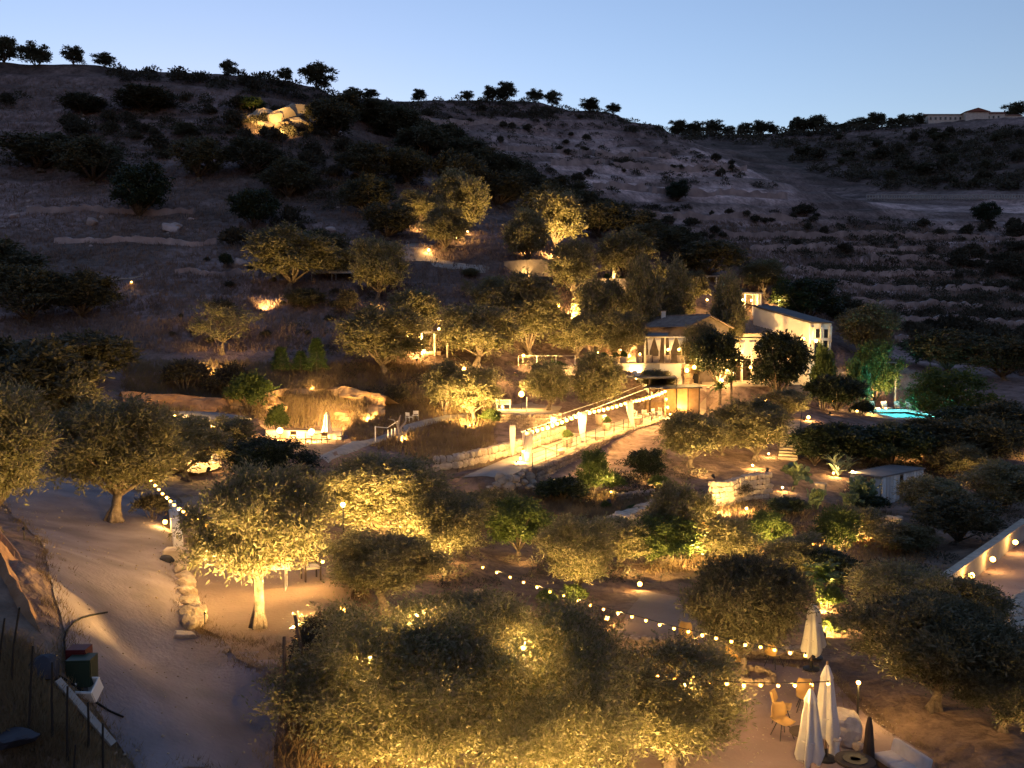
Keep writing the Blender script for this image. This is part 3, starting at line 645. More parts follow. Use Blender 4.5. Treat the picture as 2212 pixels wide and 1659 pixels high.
SHRUBS = [
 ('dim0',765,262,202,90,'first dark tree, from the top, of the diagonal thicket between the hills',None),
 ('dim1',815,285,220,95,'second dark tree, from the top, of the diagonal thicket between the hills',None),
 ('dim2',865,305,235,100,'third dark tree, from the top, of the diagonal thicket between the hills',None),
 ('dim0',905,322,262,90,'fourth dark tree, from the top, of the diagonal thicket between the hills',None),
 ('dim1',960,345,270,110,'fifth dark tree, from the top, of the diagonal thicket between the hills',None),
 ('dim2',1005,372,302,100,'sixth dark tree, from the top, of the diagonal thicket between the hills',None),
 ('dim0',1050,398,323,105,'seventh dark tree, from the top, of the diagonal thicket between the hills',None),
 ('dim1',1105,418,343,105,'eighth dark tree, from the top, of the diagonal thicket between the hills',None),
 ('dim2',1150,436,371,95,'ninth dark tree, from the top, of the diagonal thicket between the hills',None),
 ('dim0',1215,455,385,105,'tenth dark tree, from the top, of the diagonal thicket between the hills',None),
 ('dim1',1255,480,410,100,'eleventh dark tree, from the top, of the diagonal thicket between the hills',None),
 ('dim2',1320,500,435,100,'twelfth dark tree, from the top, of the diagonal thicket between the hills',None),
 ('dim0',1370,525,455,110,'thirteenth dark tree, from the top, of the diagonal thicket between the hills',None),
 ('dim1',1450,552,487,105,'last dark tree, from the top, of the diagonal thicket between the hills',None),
 ('carob1',550,495,398,115,'dark round bush on the left hill, nearest to the picture centre',None),
 ('carob0',300,470,345,150,'largest black bush on the left hill',None),
 ('dim1',200,400,300,150,'dark bush upper left of the largest black bush',None),
 ('dim0',430,390,300,110,'dark bush right of the largest black bush on the left hill',None),
 ('dim2',620,430,345,110,'dark bush downhill of the lit rocks',None),
 ('dim1',545,380,300,110,'dark bush below left of the lit rocks',None),
 ('dim0',90,370,290,170,'black bush at the left edge of the upper hill',None),
 ('dim2',720,300,215,110,'dark bush right of the lit rocks',None),
 ('dim1',400,300,265,50,'small bush on the bare slope left of the lit rocks',None),
 ('dim0',180,250,205,90,'dark bush below the left skyline trees',None),
 ('dim2',320,245,190,120,'dark bush under the skyline, above the stony patch',None),
 ('gbush0',545,245,207,70,'scrubby bush overhanging the lit rocks',None),
 ('dim0',990,420,330,110,'dark tree above the glowing upper olive',165),
 ('dim1',920,350,275,130,'dark tree on the ravine between the two hills, upper',None),
 ('dim2',880,400,320,110,'dark tree on the ravine between the two hills, lower',None),
 ('dim0',1080,450,370,130,'dark thicket left of the pale quarry terraces',None),
 ('dim1',1180,490,400,130,'dark thicket above the golden olive',None),
 ('dim2',1290,520,440,110,'dark thicket right of the golden olive',None),
 ('dim0',1400,560,485,130,'dark thicket above the house roofs',None),
 ('dim1',1530,600,520,150,'dark thicket behind the upper pavilion roof',None),
 ('carob0',1462,436,388,62,'dark round bush on the pale quarry terrace',None),
 ('carob1',2130,488,430,62,'dark round bush below the far balustrade',None),
 ('scrub0',1735,468,440,60,'dark bush at the tip of the pale quarry terrace',None),
 ('dbush0',490,580,543,34,'black conical bush on the left slope above the tents',None),
 ('gbush1',1060,915,880,50,'shrub at the left end of the curved stone wall',None),
 ('dbush0',1230,1085,1025,110,'dark hedge mass under the lounge terrace front wall, left',None),
 ('dbush1',1190,1082,1030,90,'dark hedge mass under the lounge terrace front wall, far left',None),
 ('gbush0',1325,1062,1020,60,'bush set ablaze by a floodlight below the lounge terrace',None),
 ('gbush1',1425,1052,1025,60,'low bush lit by a second floodlight below the lounge terrace',None),
 ('bush0',1590,1078,1035,90,'dark creeper bush above the bright garden wall',None),
 ('gbush0',1760,1000,925,45,'tall lit bush right of the staircase foot',None),
 ('dbush1',1700,1110,1070,110,'dark shrub between the bright garden wall and the pear cactus',None),
 ('dbush0',1880,1105,1065,90,'dark shrub in front of the cabana',None),
 ('gbush1',1790,1330,1265,80,'golden floodlit bush behind the closed parasol',36),
 ('gbush0',1795,1372,1340,60,'lower golden floodlit bush beside the closed parasol',33),
 ('dbush1',1790,1290,1225,140,'dark bush above the golden floodlit bush',40),
 ('gbush0',1780,775,735,70,'yellow floodlit shrub at the annex front',97),
 ('gbush1',1695,635,600,60,'yellow glowing shrub alone behind the annex',125),
 ('gbush0',1855,850,770,60,'yellow-green lit shrub at the foot of the vivid tree',99),
 ('dbush0',1862,905,872,60,'turquoise-tinted hedge left of the pool',95),
 ('gbush1',1310,1100,1080,30,'small green tuft on the dirt slope below the hedge',None),
 ('gbush0',1365,1105,1090,30,'small green tuft above the lit rubble wall',None),
 ('bush1',1480,1395,1370,50,'low shrub at the corner of the sandy court',None),
 ('bush2',700,1620,1450,160,'tangled dry shrub on the bank left of the foreground olives',22.5),
 ('bush0',690,1560,1440,120,'dry shrub beside the leaning stakes on the bank',23.5),
 ('bush1',400,870,800,120,'red-brown dry shrub on the orange bank, left',82),
 ('bush2',500,880,800,120,'red-brown dry shrub on the orange bank, right',82),
 ('gbush1',540,920,800,110,'yellow-green shrub left of the lit rock face',79),
 ('gbush0',600,935,870,60,'brightly lit shrub left of the white wall',76),
 ('bush0',860,900,850,70,'dry shrub right of the lit rock face',82),
 ('bush1',480,690,640,70,'dry shrub on the left slope above the wild olive',None),
 ('bush2',750,680,620,60,'reddish dry shrub below the white tents',None),
 ('gbush1',1205,815,795,60,'glowing creeper along the yellow lit wall',93),
 ('gbush0',1240,1320,1280,70,'lit shrub left of the sandy court',36),
 ('gbush1',1180,1320,1280,60,'green lit shrub among the central bulbs',35),
 ('bush1',330,1110,1060,90,'low bush above the end of the white garden wall',38),
]
for t in SHRUBS: put(*t)
# skyline trees: silhouettes along the crest
SKY = [('far0',10,140,82,80,'leftmost tree on the skyline'),('far1',75,142,90,75,'second skyline tree from the left'),('far1',160,145,105,58,'third skyline tree from the left'),('far0',226,150,120,52,'small leaning skyline tree above the bare left hill'),
 ('far0',493,160,128,40,'lone skyline tree left of the hill shoulder'),('far1',617,165,135,40,'skyline tree above the lit rocks'),('far0',685,195,142,85,'biggest skyline tree at the right shoulder of the left hill'),
 ('far1',760,225,203,50,'low skyline tree in the saddle, left'),('far0',800,228,208,45,'low skyline tree in the saddle, right'),
 ('far0',905,222,196,40,'skyline tree on the middle hill, first from left'),('far1',1063,220,188,48,'left tree of the crest pair on the middle hill'),('far0',1093,220,178,55,'right tree of the crest pair on the middle hill'),
 ('far1',1155,222,193,45,'round skyline bush on the middle hill right of the pair'),('far0',1193,228,195,42,'dark skyline bush beside the round one'),('far1',1275,240,210,55,'skyline bush at the start of the middle hill descent'),
 ('far0',1010,228,207,35,'low bush on the middle hill crest'),('far1',1325,255,232,40,'bush on the descending middle hill ridge')]
for t in SKY:
    a = ray(t[1], t[2])[0]; Ys = np.linspace(120, 420, 1200); zr = gz(a*Ys, Ys)/Ys; Ym = float(Ys[int(np.argmax(zr))])
    t = (*t[:4], t[4]*1.0, t[5]); put(*t, Y=Ym-1, group='trees on the skyline', relh=True)
far_x = [1465,1500,1540,1575,1610,1645,1670,1735,1765,1795,1825,1855,1890,1925,1950,1980,2195]
for i, x in enumerate(far_x):
    a = ray(x, 280)[0]; Ys = np.linspace(380, 600, 500); zr = gz(a*Ys, Ys)/Ys; Ym = float(Ys[int(np.argmax(zr))])-4
    g = onground(a*Ym, Ym); hpx = rnd.choice([14,18,22,28,30]); ytop = 829.5-FPX*math.tan(math.atan2(g.z, Ym)-PITCH) - hpx
    put('far%d' % (i % 2), x, 280, ytop, rnd.uniform(34,62), 'dark round tree in the row along the distant right ridge', Y=Ym, group='trees on the distant right ridge')
for i, x in enumerate((1709,1716,1723)):
    a = ray(x, 280)[0]; Ys = np.linspace(380, 600, 500); zr = gz(a*Ys, Ys)/Ys; Ym = float(Ys[int(np.argmax(zr))])-4
    put('cypress', x, 280, (259,252,250)[i], 8, ('left','middle','right')[i]+' cypress of the three on the distant ridge', Y=Ym, group='cypresses on the ridge')

# shrubs scattered over the far slopes
def scatter(pxpoly, n, sz, label, group, protos, dens=None, seed=1):
    rs = random.Random(seed); xs = [p[0] for p in pxpoly]; ys = [p[1] for p in pxpoly]; k = 0; tries = 0
    P2 = np.array(pxpoly, float)
    while k < n and tries < n*30:
        tries += 1; x, y = rs.uniform(min(xs), max(xs)), rs.uniform(min(ys), max(ys))
        if poly_sd([tuple(p) for p in P2], np.array([x]), np.array([y]))[0] > 0: continue
        g = groundray(x, y)
        if g is None: continue
        s = rs.uniform(*sz); pr = rs.choice(protos); p = PR[pr]
        if dens is not None and float(fbm(np.array(g.x), np.array(g.y), dens, 2)) < -.05: continue
        o = empty(NAMEOF[pr.rstrip('0123456789')], (g.x, g.y, g.z-.1), rs.uniform(0, 6.28))
        w = s*rs.uniform(.9, 1.5); o.scale = (w/p['W'], w/p['W'], s*rs.uniform(.7,1)/p['H'])
        tag(o, label, 'shrub', group); link(p.get('tn','trunk'), p['trunk'], o); link(p.get('cn','crown'), p['crown'], o); k += 1
    return k
SC = ['scrub0','scrub1','scrub2']
scatter([(0,170),(420,175),(700,220),(720,300),(800,420),(600,540),(300,560),(0,560)], 60, (1.2,3.6), 'low dark shrub scattered over the dim left hill', 'shrubs on the left hill', SC, 25, 1)
scatter([(880,235),(1300,250),(1500,320),(1640,380),(1300,420),(1100,330)], 30, (1.0,3.0), 'small shrub dotting the terraces of the middle hill', 'shrubs on the middle hill', SC, None, 2)
scatter([(1320,450),(1800,470),(1850,560),(1600,560),(1450,510)], 24, (1,2.4), 'small bush in rows under the pale quarry terrace', 'bushes under the quarry terrace', SC, None, 3)
scatter([(1700,470),(2260,500),(2260,820),(1960,760),(1850,640)], 70, (1.6,4.0), 'dark shrub on the terraced slope right of the houses', 'shrubs on the terraced slope', SC, 40, 4)
scatter([(1560,330),(1800,300),(2260,280),(2260,410),(1750,400)], 44, (3,7), 'dark bush on the scrubby distant right hill', 'bushes on the distant hill', ['far0','far1','scrub0','scrub1'], 60, 5)
scatter([(380,560),(760,560),(760,700),(560,760),(300,720)], 20, (.4,1.1), 'small dry shrub on the bare slope below the left hill', 'dry shrubs on the bare slope', SC, None, 6)

# scrub that reads as one dark mass
def scrub_mass(name, pxpoly, n, sz, label, seed, dens, per=90, leaf=.5):
    rs = np.random.RandomState(seed); P2 = [tuple(p) for p in pxpoly]; pa = np.array(pxpoly, float); c = []
    xs = rs.uniform(pa[:,0].min(), pa[:,0].max(), n*3); ys = rs.uniform(pa[:,1].min(), pa[:,1].max(), n*3); ok = poly_sd(P2, xs, ys) < 0
    for x, y in zip(xs[ok][:n], ys[ok][:n]):
        g = groundray(x, y)
        if g is not None and float(fbm(np.array(g.x), np.array(g.y), dens, 2)) > -.12: c.append((g.x, g.y, g.z))
    c = np.array(c); k = np.repeat(np.arange(len(c)), per); s = rs.uniform(*sz, len(c))[k]
    d = unit(rs.normal(size=(len(k), 3))); d[:,2] = np.abs(d[:,2]); r = .55+.45*rs.rand(len(k))
    pos = c[k]+d*np.stack([s*.8, s*.8, s*.55], -1)*r[:,None]
    V, F = leaf_quads(pos, d+rs.normal(size=d.shape)*.6, leaf*s/2*(.6+.7*rs.rand(len(k))), leaf*s/2*.5*np.ones(len(k)), rs)
    tag(link(name, np_mesh(name, V, F, 'scrub_leaf')), label, 'scrub', kind='stuff')
scrub_mass('scrub', [(1480,300),(1800,295),(2260,272),(2260,412),(1740,410),(1600,360)], 620, (2.0,5.0), 'dark scrub covering the distant right hill', 21, 55)
scrub_mass('scrub', [(1720,465),(2260,500),(2260,830),(2000,790),(1830,660),(1560,580),(1500,520)], 380, (.9,2.4), 'low scrub along the terraces right of the houses', 22, 30)
scrub_mass('scrub', [(0,160),(700,215),(900,240),(1350,440),(1300,520),(900,430),(500,520),(0,520)], 900, (.8,2.4), 'low scrub over the upper left hillside', 23, 25)

scrub_mass('scrub', [(240,140),(420,150),(560,160),(740,200),(760,240),(560,200),(240,175)], 150, (1.2,3.2), 'bushy fringe along the left hill crest', 24, 400)
scrub_mass('scrub', [(740,205),(1000,215),(1100,215),(1300,238),(1460,285),(1560,320),(1420,300),(1250,262),(880,245)], 260, (1.2,3.4), 'bushy fringe along the middle hill crest', 25, 400)
scrub_mass('scrub', [(1440,280),(1700,278),(1960,265),(1980,275),(1700,300),(1500,305)], 170, (3,7), 'bushy fringe along the distant right ridge', 26, 800)
for k_, y_ in enumerate((518,546,576,606,638,672,706,744)):
    x0_ = 1560+k_*50; scrub_mass('scrub', [(x0_,y_),(1900,y_+3),(2260,y_+8),(2260,y_+20),(1900,y_+15),(x0_,y_+11)], 95, (.9,2.3), ('first','second','third','fourth','fifth','sixth','seventh','lowest')[k_]+' row of scrub, from the top, on the terraced right slope', 200+k_, 22, 70, .5)
for k_, (xa, ya, xb, yb) in enumerate(((1000,332,1500,350),(1200,380,1690,402),(1330,446,1735,458))):
    scrub_mass('scrub', [(xa,ya),(xb,yb),(xb,yb+8),(xa,ya+8)], 46, (.8,2.2), ('upper','middle','lower')[k_]+' line of low scrub between the pale quarry terraces', 230+k_, 16, 70, .5)
scrub_mass('scrub', [(880,240),(1300,255),(1500,325),(1640,385),(1300,425),(1100,340)], 330, (.6,2.0), 'ragged low scrub over the middle hill', 31, 14, 70, .55)
scrub_mass('undergrowth', [(700,1010),(1040,1090),(1300,1110),(1560,1080),(1900,1100),(2100,1100),(2200,1160),(1980,1290),(1800,1300),(1600,1240),(1000,1280),(760,1230)], 240, (.4,1.0), 'low undergrowth between the garden trees', 27, 12, 110, .32)
scrub_mass('undergrowth', [(1200,1080),(1330,1010),(1450,950),(1640,900),(1690,985),(1560,1060),(1400,1080),(1250,1110)], 150, (.4,1.0), 'low undergrowth on the dirt slope below the lounge terrace', 29, 10, 110, .32)
scrub_mass('undergrowth', [(1720,1000),(1840,960),(2200,960),(2200,1140),(2000,1140),(1900,1100),(1740,1100)], 160, (.5,1.2), 'dark undergrowth around the cabana', 30, 10, 110, .32)
scrub_mass('undergrowth', [(640,640),(1000,600),(1380,680),(1300,790),(1060,880),(860,870),(600,760)], 260, (.5,1.3), 'low undergrowth on the slope above the footpath', 28, 18, 90, .36)

# dry grass and weeds (nobody could count them)
def grass(name, pxpoly, n, hgt, m, label, seed, wd=.05, maxY=230, clump=6):
    rs = np.random.RandomState(seed); poly = np.array(pxpoly, float); pts = []
    xs = rs.uniform(poly[:,0].min(), poly[:,0].max(), n*3); ys = rs.uniform(poly[:,1].min(), poly[:,1].max(), n*3)
    ok = poly_sd([tuple(p) for p in poly], xs, ys) < 0; xs, ys = xs[ok][:n], ys[ok][:n]
    gx, gy = [], []
    for x, y in zip(xs, ys):
        g = groundray(x, y)
        if g is not None and g.y < maxY: gx.append(g.x); gy.append(g.y)
    gx, gy = np.array(gx), np.array(gy)
    for pp, z, bw in PADS.values():
        sd = poly_sd(pp, gx, gy); gx, gy = gx[sd > .2], gy[sd > .2]
    for pp in (gravel, farroad, walk):
        sd = poly_sd(pp, gx, gy); gx, gy = gx[sd > .1], gy[sd > .1]
    k = np.repeat(np.arange(len(gx)), clump); x = gx[k]+rs.normal(size=len(k))*.22; y = gy[k]+rs.normal(size=len(k))*.22; z = gz(x, y)-.03
    h = hgt*(.4+rs.rand(len(k))); a = rs.rand(len(k))*6.283; w = wd*(.6+.8*rs.rand(len(k)))
    dx, dy = np.cos(a)*w, np.sin(a)*w; bx, by = rs.normal(size=(2, len(k)))*h*.35
    V = np.stack([np.stack([x-dx,y-dy,z],-1), np.stack([x+dx,y+dy,z],-1), np.stack([x+bx,y+by,z+h],-1)], 1).reshape(-1,3)
    tag(link(name, np_mesh(name, V, np.arange(len(V)).reshape(-1,3), m)), label, 'grass', kind='stuff')
grass('dry_grass', [(640,1400),(780,1340),(800,1659),(640,1659)], 2600, .35, 'dry_grass', 'dry weeds on the red bank between road and foreground olives', 1, .012)
grass('dry_grass', [(-20,1390),(60,1400),(110,1445),(260,1659),(-20,1659)], 1800, .2, 'dry_grass', 'dry weeds on the bank beside the fence stakes', 2, .012)
grass('dry_grass', [(260,780),(980,790),(1060,880),(1070,985),(940,1000),(700,940),(480,890),(280,890)], 9000, .5, 'dry_grass', 'dry grass on the lit banks above the white wall', 3, .03)
grass('dry_grass', [(1030,1070),(1400,1060),(1560,1080),(1400,1130),(1160,1180),(1060,1110)], 3500, .35, 'dry_grass', 'dry grass on the slope below the lounge terrace', 4, .025)
grass('hill_grass', [(0,170),(700,210),(1300,440),(1400,640),(1000,760),(0,760)], 15000, .5, 'dim_grass', 'dim grass over the left hillside', 5, .06)
grass('hill_grass', [(1500,480),(2240,500),(2240,820),(1900,740),(1600,620)], 9000, .7, 'dim_grass', 'dim grass over the terraced slope on the right', 6, .08)
grass('dry_grass', [(1560,1080),(1900,1090),(2010,1180),(1950,1280),(1560,1230),(1400,1240)], 3500, .3, 'dry_grass', 'dry grass under the garden trees at right', 7, .025)

# loose stones and litter on the tracks and terraces
def pebbles(name, polys, n, label, m, seed):
    rs = np.random.RandomState(seed); V = []; F = []
    base = np.array([[1,0,0],[-1,0,0],[0,1,0],[0,-1,0],[0,0,1],[0,0,-1]],float); tri = np.array([[0,2,4],[2,1,4],[1,3,4],[3,0,4],[2,0,5],[1,2,5],[3,1,5],[0,3,5]])
    for poly in polys:
        P2 = np.array([(p[0],p[1]) for p in poly]); x = rs.uniform(P2[:,0].min(),P2[:,0].max(),n*3); y = rs.uniform(P2[:,1].min(),P2[:,1].max(),n*3)
        sd = poly_sd([tuple(p) for p in P2], x, y); edge = np.exp(-np.abs(sd)/.8); ok = (sd < .3) & (rs.rand(len(x)) < .25+.75*edge); x, y = x[ok][:n], y[ok][:n]; z = gz(x,y)+.05
        s = .012+.04*rs.rand(len(x))**5+.015*rs.rand(len(x)); v = base[None]*s[:,None,None]*(.6+.8*rs.rand(len(x),6,1)); v[...,2] *= .6
        V.append((v+np.stack([x,y,z],-1)[:,None]).reshape(-1,3))
    V = np.concatenate(V); F = (tri[None]+6*np.arange(len(V)//6)[:,None,None]).reshape(-1,3)
    tag(link(name, np_mesh(name, V, F, m)), label, 'stones', kind='stuff')
pebbles('loose_stones', [gravel, PADS['left'][0], PADS['low'][0], farroad], 1500, 'loose stones scattered on the tracks and terraces', 'rock', 61)
gp = [tuple(p[:2]) for p in gravel]
def edge_tufts():
    rs = np.random.RandomState(66); X = []; Y = []
    for poly, k in ((gravel,900),(PADS['left'][0],500),(PADS['low'][0],500),(farroad,300)):
        n = len(poly)
        for _ in range(k):
            i = rs.randint(n); a, b = poly[i-1], poly[i]; t = rs.rand(); X.append(a[0]+(b[0]-a[0])*t+rs.normal()*.22); Y.append(a[1]+(b[1]-a[1])*t+rs.normal()*.22)
    X, Y = np.array(X), np.array(Y); k = np.repeat(np.arange(len(X)), 12); x = X[k]+rs.normal(size=len(k))*.07; y = Y[k]+rs.normal(size=len(k))*.07; z = gz(x,y)
    h = .16*(.3+rs.rand(len(k))); a = rs.rand(len(k))*6.28; w = .008; bx, by = rs.normal(size=(2,len(k)))*h*.5
    V = np.stack([np.stack([x-np.cos(a)*w,y-np.sin(a)*w,z],-1),np.stack([x+np.cos(a)*w,y+np.sin(a)*w,z],-1),np.stack([x+bx,y+by,z+h],-1)],1).reshape(-1,3)
    tag(link('dry_grass', np_mesh('dry_grass', V, np.arange(len(V)).reshape(-1,3), 'dry_grass')), 'dry tufts along the edges of road and terraces', 'grass', kind='stuff')
edge_tufts()

# ---------------------------------------------------------------- stones and walls
def stone_mesh(seed, rough=.16, bev=.22):
    rr = random.Random(seed); bm = bmesh.new(); bmesh.ops.create_cube(bm, size=1)
    bmesh.ops.bevel(bm, geom=list(bm.edges), offset=bev, segments=1, affect='EDGES')
    for v in bm.verts: v.co += Vector((rr.uniform(-1,1), rr.uniform(-1,1), rr.uniform(-1,1)))*rough*.5
    me = bpy.data.meshes.new('stone'); bm.to_mesh(me); bm.free(); return me
def stones(m, n=5, **k):
    out = []
    for i in range(n):
        me = stone_mesh(300+i, **k); me.materials.append(M[m]); out.append(me)
    return out
STONE, PALE = stones('stone', 6), stones('pale_stone', 6)
def stone_wall(name, pts, h, label, size=(.5,.34), m=None, thick=.45, core='mortar', jit=.15, cap=True, maxn=300, seed=1, drop=.3, cat='wall'):
    """dry-stone wall along pts (base points, Vector); every stone is a part laid against a mortar core"""
    rr = random.Random(seed); m = m or STONE
    root = empty(name, pts[0]); o0 = Vector(pts[0]); tag(root, label, cat); mb = MB()
    segs = []
    for a, b in zip(pts[:-1], pts[1:]):
        a, b = Vector(a), Vector(b); d = b-a; L = math.hypot(d.x, d.y)
        if L < .05: continue
        ang = math.atan2(d.y, d.x); segs.append((a, d, L, ang)); c = (a+b)/2-o0
        nx, ny = -math.sin(ang)*thick*.36, math.cos(ang)*thick*.36; q = []
        for p, e in ((a, 1), (b, -1)):
            for zz in (-drop, h-.05):
                for s in (-1, 1): q.append(p-o0+Vector((nx*s, ny*s, zz)))
        mb.add(q, [(0,1,3,2),(4,6,7,5),(0,2,6,4),(1,5,7,3),(2,3,7,6),(0,4,5,1)])
    mb.build('core', core, root)
    tot = sum(s[2] for s in segs); rows = max(1, round(h/size[1])); rh = h/rows; n = 0
    while rows*tot/size[0]*2.05 > maxn*2: size = (size[0]*1.12, size[1]); 
    for a, d, L, ang in segs:
        for r in range(rows):
            x = -rr.random()*size[0]*.4
            while x < L-.08:
                w = size[0]*rr.uniform(.65, 1.4); t = min(max((x+w/2)/L, 0), 1); zc = (r+.5)*rh
                last = r == rows-1
                for s in ((0,) if (last and cap) else (-1, 1)):
                    if s == 1 and d.x*math.cos(ang+math.pi/2) == 99: continue
                    p = a+d*t-o0; off = thick*.36*s
                    st = link('stone', rr.choice(m), root); n += 1
                    st.location = p+Vector((-math.sin(ang)*off, math.cos(ang)*off, zc+rr.uniform(-.03,.03)))
                    st.rotation_euler = (rr.uniform(-jit,jit)*.5, rr.uniform(-jit,jit), ang+rr.uniform(-jit,jit)*.5)
                    dep = thick*1.15 if s == 0 else thick*.42
                    st.scale = (w*.97, dep*rr.uniform(.9,1.15), rh*rr.uniform(.92,1.08)*(1.1 if last else 1))
                x += w
    return root
def boulder(loc, s, label, m='rock', seed=1, flat=.7, name='boulder', group=None, sub=3, rough=.34):
    rr = random.Random(seed); bm = bmesh.new(); bmesh.ops.create_icosphere(bm, subdivisions=sub, radius=1)
    off = Vector((rr.uniform(0,50), rr.uniform(0,50), rr.uniform(0,50)))
    from mathutils import noise
    for v in bm.verts:
        n1 = noise.noise(v.co*1.1+off); n2 = noise.noise(v.co*2.7+off); n3 = noise.cell(v.co*1.7+off)
        v.co *= 1+rough*.7*(n1+.5*n2)+.08*(n3-.5)
    for _ in range(13):
        pn = Vector((rr.gauss(0,1),rr.gauss(0,1),rr.gauss(0,1))).normalized(); pd = rr.uniform(.55,.9)
        for v in bm.verts:
            e_ = v.co.dot(pn)-pd
            if e_ > 0: v.co -= pn*e_*.92
    me = bpy.data.meshes.new(name); bm.to_mesh(me); bm.free(); me.materials.append(M[m])
    o = link(name, me); o.location = loc; o.scale = (s[0], s[1], s[2]) if not np.isscalar(s) else (s, s*.85, s*flat); o.rotation_euler = (rr.uniform(-.2,.2), rr.uniform(-.2,.2), rr.uniform(0,6.28))
    return tag(o, label, 'rock', group)

# ---------------------------------------------------------------- lounge terrace with the festoon row
def deckp(px, Y, dz=0):
    x = (px-1106)/FPX*Y/( _cp); return Vector((x, Y, float(DECKZ(Y))+dz))
back = [at(937,1013,60)]+[deckp(p, y) for p, y in ((985,60.5),(1040,62.5),(1095,65),(1150,68.5),(1215,73.5))]
back[0].z = float(DECKZ(60))-.15
stone_wall('block_wall', back, .95, 'low two-course wall of square blocks behind the lounge terrace entry', (.62,.47), PALE, .5, jit=.06, seed=4)
front = [deckp(p, y) for p, y in ((1152,60.2),(1185,62.2),(1225,65.5),(1270,69.5),(1320,74),(1375,78.8),(1430,83.3))]
stone_wall('retaining_wall', [p+Vector((.1,-.25,-1.9)) for p in front], 2.05, 'long stone retaining wall along the lounge terrace front', (.55,.34), STONE, .5, jit=.2, seed=5)
ledge = [p+Vector((.9,-1.6,-2.4)) for p in front[1:6]]
stone_wall('ledge_wall', ledge, .9, 'lower rubble ledge wall below the lounge terrace', (.6,.4), STONE, .6, jit=.25, seed=6)
deckpoly = [p for p in PADS['deck'][0]]
mb = MB()
for k in range(5):                         # broad shallow steps of the lounge terrace
    y0, y1 = 61+k*5.6, 61+(k+1)*5.6+.15
drape('lounge_terrace', deckpoly, 'pale_gravel', .6, .06, .03, 20)
for k, (pa, pb, y) in enumerate(((1168,1215,66.5),(1222,1300,73.0),(1290,1370,78.5))):
    a, b = deckp(pa, y+2.5), deckp(pb, y-1); c = (a+b)/2
    s = MB().box((0,0,.06), ((b-a).length, .5, .24), rz=0).build('stone_step', 'pale_stone'); s.location = c; s.rotation_euler.z = math.atan2((b-a).y, (b-a).x)
    tag(s, ('lowest','middle','uppermost')[k]+' long stone step crossing the lounge terrace', 'step')
def drape_cloth(name, base, h, label, rz=0, w=.55, tail=.14, pole=True, lean=0.0, cat='drape'):
    root = empty(name, base, rz); tag(root, label, cat)
    if pole: MB().tube([(0,0,-.1),(0,0,h)], .04, 6).build('post', 'wood', root)
    mb = MB(); n = 9; m = 8; V = []
    for j in range(m+1):
        t = j/m; ww = w*(1-t)**.6*.9+tail+.05*math.sin(t*5)
        for i in range(n+1):
            u = i/n-.5; V.append((.06+u*ww+lean*t*t, -.07+.05*math.sin(i*2.6+j*.35)*(1-.4*t), h-.05-t*(h-.12)))
    mb.add(V, [(j*(n+1)+i, j*(n+1)+i+1, (j+1)*(n+1)+i+1, (j+1)*(n+1)+i) for j in range(m) for i in range(n)])
    o = mb.build('curtain', 'canvas', root, True); md = o.modifiers.new('s', 'SOLIDIFY'); md.thickness = .02
    return root
POSTS = [(1138,62.6,2.25),(1256,70.3,2.6),(1358,77.2,2.65),(1437,84.8,2.75)]
DL = ['white drape on the first festoon post at the terrace entry','white drape on the second festoon post','white drape on the third festoon post, swept to the right']
tops = []
for i, (px, y, h) in enumerate(POSTS):
    p = deckp(px, y); tops.append(p+Vector((0,0,h)))
    if i < 3: drape_cloth('draped_post', p, h, DL[i], rz=.1, w=(.45,.6,.6)[i], tail=(.36,.16,.12)[i], lean=(0,.05,.5)[i])
    else:
        r = empty('lamp_post', p); MB().tube([(0,0,-.1),(0,0,h)], .06, 6).build('post', 'wood', r); MB().tube([(-.3,0,h-.05),(.3,0,h-.05)], .03, 5).build('crossbar', 'wood', r); tag(r, 'last festoon post beside the brown kiosk', 'post')
drape_cloth('draped_post', at(1105,984,64.5)-Vector((0,0,.05)), 2.35, 'slim white drape standing left of the festoon row', rz=.2, w=.3, tail=.16)

bulb_me = None
def bulb_mesh():
    bm = bmesh.new(); bmesh.ops.create_icosphere(bm, subdivisions=2, radius=1); me = bpy.data.meshes.new('bulb'); bm.to_mesh(me); bm.free(); me.materials.append(M['bulb']); me.shade_smooth(); return me
bulb_me = bulb_mesh()
sock_me = MB().tube([(0,0,.8),(0,0,1.9)], .55, 6); _m = bpy.data.meshes.new('socket'); _m.from_pydata(sock_me.v, [], sock_me.f); _m.materials.append(M['black_metal']); sock_me = _m
def festoon(pts, bulbs, r, label, cable=.012, watt=0, every=1):
    o0 = Vector(pts[0]); root = empty('string_lights', o0); tag(root, label, 'string lights')
    MB().tube([Vector(p)-o0 for p in pts], cable, 4).build('cable', 'black_metal', root)
    for b in bulbs:
        o = link('bulb', bulb_me, root); o.location = Vector(b)-o0-Vector((0,0,r*1.5)); o.scale = (r,)*3
        link('socket', sock_me, o)
    if watt:
        for b in bulbs[every//2::every]:
            ld = bpy.data.lights.new('light','POINT'); ld.energy = watt*every; ld.color = WARM; ld.shadow_soft_size = r
            lo = bpy.data.objects.new('light', ld); COL.objects.link(lo); lo.parent = root; lo.location = Vector(b)-o0-Vector((0,0,r*2.7))
    return root
def along(pts, n, sag=0.0):
    pts = [Vector(p) for p in pts]; seg = [(b-a).length for a, b in zip(pts, pts[1:])]; T = sum(seg); out = []
    for i in range(n):
        d = T*i/(n-1); k = 0
        while k < len(seg)-1 and d > seg[k]: d -= seg[k]; k += 1
        t = d/seg[k]; p = pts[k].lerp(pts[k+1], min(t,1)); p.z -= sag*4*t*(1-t); out.append(p)
    return out
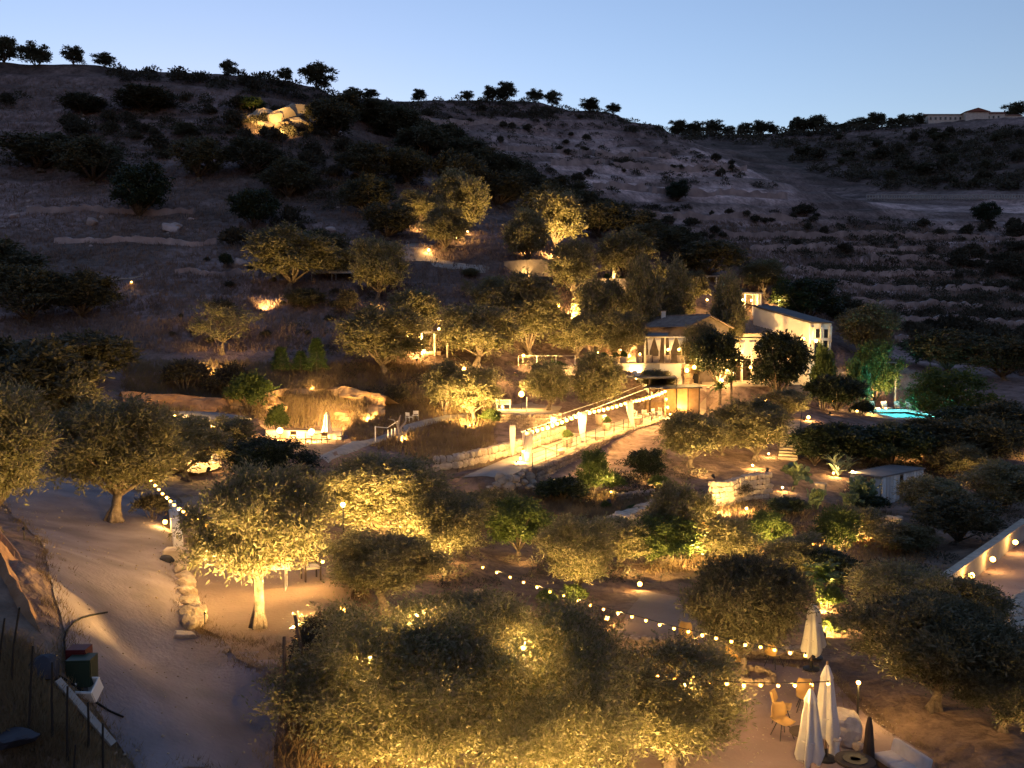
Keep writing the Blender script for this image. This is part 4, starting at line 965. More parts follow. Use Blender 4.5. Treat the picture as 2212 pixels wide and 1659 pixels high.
main = along(tops, 34, .12); festoon(along(tops, 60, .12), main, .135, 'dense row of glowing bulbs along the lounge terrace', watt=30, every=3)
dn = [tops[3], deckp(1440,84.6,1.9), deckp(1444,84.4,1.0), deckp(1452,84,.35), deckp(1475,84.5,.3)]
festoon(dn, along(dn, 6)[1:], .12, 'bulbs hanging down the last festoon post', watt=22, every=2)
lowp = [tops[0]]+[at(x, y, Y) for x, y, Y in ((1130,970,62.3),(1124,984,62),(1116,997,61.5),(1107,1010,60.5),(1098,1026,59.5),(1091,1043,58),(1084,1053,57.2),(1070,1057,57),(1055,1048,57.5),(1043,1049,57.5),(1031,1048,57.7),(1015,1050,57.5))]
festoon(lowp, lowp[1:], .115, 'bulbs trailing down the rubble beside the terrace entry', watt=22, every=2)
# handrail cables running up the terrace
for k, (a, b, lb) in enumerate(((at(1126,933,64),at(1401,838,86),'thick cable stretched above the festoon row'),(at(1180,905,76),at(1385,832,88),'thin upper cable behind the festoon row'))):
    c = MB().tube([a-a, (b-a)*.5-Vector((0,0,.15)), b-a], .03-.01*k, 5).build('cable', 'white_metal'); c.location = a; tag(c, lb, 'cable')
def railing(pts, h, label, sp=1.9, rails=3, m='iron', name='railing', r=.025):
    o0 = Vector(pts[0]); root = empty(name, o0); tag(root, label, 'railing'); n = max(2, int(sum((Vector(b)-Vector(a)).length for a, b in zip(pts, pts[1:]))/sp)+1)
    P_ = along(pts, n)
    for p in P_:
        MB().tube([p-o0-Vector((0,0,.1)), p-o0+Vector((0,0,h))], r*1.2, 5).build('post', m, root)
    for k in range(rails): MB().tube([p-o0+Vector((0,0,h*(k+1)/rails-.02)) for p in P_], r*.7, 4).build('rail', m, root)
    return root
railing([p+Vector((-.05,.15,.05)) for p in front], 1.0, 'thin iron railing along the lounge terrace front')
railing([at(885,965,73)-Vector((0,0,.4)), at(870,940,74)-Vector((0,0,.2))], .9, 'short iron rail by the sculpture', 1.2)

# pots, jars and chairs on the lounge terrace
def planter(loc, r, h, label, m='pot_clay', plant=True, pm='gbush0'):
    root = empty('planter', loc); MB().lathe((0,0,0), [(r*.62,0),(r*.9,h*.45),(r,h*.9),(r*1.06,h),(r*.9,h),(r*.85,h*.9)], 14).build('pot', m, root, True); tag(root, label, 'planter')
    if plant:
        p = PR[pm]; o = link('plant', p['crown'], root); o.location = (0,0,h*.75); o.scale = (r*1.1, r*1.1, r*1.2)
    return root
for px, y, r, h, lb, pl in ((1226,68.5,.42,.75,'clay planter at the front rail between first and second drape',True),(1310,76.5,.40,.75,'clay planter between second and third drape',True),(1376,79.5,.45,.8,'bulky clay planter right of the third drape',False),(1298,80,.5,1.0,'large pale jar behind the festoon row',False),(1212,73,.35,1.0,'dark leafy planter at the end of the block wall',True)):
    planter(deckp(px, y), r, h, lb, plant=pl)
def simple_chair(loc, rz, label, m='white_metal', seatm='cushion', s=1.0, group=None):
    root = empty('chair', loc, rz, s); tag(root, label, 'chair', group)
    for x in (-.22,.22):
        for y in (-.22,.22): MB().tube([(x,y,0),(x,y,.45 if y < 0 else .88)], .022, 5).build('leg', m, root)
    MB().box((0,0,.45), (.48,.48,.05)).build('seat', seatm, root); MB().box((0,.22,.72), (.46,.03,.3), rx=-.06).build('backrest', seatm, root)
    return root
for i, (px, y) in enumerate(((1368,84),(1381,83.2),(1394,84.5),(1407,85.2),(1422,85.8),(1428,82.8))):
    simple_chair(deckp(px, y), i*1.3, ['pale chair under the festoon end, first from the left','pale chair under the festoon end, second from the left','pale chair under the festoon end, third from the left','pale chair under the festoon end, fourth from the left','pale chair by the kiosk counter','pale chair beside the last festoon post'][i], group='chairs at the kiosk')
def round_table(loc, r, h, label, m='white_metal', top='wood', name='table'):
    root = empty(name, loc); MB().lathe((0,0,h-.04), [(r,0),(r,.04)], 18).build('table_top', top, root); MB().tube([(0,0,0),(0,0,h-.04)], .035, 6).build('pedestal', m, root); MB().lathe((0,0,0), [(r*.55,0),(r*.5,.03)], 12).build('base', m, root)
    return tag(root, label, 'table')
round_table(deckp(1390,82), .4, .74, 'small table among the pale chairs')
# rubble and rocks at the terrace entry
for i, (px, py) in enumerate(((1075,1052),(1088,1044),(1100,1036),(1112,1040),(1124,1030),(1135,1022),(1145,1034),(1060,1058),(1118,1052),(1098,1056),(1132,1046),(1150,1045),(1082,1036),(1140,1058))):
    g = G(px, py); boulder(g+Vector((0,0,.12)), rnd.uniform(.32,.6), 'pale rubble rock heaped at the lounge terrace entry', seed=500+i, group='rubble at the terrace entry', sub=2)
# curved stone wall
rw = [at(1067,912,79.2),at(1085,920,78.2),at(1115,926,77.4),at(1150,926,77.4),at(1180,920,78.0),at(1206,912,79.2)]
for p in rw: p.z = -8.15
stone_wall('curved_wall', rw, 1.45, 'curved dry-stone wall below the round upper terrace', (.5,.32), STONE, .5, seed=8)
drape('round_terrace', [Vector(p) for p in PADS['round'][0]], 'pale_gravel', .7, .06, .03, 22)
b = empty('bench', at(1088,858,84)); b.location.z = -6.75; tag(b, 'white slatted bench on the round terrace beside the brightest lamp', 'bench')
for z in (.45,.62,.8): MB().box((0,.02 if z < .5 else .2,z), (1.4,.4 if z < .5 else .04,.06)).build('slat', 'white_paint', b)
for x in (-.6,.6): MB().box((x,.05,.22), (.07,.4,.44)).build('leg', 'white_paint', b); MB().box((x,.24,.6), (.06,.05,.5)).build('backrest_post', 'white_paint', b)
for i, px in enumerate((1072,1138)): 
    c = MB().tube([(0,0,-.1),(0,0,1.5)], .05, 6).build('white_post', 'white_paint'); c.location = at(px, 895, 79); c.location.z = -6.8; tag(c, ('left','right')[i]+' white post at the edge of the round terrace', 'post')

# ---------------------------------------------------------------- kiosk, canopies
def quadroof(name, pts, thick, m, parent, o0):
    vs = [Vector(p)-o0 for p in pts]; v2 = [v-Vector((0,0,thick)) for v in vs]; n = len(vs)
    return MB().add(vs+v2, [tuple(range(n)), tuple(range(2*n-1,n-1,-1))]+[(i, n+i, n+(i+1) % n, (i+1) % n) for i in range(n)]).build(name, m, parent)
def kiosk():
    o0 = deckp(1480, 88); root = empty('kiosk', o0); tag(root, 'brown panelled kiosk with dark flat roof behind the festoon end', 'kiosk')
    zt = at(1440,835,87).z
    quadroof('roof', [Vector((*at(p,0,y).xy, zt)) for p, y in ((1396,86),(1440,84.5),(1526,86.5),(1520,91),(1410,91.5))], .12, 'dark_roof', root, o0)
    z0 = o0.z-.1
    for k, (p0, y0, p1, y1) in enumerate(((1448,88.2,1470,87.2),(1471,87.15,1494,86.9),(1495,86.9,1519,87.2))):
        a, b = at(p0,0,y0), at(p1,0,y1); c = Vector(((a.x+b.x)/2,(a.y+b.y)/2,(z0+zt)/2-.06))-o0; L = math.hypot(b.x-a.x,b.y-a.y)
        MB().box(c, (L-.04,.08,zt-z0-.12), rz=math.atan2(b.y-a.y,b.x-a.x)).build('panel', 'panel_wood', root)
    for p, y in ((1412,86.6),(1470,86.0),(1495,86.2),(1520,86.6)):
        q = at(p,0,y)-o0; MB().box((q.x,q.y,(z0+zt)/2-o0.z-.06), (.1,.1,zt-z0-.1)).build('post', 'dark_wood', root)
    q = at(1425,0,88.5)-o0; MB().box((q.x,q.y,.55), (2.2,.6,1.1)).build('counter', 'wood', root)
kiosk()
def canopy():
    zt = at(1400,813,90).z; o0 = Vector((*at(1400,0,90).xy, float(DECKZ(90)))); root = empty('shade_canopy', o0); tag(root, 'dark flat shade canopy below the house terrace wall', 'canopy')
    pts = [Vector((*at(p,0,y).xy, zt)) for p, y in ((1338,89),(1410,86.8),(1470,87.5),(1466,92.3),(1345,92.3))]
    quadroof('roof', pts, .1, 'dark_roof', root, o0)
    for p in pts[:3]: MB().box(Vector((p.x,p.y,(zt+o0.z)/2-.05))-o0, (.09,.09,zt-o0.z-.05)).build('post', 'dark_wood', root)
    for k in range(6):
        a, b = pts[0].lerp(pts[2],k/5), pts[4].lerp(pts[3],k/5); MB().tube([a-o0-Vector((0,0,.15)), b-o0-Vector((0,0,.15))], .04, 4).build('beam', 'dark_wood', root)
canopy()

# ---------------------------------------------------------------- main house
ZH = Z_HOUSE
def tiled_slope(a, b, c, d, o0, parent, m='roof_tile', name='roof_slope', sp=.32, th=.07):
    """a-b eave, d-c ridge; rounded tile rows run from eave to ridge"""
    a, b, c, d = (Vector(p)-o0 for p in (a, b, c, d)); n = max(4, int((b-a).length/sp)); nrm = (b-a).cross(d-a).normalized()
    if nrm.z < 0: nrm = -nrm
    V, F = [], []; m_ = n*4; rows = 7
    for j in range(rows+1):
        for i in range(m_+1):
            t = i/m_; p = (a.lerp(b,t)).lerp(d.lerp(c,t), j/rows); V.append(p+nrm*(th*abs(math.sin(math.pi*i/4))+.03*((j+1) % 2)))
    for j in range(rows):
        for i in range(m_): F.append((j*(m_+1)+i, j*(m_+1)+i+1, (j+1)*(m_+1)+i+1, (j+1)*(m_+1)+i))
    o = mesh_obj(name, V, F, m, parent); return o
def main_house():
    K = Vector((18.9,97,ZH)); g = Vector((5.7,4,0)).normalized(); e = Vector((-4,5.7,0)).normalized(); gw, el = 7.0, 7.5
    root = empty('main_house', K); tag(root, 'stone main house with low tiled gable roof and lit porch', 'house'); o0 = K
    ze, zr = 1.25-ZH, 2.4-ZH; c = [Vector((0,0,0)), g*gw, g*gw+e*el, e*el]; ap0, ap1 = g*gw/2, g*gw/2+e*el
    up = lambda v, z: Vector((v.x, v.y, z))
    vs = [up(p,-3) for p in c]+[up(p,ze) for p in c]+[up(ap0,zr),up(ap1,zr)]
    MB().add(vs, [(0,1,5,8,4),(1,2,6,5),(2,3,7,9,6),(3,0,4,7)]).build('wall', 'house_stone', root)
    ov = .45
    A0, A1 = up(-g*ov-e*ov, ze-.16), up(-g*ov+e*(el+ov), ze-.16); R0, R1 = up(ap0-e*ov, zr+.06), up(ap1+e*ov, zr+.06); B0, B1 = up(g*(gw+ov)-e*ov, ze-.16), up(g*(gw+ov)+e*(el+ov), ze-.16)
    tiled_slope(A0+o0, A1+o0, R1+o0, R0+o0, o0, root); tiled_slope(B0+o0, B1+o0, R1+o0, R0+o0, o0, root)
    for P_, Q_ in ((A0,R0),(B0,R0)): MB().tube([P_-Vector((0,0,.06)), Q_-Vector((0,0,.06))], .09, 5).build('verge', 'roof_tile', root)
    MB().tube([R0+Vector((0,0,.05)), R1+Vector((0,0,.05))], .12, 6).build('ridge_tiles', 'roof_tile', root)
    ch = MB().box(up(ap1*.85, zr+.2), (.5,.5,.9)).build('chimney', 'white_wall', root); MB().box(up(ap1*.85, zr+.72), (.66,.66,.08)).build('chimney_cap', 'roof_tile', ch)
    # glazed openings on the gable front and on the left side
    ang = math.atan2(g.y, g.x)
    for k, (s, w, hh, z) in enumerate(((1.1,1.3,2.3,1.15),(2.7,1.3,2.3,1.15))):
        p = g*s-e*.03; w_ = MB().box((p.x,p.y,z), (w,.06,hh), rz=ang).build('glass_door', 'glass_dark', root); q = p-e*.04
        for dx in (-w/2,0,w/2): MB().box((q.x+g.x*dx,q.y+g.y*dx,z), (.07,.07,hh+.1), rz=ang).build('frame', 'white_metal', w_)
    # stone facing stones on the gable
    rr = random.Random(3)
    for k in range(70):
        s, z = rr.uniform(3.6,6.8), rr.uniform(.2, 3.4)
        st = link('facing_stone', rr.choice(STONE), root); p = g*s-e*.02; st.location = (p.x,p.y,z); st.rotation_euler = (0,rr.uniform(-.1,.1),ang); st.scale = (rr.uniform(.3,.6),.12,rr.uniform(.2,.34))
main_house()
def porch():
    o0 = Vector((*at(1450,0,95).xy, ZH)); root = empty('house_porch', o0); tag(root, 'white steel porch frame with tied curtains before the house', 'porch')
    zt = 2.95; P4 = [Vector((*at(p,0,y).xy, ZH))-o0 for p, y in ((1400,95.2),(1487,93.9),(1492,97.0),(1398,99.5))]
    for p in P4+[(P4[0]+P4[1])/2]: MB().box((p.x,p.y,zt/2), (.09,.09,zt)).build('post', 'white_metal', root)
    for a, b in ((0,1),(1,2),(2,3),(3,0)): MB().tube([P4[a]+Vector((0,0,zt)), P4[b]+Vector((0,0,zt))], .06, 4).build('beam', 'white_metal', root)
    quadroof('roof', [P4[0]+Vector((-.3,-.3,zt+.1))+o0, (P4[0]+P4[1])/2+Vector((.2,-.3,zt+.1))+o0, (P4[2]+P4[3])/2+Vector((.4,.4,zt+.5))+o0, P4[3]+Vector((-.3,.4,zt+.5))+o0], .06, 'grey_roof', root, o0)
    for k in range(7):
        a, b = P4[0].lerp(P4[1], .5+k/12), P4[3].lerp(P4[2], .5+k/12); MB().tube([a+Vector((0,0,zt+.09)), b+Vector((0,0,zt+.09))], .035, 4).build('rafter', 'wood', root)
    for k, (t, s) in enumerate(((.08,1),(.36,-1),(.62,1),(.93,-1))):
        p = P4[0].lerp(P4[1], t); V = []; n, m = 8, 8
        for j in range(m+1):
            u = j/m; w = .55*(1-u*1.5)+.1 if u < .6 else .1+.18*(u-.6)
            for i in range(n+1): V.append((p.x+s*(i/n-.2)*w, p.y-.08+.04*math.sin(i*2.4), zt-.1-u*2.3))
        o = MB().add(V, [(j*(n+1)+i, j*(n+1)+i+1, (j+1)*(n+1)+i+1, (j+1)*(n+1)+i) for j in range(m) for i in range(n)]).build('curtain', 'canvas', root, True); o.modifiers.new('s','SOLIDIFY').thickness = .02
porch()
# lower storey wall of the house terrace, with its stair
a, b = at(1432,0,93.2), at(1486,0,92.6); r = empty('terrace_wall', Vector((a.x,a.y,-7.6))); tag(r, 'bright white retaining wall under the house porch', 'wall')
def wallseg(name, a, b, z0, z1, m, parent, o0, th=.35):
    L = math.hypot(b.x-a.x,b.y-a.y); return MB().box(Vector(((a.x+b.x)/2,(a.y+b.y)/2,(z0+z1)/2))-o0, (L,th,z1-z0), rz=math.atan2(b.y-a.y,b.x-a.x)).build(name, m, parent)
wallseg('wall', a, b, -8.0, ZH+.12, 'white_wall', r, r.location); wallseg('coping', a, b, ZH+.12, ZH+.22, 'pale_stone', r, r.location, .5)
a2, b2 = at(1290,0,93.4), at(1431.5,0,93.2); r = empty('forecourt_wall', Vector((a2.x,a2.y,-6))); tag(r, 'grey terrace wall left of the white one, under the potted forecourt', 'wall')
wallseg('wall', a2, b2, -7.6, ZH+.1, 'concrete', r, r.location); wallseg('coping', a2, b2, ZH+.1, ZH+.2, 'pale_stone', r, r.location, .5)
st = empty('white_stair', Vector((*at(1390,0,92).xy, -5.5))); tag(st, 'white stair climbing beside the shade canopy', 'stair')
for k in range(10):
    p = at(1378+k*4.2,0,91.6); MB().box((p.x-st.location.x, p.y-st.location.y, 1.9-k*.27), (.34,1.2,.3)).build('step', 'white_paint', st)
rs_ = [at(1484,0,92.4),at(1502,0,93.6)]
for p in rs_: p.z = -6.2
stone_wall('corner_wall', rs_, 3.4, 'rough stone corner right of the bright white wall', (.45,.32), STONE, .4, seed=12)
d = empty('doorway', Vector((*at(1507,0,94).xy, -6.0))); MB().box((0,0,1.1),(1.0,.1,2.2)).build('door', 'black_metal', d); MB().box((0,-.04,2.25),(1.3,.2,.12)).build('lintel', 'stone', d); MB().box((-.58,-.04,1.1),(.12,.2,2.2)).build('jamb', 'stone', d); MB().box((.58,-.04,1.1),(.12,.2,2.2)).build('jamb', 'stone', d); tag(d, 'dark doorway beside the stone corner', 'door')
# pots along the forecourt
for i, (px, y, r_, h) in enumerate(((1310,95,.4,.7),(1335,96,.38,.7),(1352,95,.42,.8),(1386,94.6,.36,.9),(1408,94.6,.34,1.0),(1424,94.4,.36,.9),(1449,94.2,.38,1.0),(1478,94.0,.38,1.0))):
    planter(Vector((*at(px,0,y).xy, ZH+.02)), r_, h, ['clay pot at the far left of the house forecourt','second clay pot of the house forecourt row','third clay pot of the house forecourt row','tall jar at the left porch post','slim jar right of the left porch post','tall jar between the porch curtains','large jar on the terrace wall under the porch','large jar at the right porch post'][i], plant=i < 3)
# annex
def annex():
    A = Vector((33.5,100,-2.9)); u = Vector((-4.6,6,0)).normalized()*7.7; w = Vector((3.3,2.5,0)).normalized()*4.2; root = empty('annex', A); o0 = A
    tag(root, 'plain white annex with mono-pitch dark roof and lit curtained end', 'house')
    h0, h1 = 1.6+2.9, 3.6+2.9; up = lambda v, z: Vector((v.x,v.y,z)); z0 = Vector((0,0,0))
    vs = [up(z0,-2.5),up(w,-2.5),up(w+u,-2.5),up(u,-2.5),up(z0,h0),up(w,h0),up(w+u,h1),up(u,h1)]
    MB().add(vs, [(0,1,5,4),(1,2,6,5),(2,3,7,6),(3,0,4,7)]).build('wall', 'white_wall', root)
    ov = .25; un, wn_ = u.normalized(), w.normalized(); q = [up(-un*ov-wn_*.05,h0+.02),up(w+wn_*ov-un*ov,h0+.02),up(w+u+un*ov+wn_*ov,h1+.15),up(u+un*ov-wn_*.05,h1+.15)]
    quadroof('roof', [p+o0+Vector((0,0,.14)) for p in q], .14, 'dark_roof', root, o0)
    ang = math.atan2(w.y,w.x); nrm = Vector((w.y,-w.x,0)).normalized()
    for s, ww, z, hh in ((.30,1.1,1.3,2.5),(.70,1.1,1.3,2.5),(.34,1.0,3.35,1.0),(.72,1.0,3.35,1.0)):
        p = w*s+nrm*.03; d_ = MB().box((p.x,p.y,z),(ww,.06,hh),rz=ang).build('window' if hh < 2 else 'glass_door', 'glass_dark', root)
        for sx in (-1,1):
            q_ = p+wn_*ww*.5*sx+nrm*.06; MB().box((q_.x,q_.y,z),(.08,.08,hh+.1),rz=ang).build('frame','white_metal',d_)
    for s in (.08,.5,.92):
        p = w*s+nrm*.14; V = []; n, m = 8, 6
        for j in range(m+1):
            t = j/m
            for i in range(n+1):
                q_ = p+wn_*(i/n-.5)*(.5-.2*t)+nrm*.04*math.sin(i*2.5); V.append((q_.x,q_.y,h0-.25-t*1.9))
        o = MB().add(V, [(j*(n+1)+i, j*(n+1)+i+1, (j+1)*(n+1)+i+1, (j+1)*(n+1)+i) for j in range(m) for i in range(n)]).build('curtain','canvas',root,True); o.modifiers.new('s','SOLIDIFY').thickness = .02
    p = -Vector((w.y,-w.x,0))*0; q_ = u*.62-wn_*.03; wdw = MB().box((q_.x,q_.y,2.9),(.8,.1,.7),rz=math.atan2(u.y,u.x)).build('window','glass_dark',root); MB().box((q_.x-wn_.x*.05,q_.y-wn_.y*.05,2.5),(.95,.14,.08),rz=math.atan2(u.y,u.x)).build('sill','pale_stone',wdw)
annex()
def link_house():
    o0 = Vector((*at(1630,0,104).xy, Z_YARD)); root = empty('middle_house', o0); tag(root, 'low tiled house between main house and annex, over the lit yard', 'house')
    a, b, c, d_ = (Vector((*at(p,0,y).xy, 0)) for p, y in ((1584,103),(1672,103),(1672,108.5),(1584,108.5))); ze, zr = .45, 2.1
    vs = [Vector((p.x-o0.x,p.y-o0.y,z)) for z in (-.5,) for p in (a,b,c,d_)]+[Vector((p.x-o0.x,p.y-o0.y,(ze if k < 2 else zr)-o0.z)) for k, p in enumerate((a,b,c,d_))]
    MB().add(vs, [(0,1,5,4),(1,2,6,5),(2,3,7,6),(3,0,4,7)]).build('wall','plaster',root)
    tiled_slope(Vector((a.x-.3,a.y-.4,ze+.02)),Vector((b.x+.3,b.y-.4,ze+.02)),Vector((c.x+.3,c.y+.2,zr+.08)),Vector((d_.x-.3,d_.y+.2,zr+.08)),o0,root)
    for p in (1600,1625,1650):
        q = Vector((*at(p,0,102.95).xy,0)); x, y = q.x-o0.x, q.y-o0.y; dr = MB().box((x,y,1.25),(1.0,.08,2.5)).build('doorway','dark_wood',root); MB().box((x,y-.04,2.56),(1.2,.12,.1)).build('frame','white_metal',dr)
    for p in (1594,1614,1634):
        q = Vector((*at(p,0,100.6).xy,0)); x, y = q.x-o0.x, q.y-o0.y; MB().box((x,y,2.4),(.09,.09,4.8)).build('porch_post','white_metal',root); V = []; n, m = 7, 6
        for j in range(m+1):
            t = j/m; w = .6*(1-t*.8)
            for i in range(n+1): V.append((x+(i/n-.5)*w, y-.1+.04*math.sin(i*2.5), 4.7-t*2.0))
        o = MB().add(V, [(j*(n+1)+i, j*(n+1)+i+1, (j+1)*(n+1)+i+1, (j+1)*(n+1)+i) for j in range(m) for i in range(n)]).build('curtain','canvas',root,True); o.modifiers.new('s','SOLIDIFY').thickness = .02
    a_, b_ = at(1494,0,97.5), at(1655,0,100.4); MB().tube([Vector((a_.x-o0.x,a_.y-o0.y,5.0)),Vector((b_.x-o0.x,b_.y-o0.y,5.0))],.08,4).build('beam','iron',root)
link_house()
drape('paved_yard', [Vector(p) for p in PADS['yard'][0]], 'pale_gravel', .8, .05, .02, 30)
drape('house_forecourt', [Vector(p) for p in PADS['house'][0]], 'pale_gravel', .8, .05, .02, 31)
def pavilion(px0, px1, y0, y1, Y0, Y1, label, roofm, wallm, name='pavilion', posts=True, back=True, rth=.2):
    zt = at(px0, y0, Y0).z; zb = at(px0, y1, Y0).z; o0 = Vector((*at((px0+px1)/2,0,(Y0+Y1)/2).xy, zb)); root = empty(name, o0); tag(root, label, 'pavilion')
    x0, x1 = at(px0,0,Y0).x-o0.x, at(px1,0,Y0).x-o0.x; d0, d1 = Y0-o0.y, Y1-o0.y; hz = zt-zb
    MB().box(((x0+x1)/2,(d0+d1)/2,hz-rth/2),(x1-x0+.3,d1-d0+.3,rth)).build('roof',roofm,root)
    if back: MB().box(((x0+x1)/2,d1-.1,(hz-rth)/2-.3),(x1-x0,.2,hz-rth+.6)).build('back_wall',wallm,root); MB().box((x1-.1,(d0+d1)/2+.3,(hz-rth)/2-.3),(.2,(d1-d0)*.7,hz-rth+.6)).build('side_wall',wallm,root)
    if posts:
        for x in (x0+.1,(x0+x1)/2,x1-.1): MB().box((x,d0+.1,(hz-rth)/2-.4),(.16,.16,hz-rth+.8)).build('pillar','white_wall',root)
    return root, o0, x0, x1, d0, d1, hz
r_, o_, x0, x1, d0, d1, hz = pavilion(905,965,716,782,92,96,'ochre pavilion with lit counter left of the big olive','dark_roof','ochre_wall')
MB().box(((x0+x1)/2-.3,d0+.6,.5),(x1-x0-1.0,.6,1.0)).build('counter','ochre_wall',r_); MB().box(((x0+x1)/2-.3,d0+.6,1.04),(x1-x0-.9,.75,.08)).build('counter_top','pale_stone',r_)
pavilion(1533,1577,595,622,125,129,'small flat-roofed pavilion above the house, red wall','grey_roof','red_wall')
pavilion(1617,1655,632,668,116,121,'pale flat-roofed shelter behind the annex, lit inside','concrete','plaster')
bc = empty('bar_counter', G(1528,684)); bc.location = Vector((*at(1528,0,112).xy, float(gz(at(1528,0,112).x,112)))); tag(bc, 'long upper bar counter with red base above the house roof', 'counter'); MB().box((0,0,.5),(1.6,.6,1.0)).build('base','red_wall',bc); MB().box((0,0,1.06),(1.9,.8,.12)).build('counter_top','white_wall',bc)
# upper garden wall with glowing column
uw = [Vector((*at(p,0,y).xy,0)) for p, y in ((1262,112),(1300,111.5),(1345,111.5),(1372,112))]
r = empty('garden_wall', Vector((uw[0].x,uw[0].y,float(gz(uw[0].x,uw[0].y)))));  tag(r, 'plastered upper garden wall glowing white from floodlights', 'wall')
for i, (a, b) in enumerate(zip(uw, uw[1:])): wallseg('wall', a, b, r.location.z-.8, r.location.z+1.0, 'pale_stone', r, r.location, .3)
col = MB().lathe((0,0,0),[(.32,-.5),(.3,0),(.24,1.6),(.2,2.7),(.26,2.75),(.26,2.95)],10).build('column','white_wall'); p = at(1330,0,114); col.location = onground(p.x,p.y); tag(col, 'tapering white column lit from below in the upper garden', 'column')
for i, px in enumerate((1316,1346)):
    p = at(px,0,112.8); planter(onground(p.x,p.y), .5, 1.0, ('left','right')[i]+' planter beside the glowing white column', 'teal_cushion')
lw_ = [Vector((*at(p,0,y).xy,0)) for p, y in ((1090,116),(1140,113.5),(1200,112.5))]
r = empty('garden_wall', Vector((lw_[0].x,lw_[0].y,float(gz(lw_[0].x,lw_[0].y))))); tag(r, 'unlit low plaster wall under the orange glow in the upper garden', 'wall')
for a, b in zip(lw_, lw_[1:]): wallseg('wall', a, b, r.location.z-1.6, r.location.z+.55, 'house_stone', r, r.location, .3)
yw = [Vector((*at(p,0,92.5).xy,-3.9)) for p in (1188,1212,1240)]
stone_wall('garden_wall', yw, 1.0, 'short yellow-lit stone wall below the forecourt railing', (.5,.33), PALE, .4, seed=14)
railing([Vector((*at(p,0,y).xy,-3.0)) for p, y in ((1120,93.5),(1150,93),(1200,93),(1245,93.2))], 1.1, 'white post rail left of the house forecourt', 2.0, 1, 'white_metal')
round_table(onground(*at(1130,0,94).xy), .9, .8, 'wide bar table with a lamp on it, left of the forecourt rail', top='wood')

# ---------------------------------------------------------------- left restaurant and white wall
def restaurant():
    o0 = Vector((*at(365,0,66).xy, -9.2)); root = empty('restaurant', o0); tag(root, 'low open restaurant with shallow dark roof glowing behind the roadside olives', 'building')
    zt = at(365,905,66).z-o0.z; x0, x1 = at(262,0,64).x-o0.x, at(470,0,64).x-o0.x
    V = []; n = 12
    for i in range(n+1):
        t = i/n; x = x0-.4+(x1-x0+.8)*t; zc = zt+.45*math.sin(math.pi*t)**.7-.25
        for y, dz in ((-2.6,-.12),(.4,.35),(3.4,-.02)): V.append((x,y,zc+dz))
    F = [(i*3+k, (i+1)*3+k, (i+1)*3+k+1, i*3+k+1) for i in range(n) for k in range(2)]
    o = MB().add(V,F).build('roof','grey_roof',root,True); o.modifiers.new('s','SOLIDIFY').thickness = .14
    MB().box(((x0+x1)/2,3.0,zt/2-.4),(x1-x0,.25,zt+.2)).build('back_wall','ochre_wall',root)
    for x in (x0+.2,x1-.2): MB().box((x,1.2,zt/2-.4),(.25,3.4,zt+.2)).build('side_wall','ochre_wall',root)
    for k in range(5): MB().box((x0+.3+(x1-x0-.6)*k/4,-2.2,zt/2-.35),(.18,.18,zt+.1)).build('post','wood',root)
    MB().box(((x0+x1)/2,1.6,.55),((x1-x0)*.6,.6,1.1)).build('counter','ochre_wall',root)
    for k in range(3):
        x = x0+1.2+k*(x1-x0-2.4)/2; w = MB().box((x,2.84,1.6),(1.0,.08,1.0)).build('window','glass_dark',root); MB().box((x,2.8,1.05),(1.15,.16,.08)).build('sill','pale_stone',w)
restaurant()
drape('dining_terrace', [at(*p) for p in ((265,1010,58),(290,960,63),(470,955,63),(480,1005,57),(430,1035,54),(330,1040,54))], 'pale_gravel', .7, .3, .1, 33)
for i, (px, y) in enumerate(((300,59),(345,57.5),(400,60),(440,58.5))):
    p = at(px,0,y); lb = ['first','second','third','fourth'][i]; round_table(onground(p.x,p.y,.3), .5, .74, lb+' dining table from the left under the restaurant trees'); simple_chair(onground(p.x+.8,p.y,.3), -1.5, lb+' dining chair from the left under the restaurant trees', 'dark_wood', 'wood')
rail_ = [onground(*at(p,0,y).xy,.3) for p, y in ((278,55.5),(330,54),(372,53.5))]
railing(rail_, .95, 'black rail in front of the glowing dining terrace', 1.6, 2)
wa, wb = at(576,930,74), at(738,936,72.5); r = empty('white_wall', Vector((wa.x,wa.y,Z_WALL))); tag(r, 'long low white wall washed yellow by two lamps', 'wall')
wallseg('wall', wa, wb, Z_WALL-.6, wa.z+.02, 'white_wall', r, r.location, .3); wallseg('coping', wa, wb, wa.z+.02, wa.z+.09, 'pale_stone', r, r.location, .4)
def parasol(loc, h, r, label, m='canvas', strap=True, group=None, rz=0.0):
    root = empty('parasol', loc, rz); tag(root, label, 'parasol', group); n = 30; V = []
    prof = [(.015,1.0),(.08,.955),(.17,.86),(.13,.84),(.17,.70),(.22,.5),(.29,.3),(.25,.22)]
    for k, (rr_, z) in enumerate(prof):
        for i in range(n):
            a = 2*math.pi*i/n; f = 1+(.40 if k > 2 else .12)*math.cos(6*a+k*.2); V.append((rr_*r/.27*f*math.cos(a), rr_*r/.27*f*math.sin(a), z*h+(.03*h*math.cos(4*a) if k == len(prof)-1 else 0)))
    MB().add(V, [(k*n+i, k*n+(i+1) % n, (k+1)*n+(i+1) % n, (k+1)*n+i) for k in range(len(prof)-1) for i in range(n)]).build('canopy', m, root, True)
    MB().tube([(r*.88*math.cos(i*.6283),r*.88*math.sin(i*.6283),h*.45) for i in range(11)], .022, 5).build('strap', m, root)
    MB().tube([(0,0,0),(0,0,h*1.03)], .03, 6).build('pole', 'wood', root)
    MB().lathe((0,0,0),[(.28,0),(.28,.05),(.06,.09),(.05,.3)],12).build('base','black_metal',root)
    return root
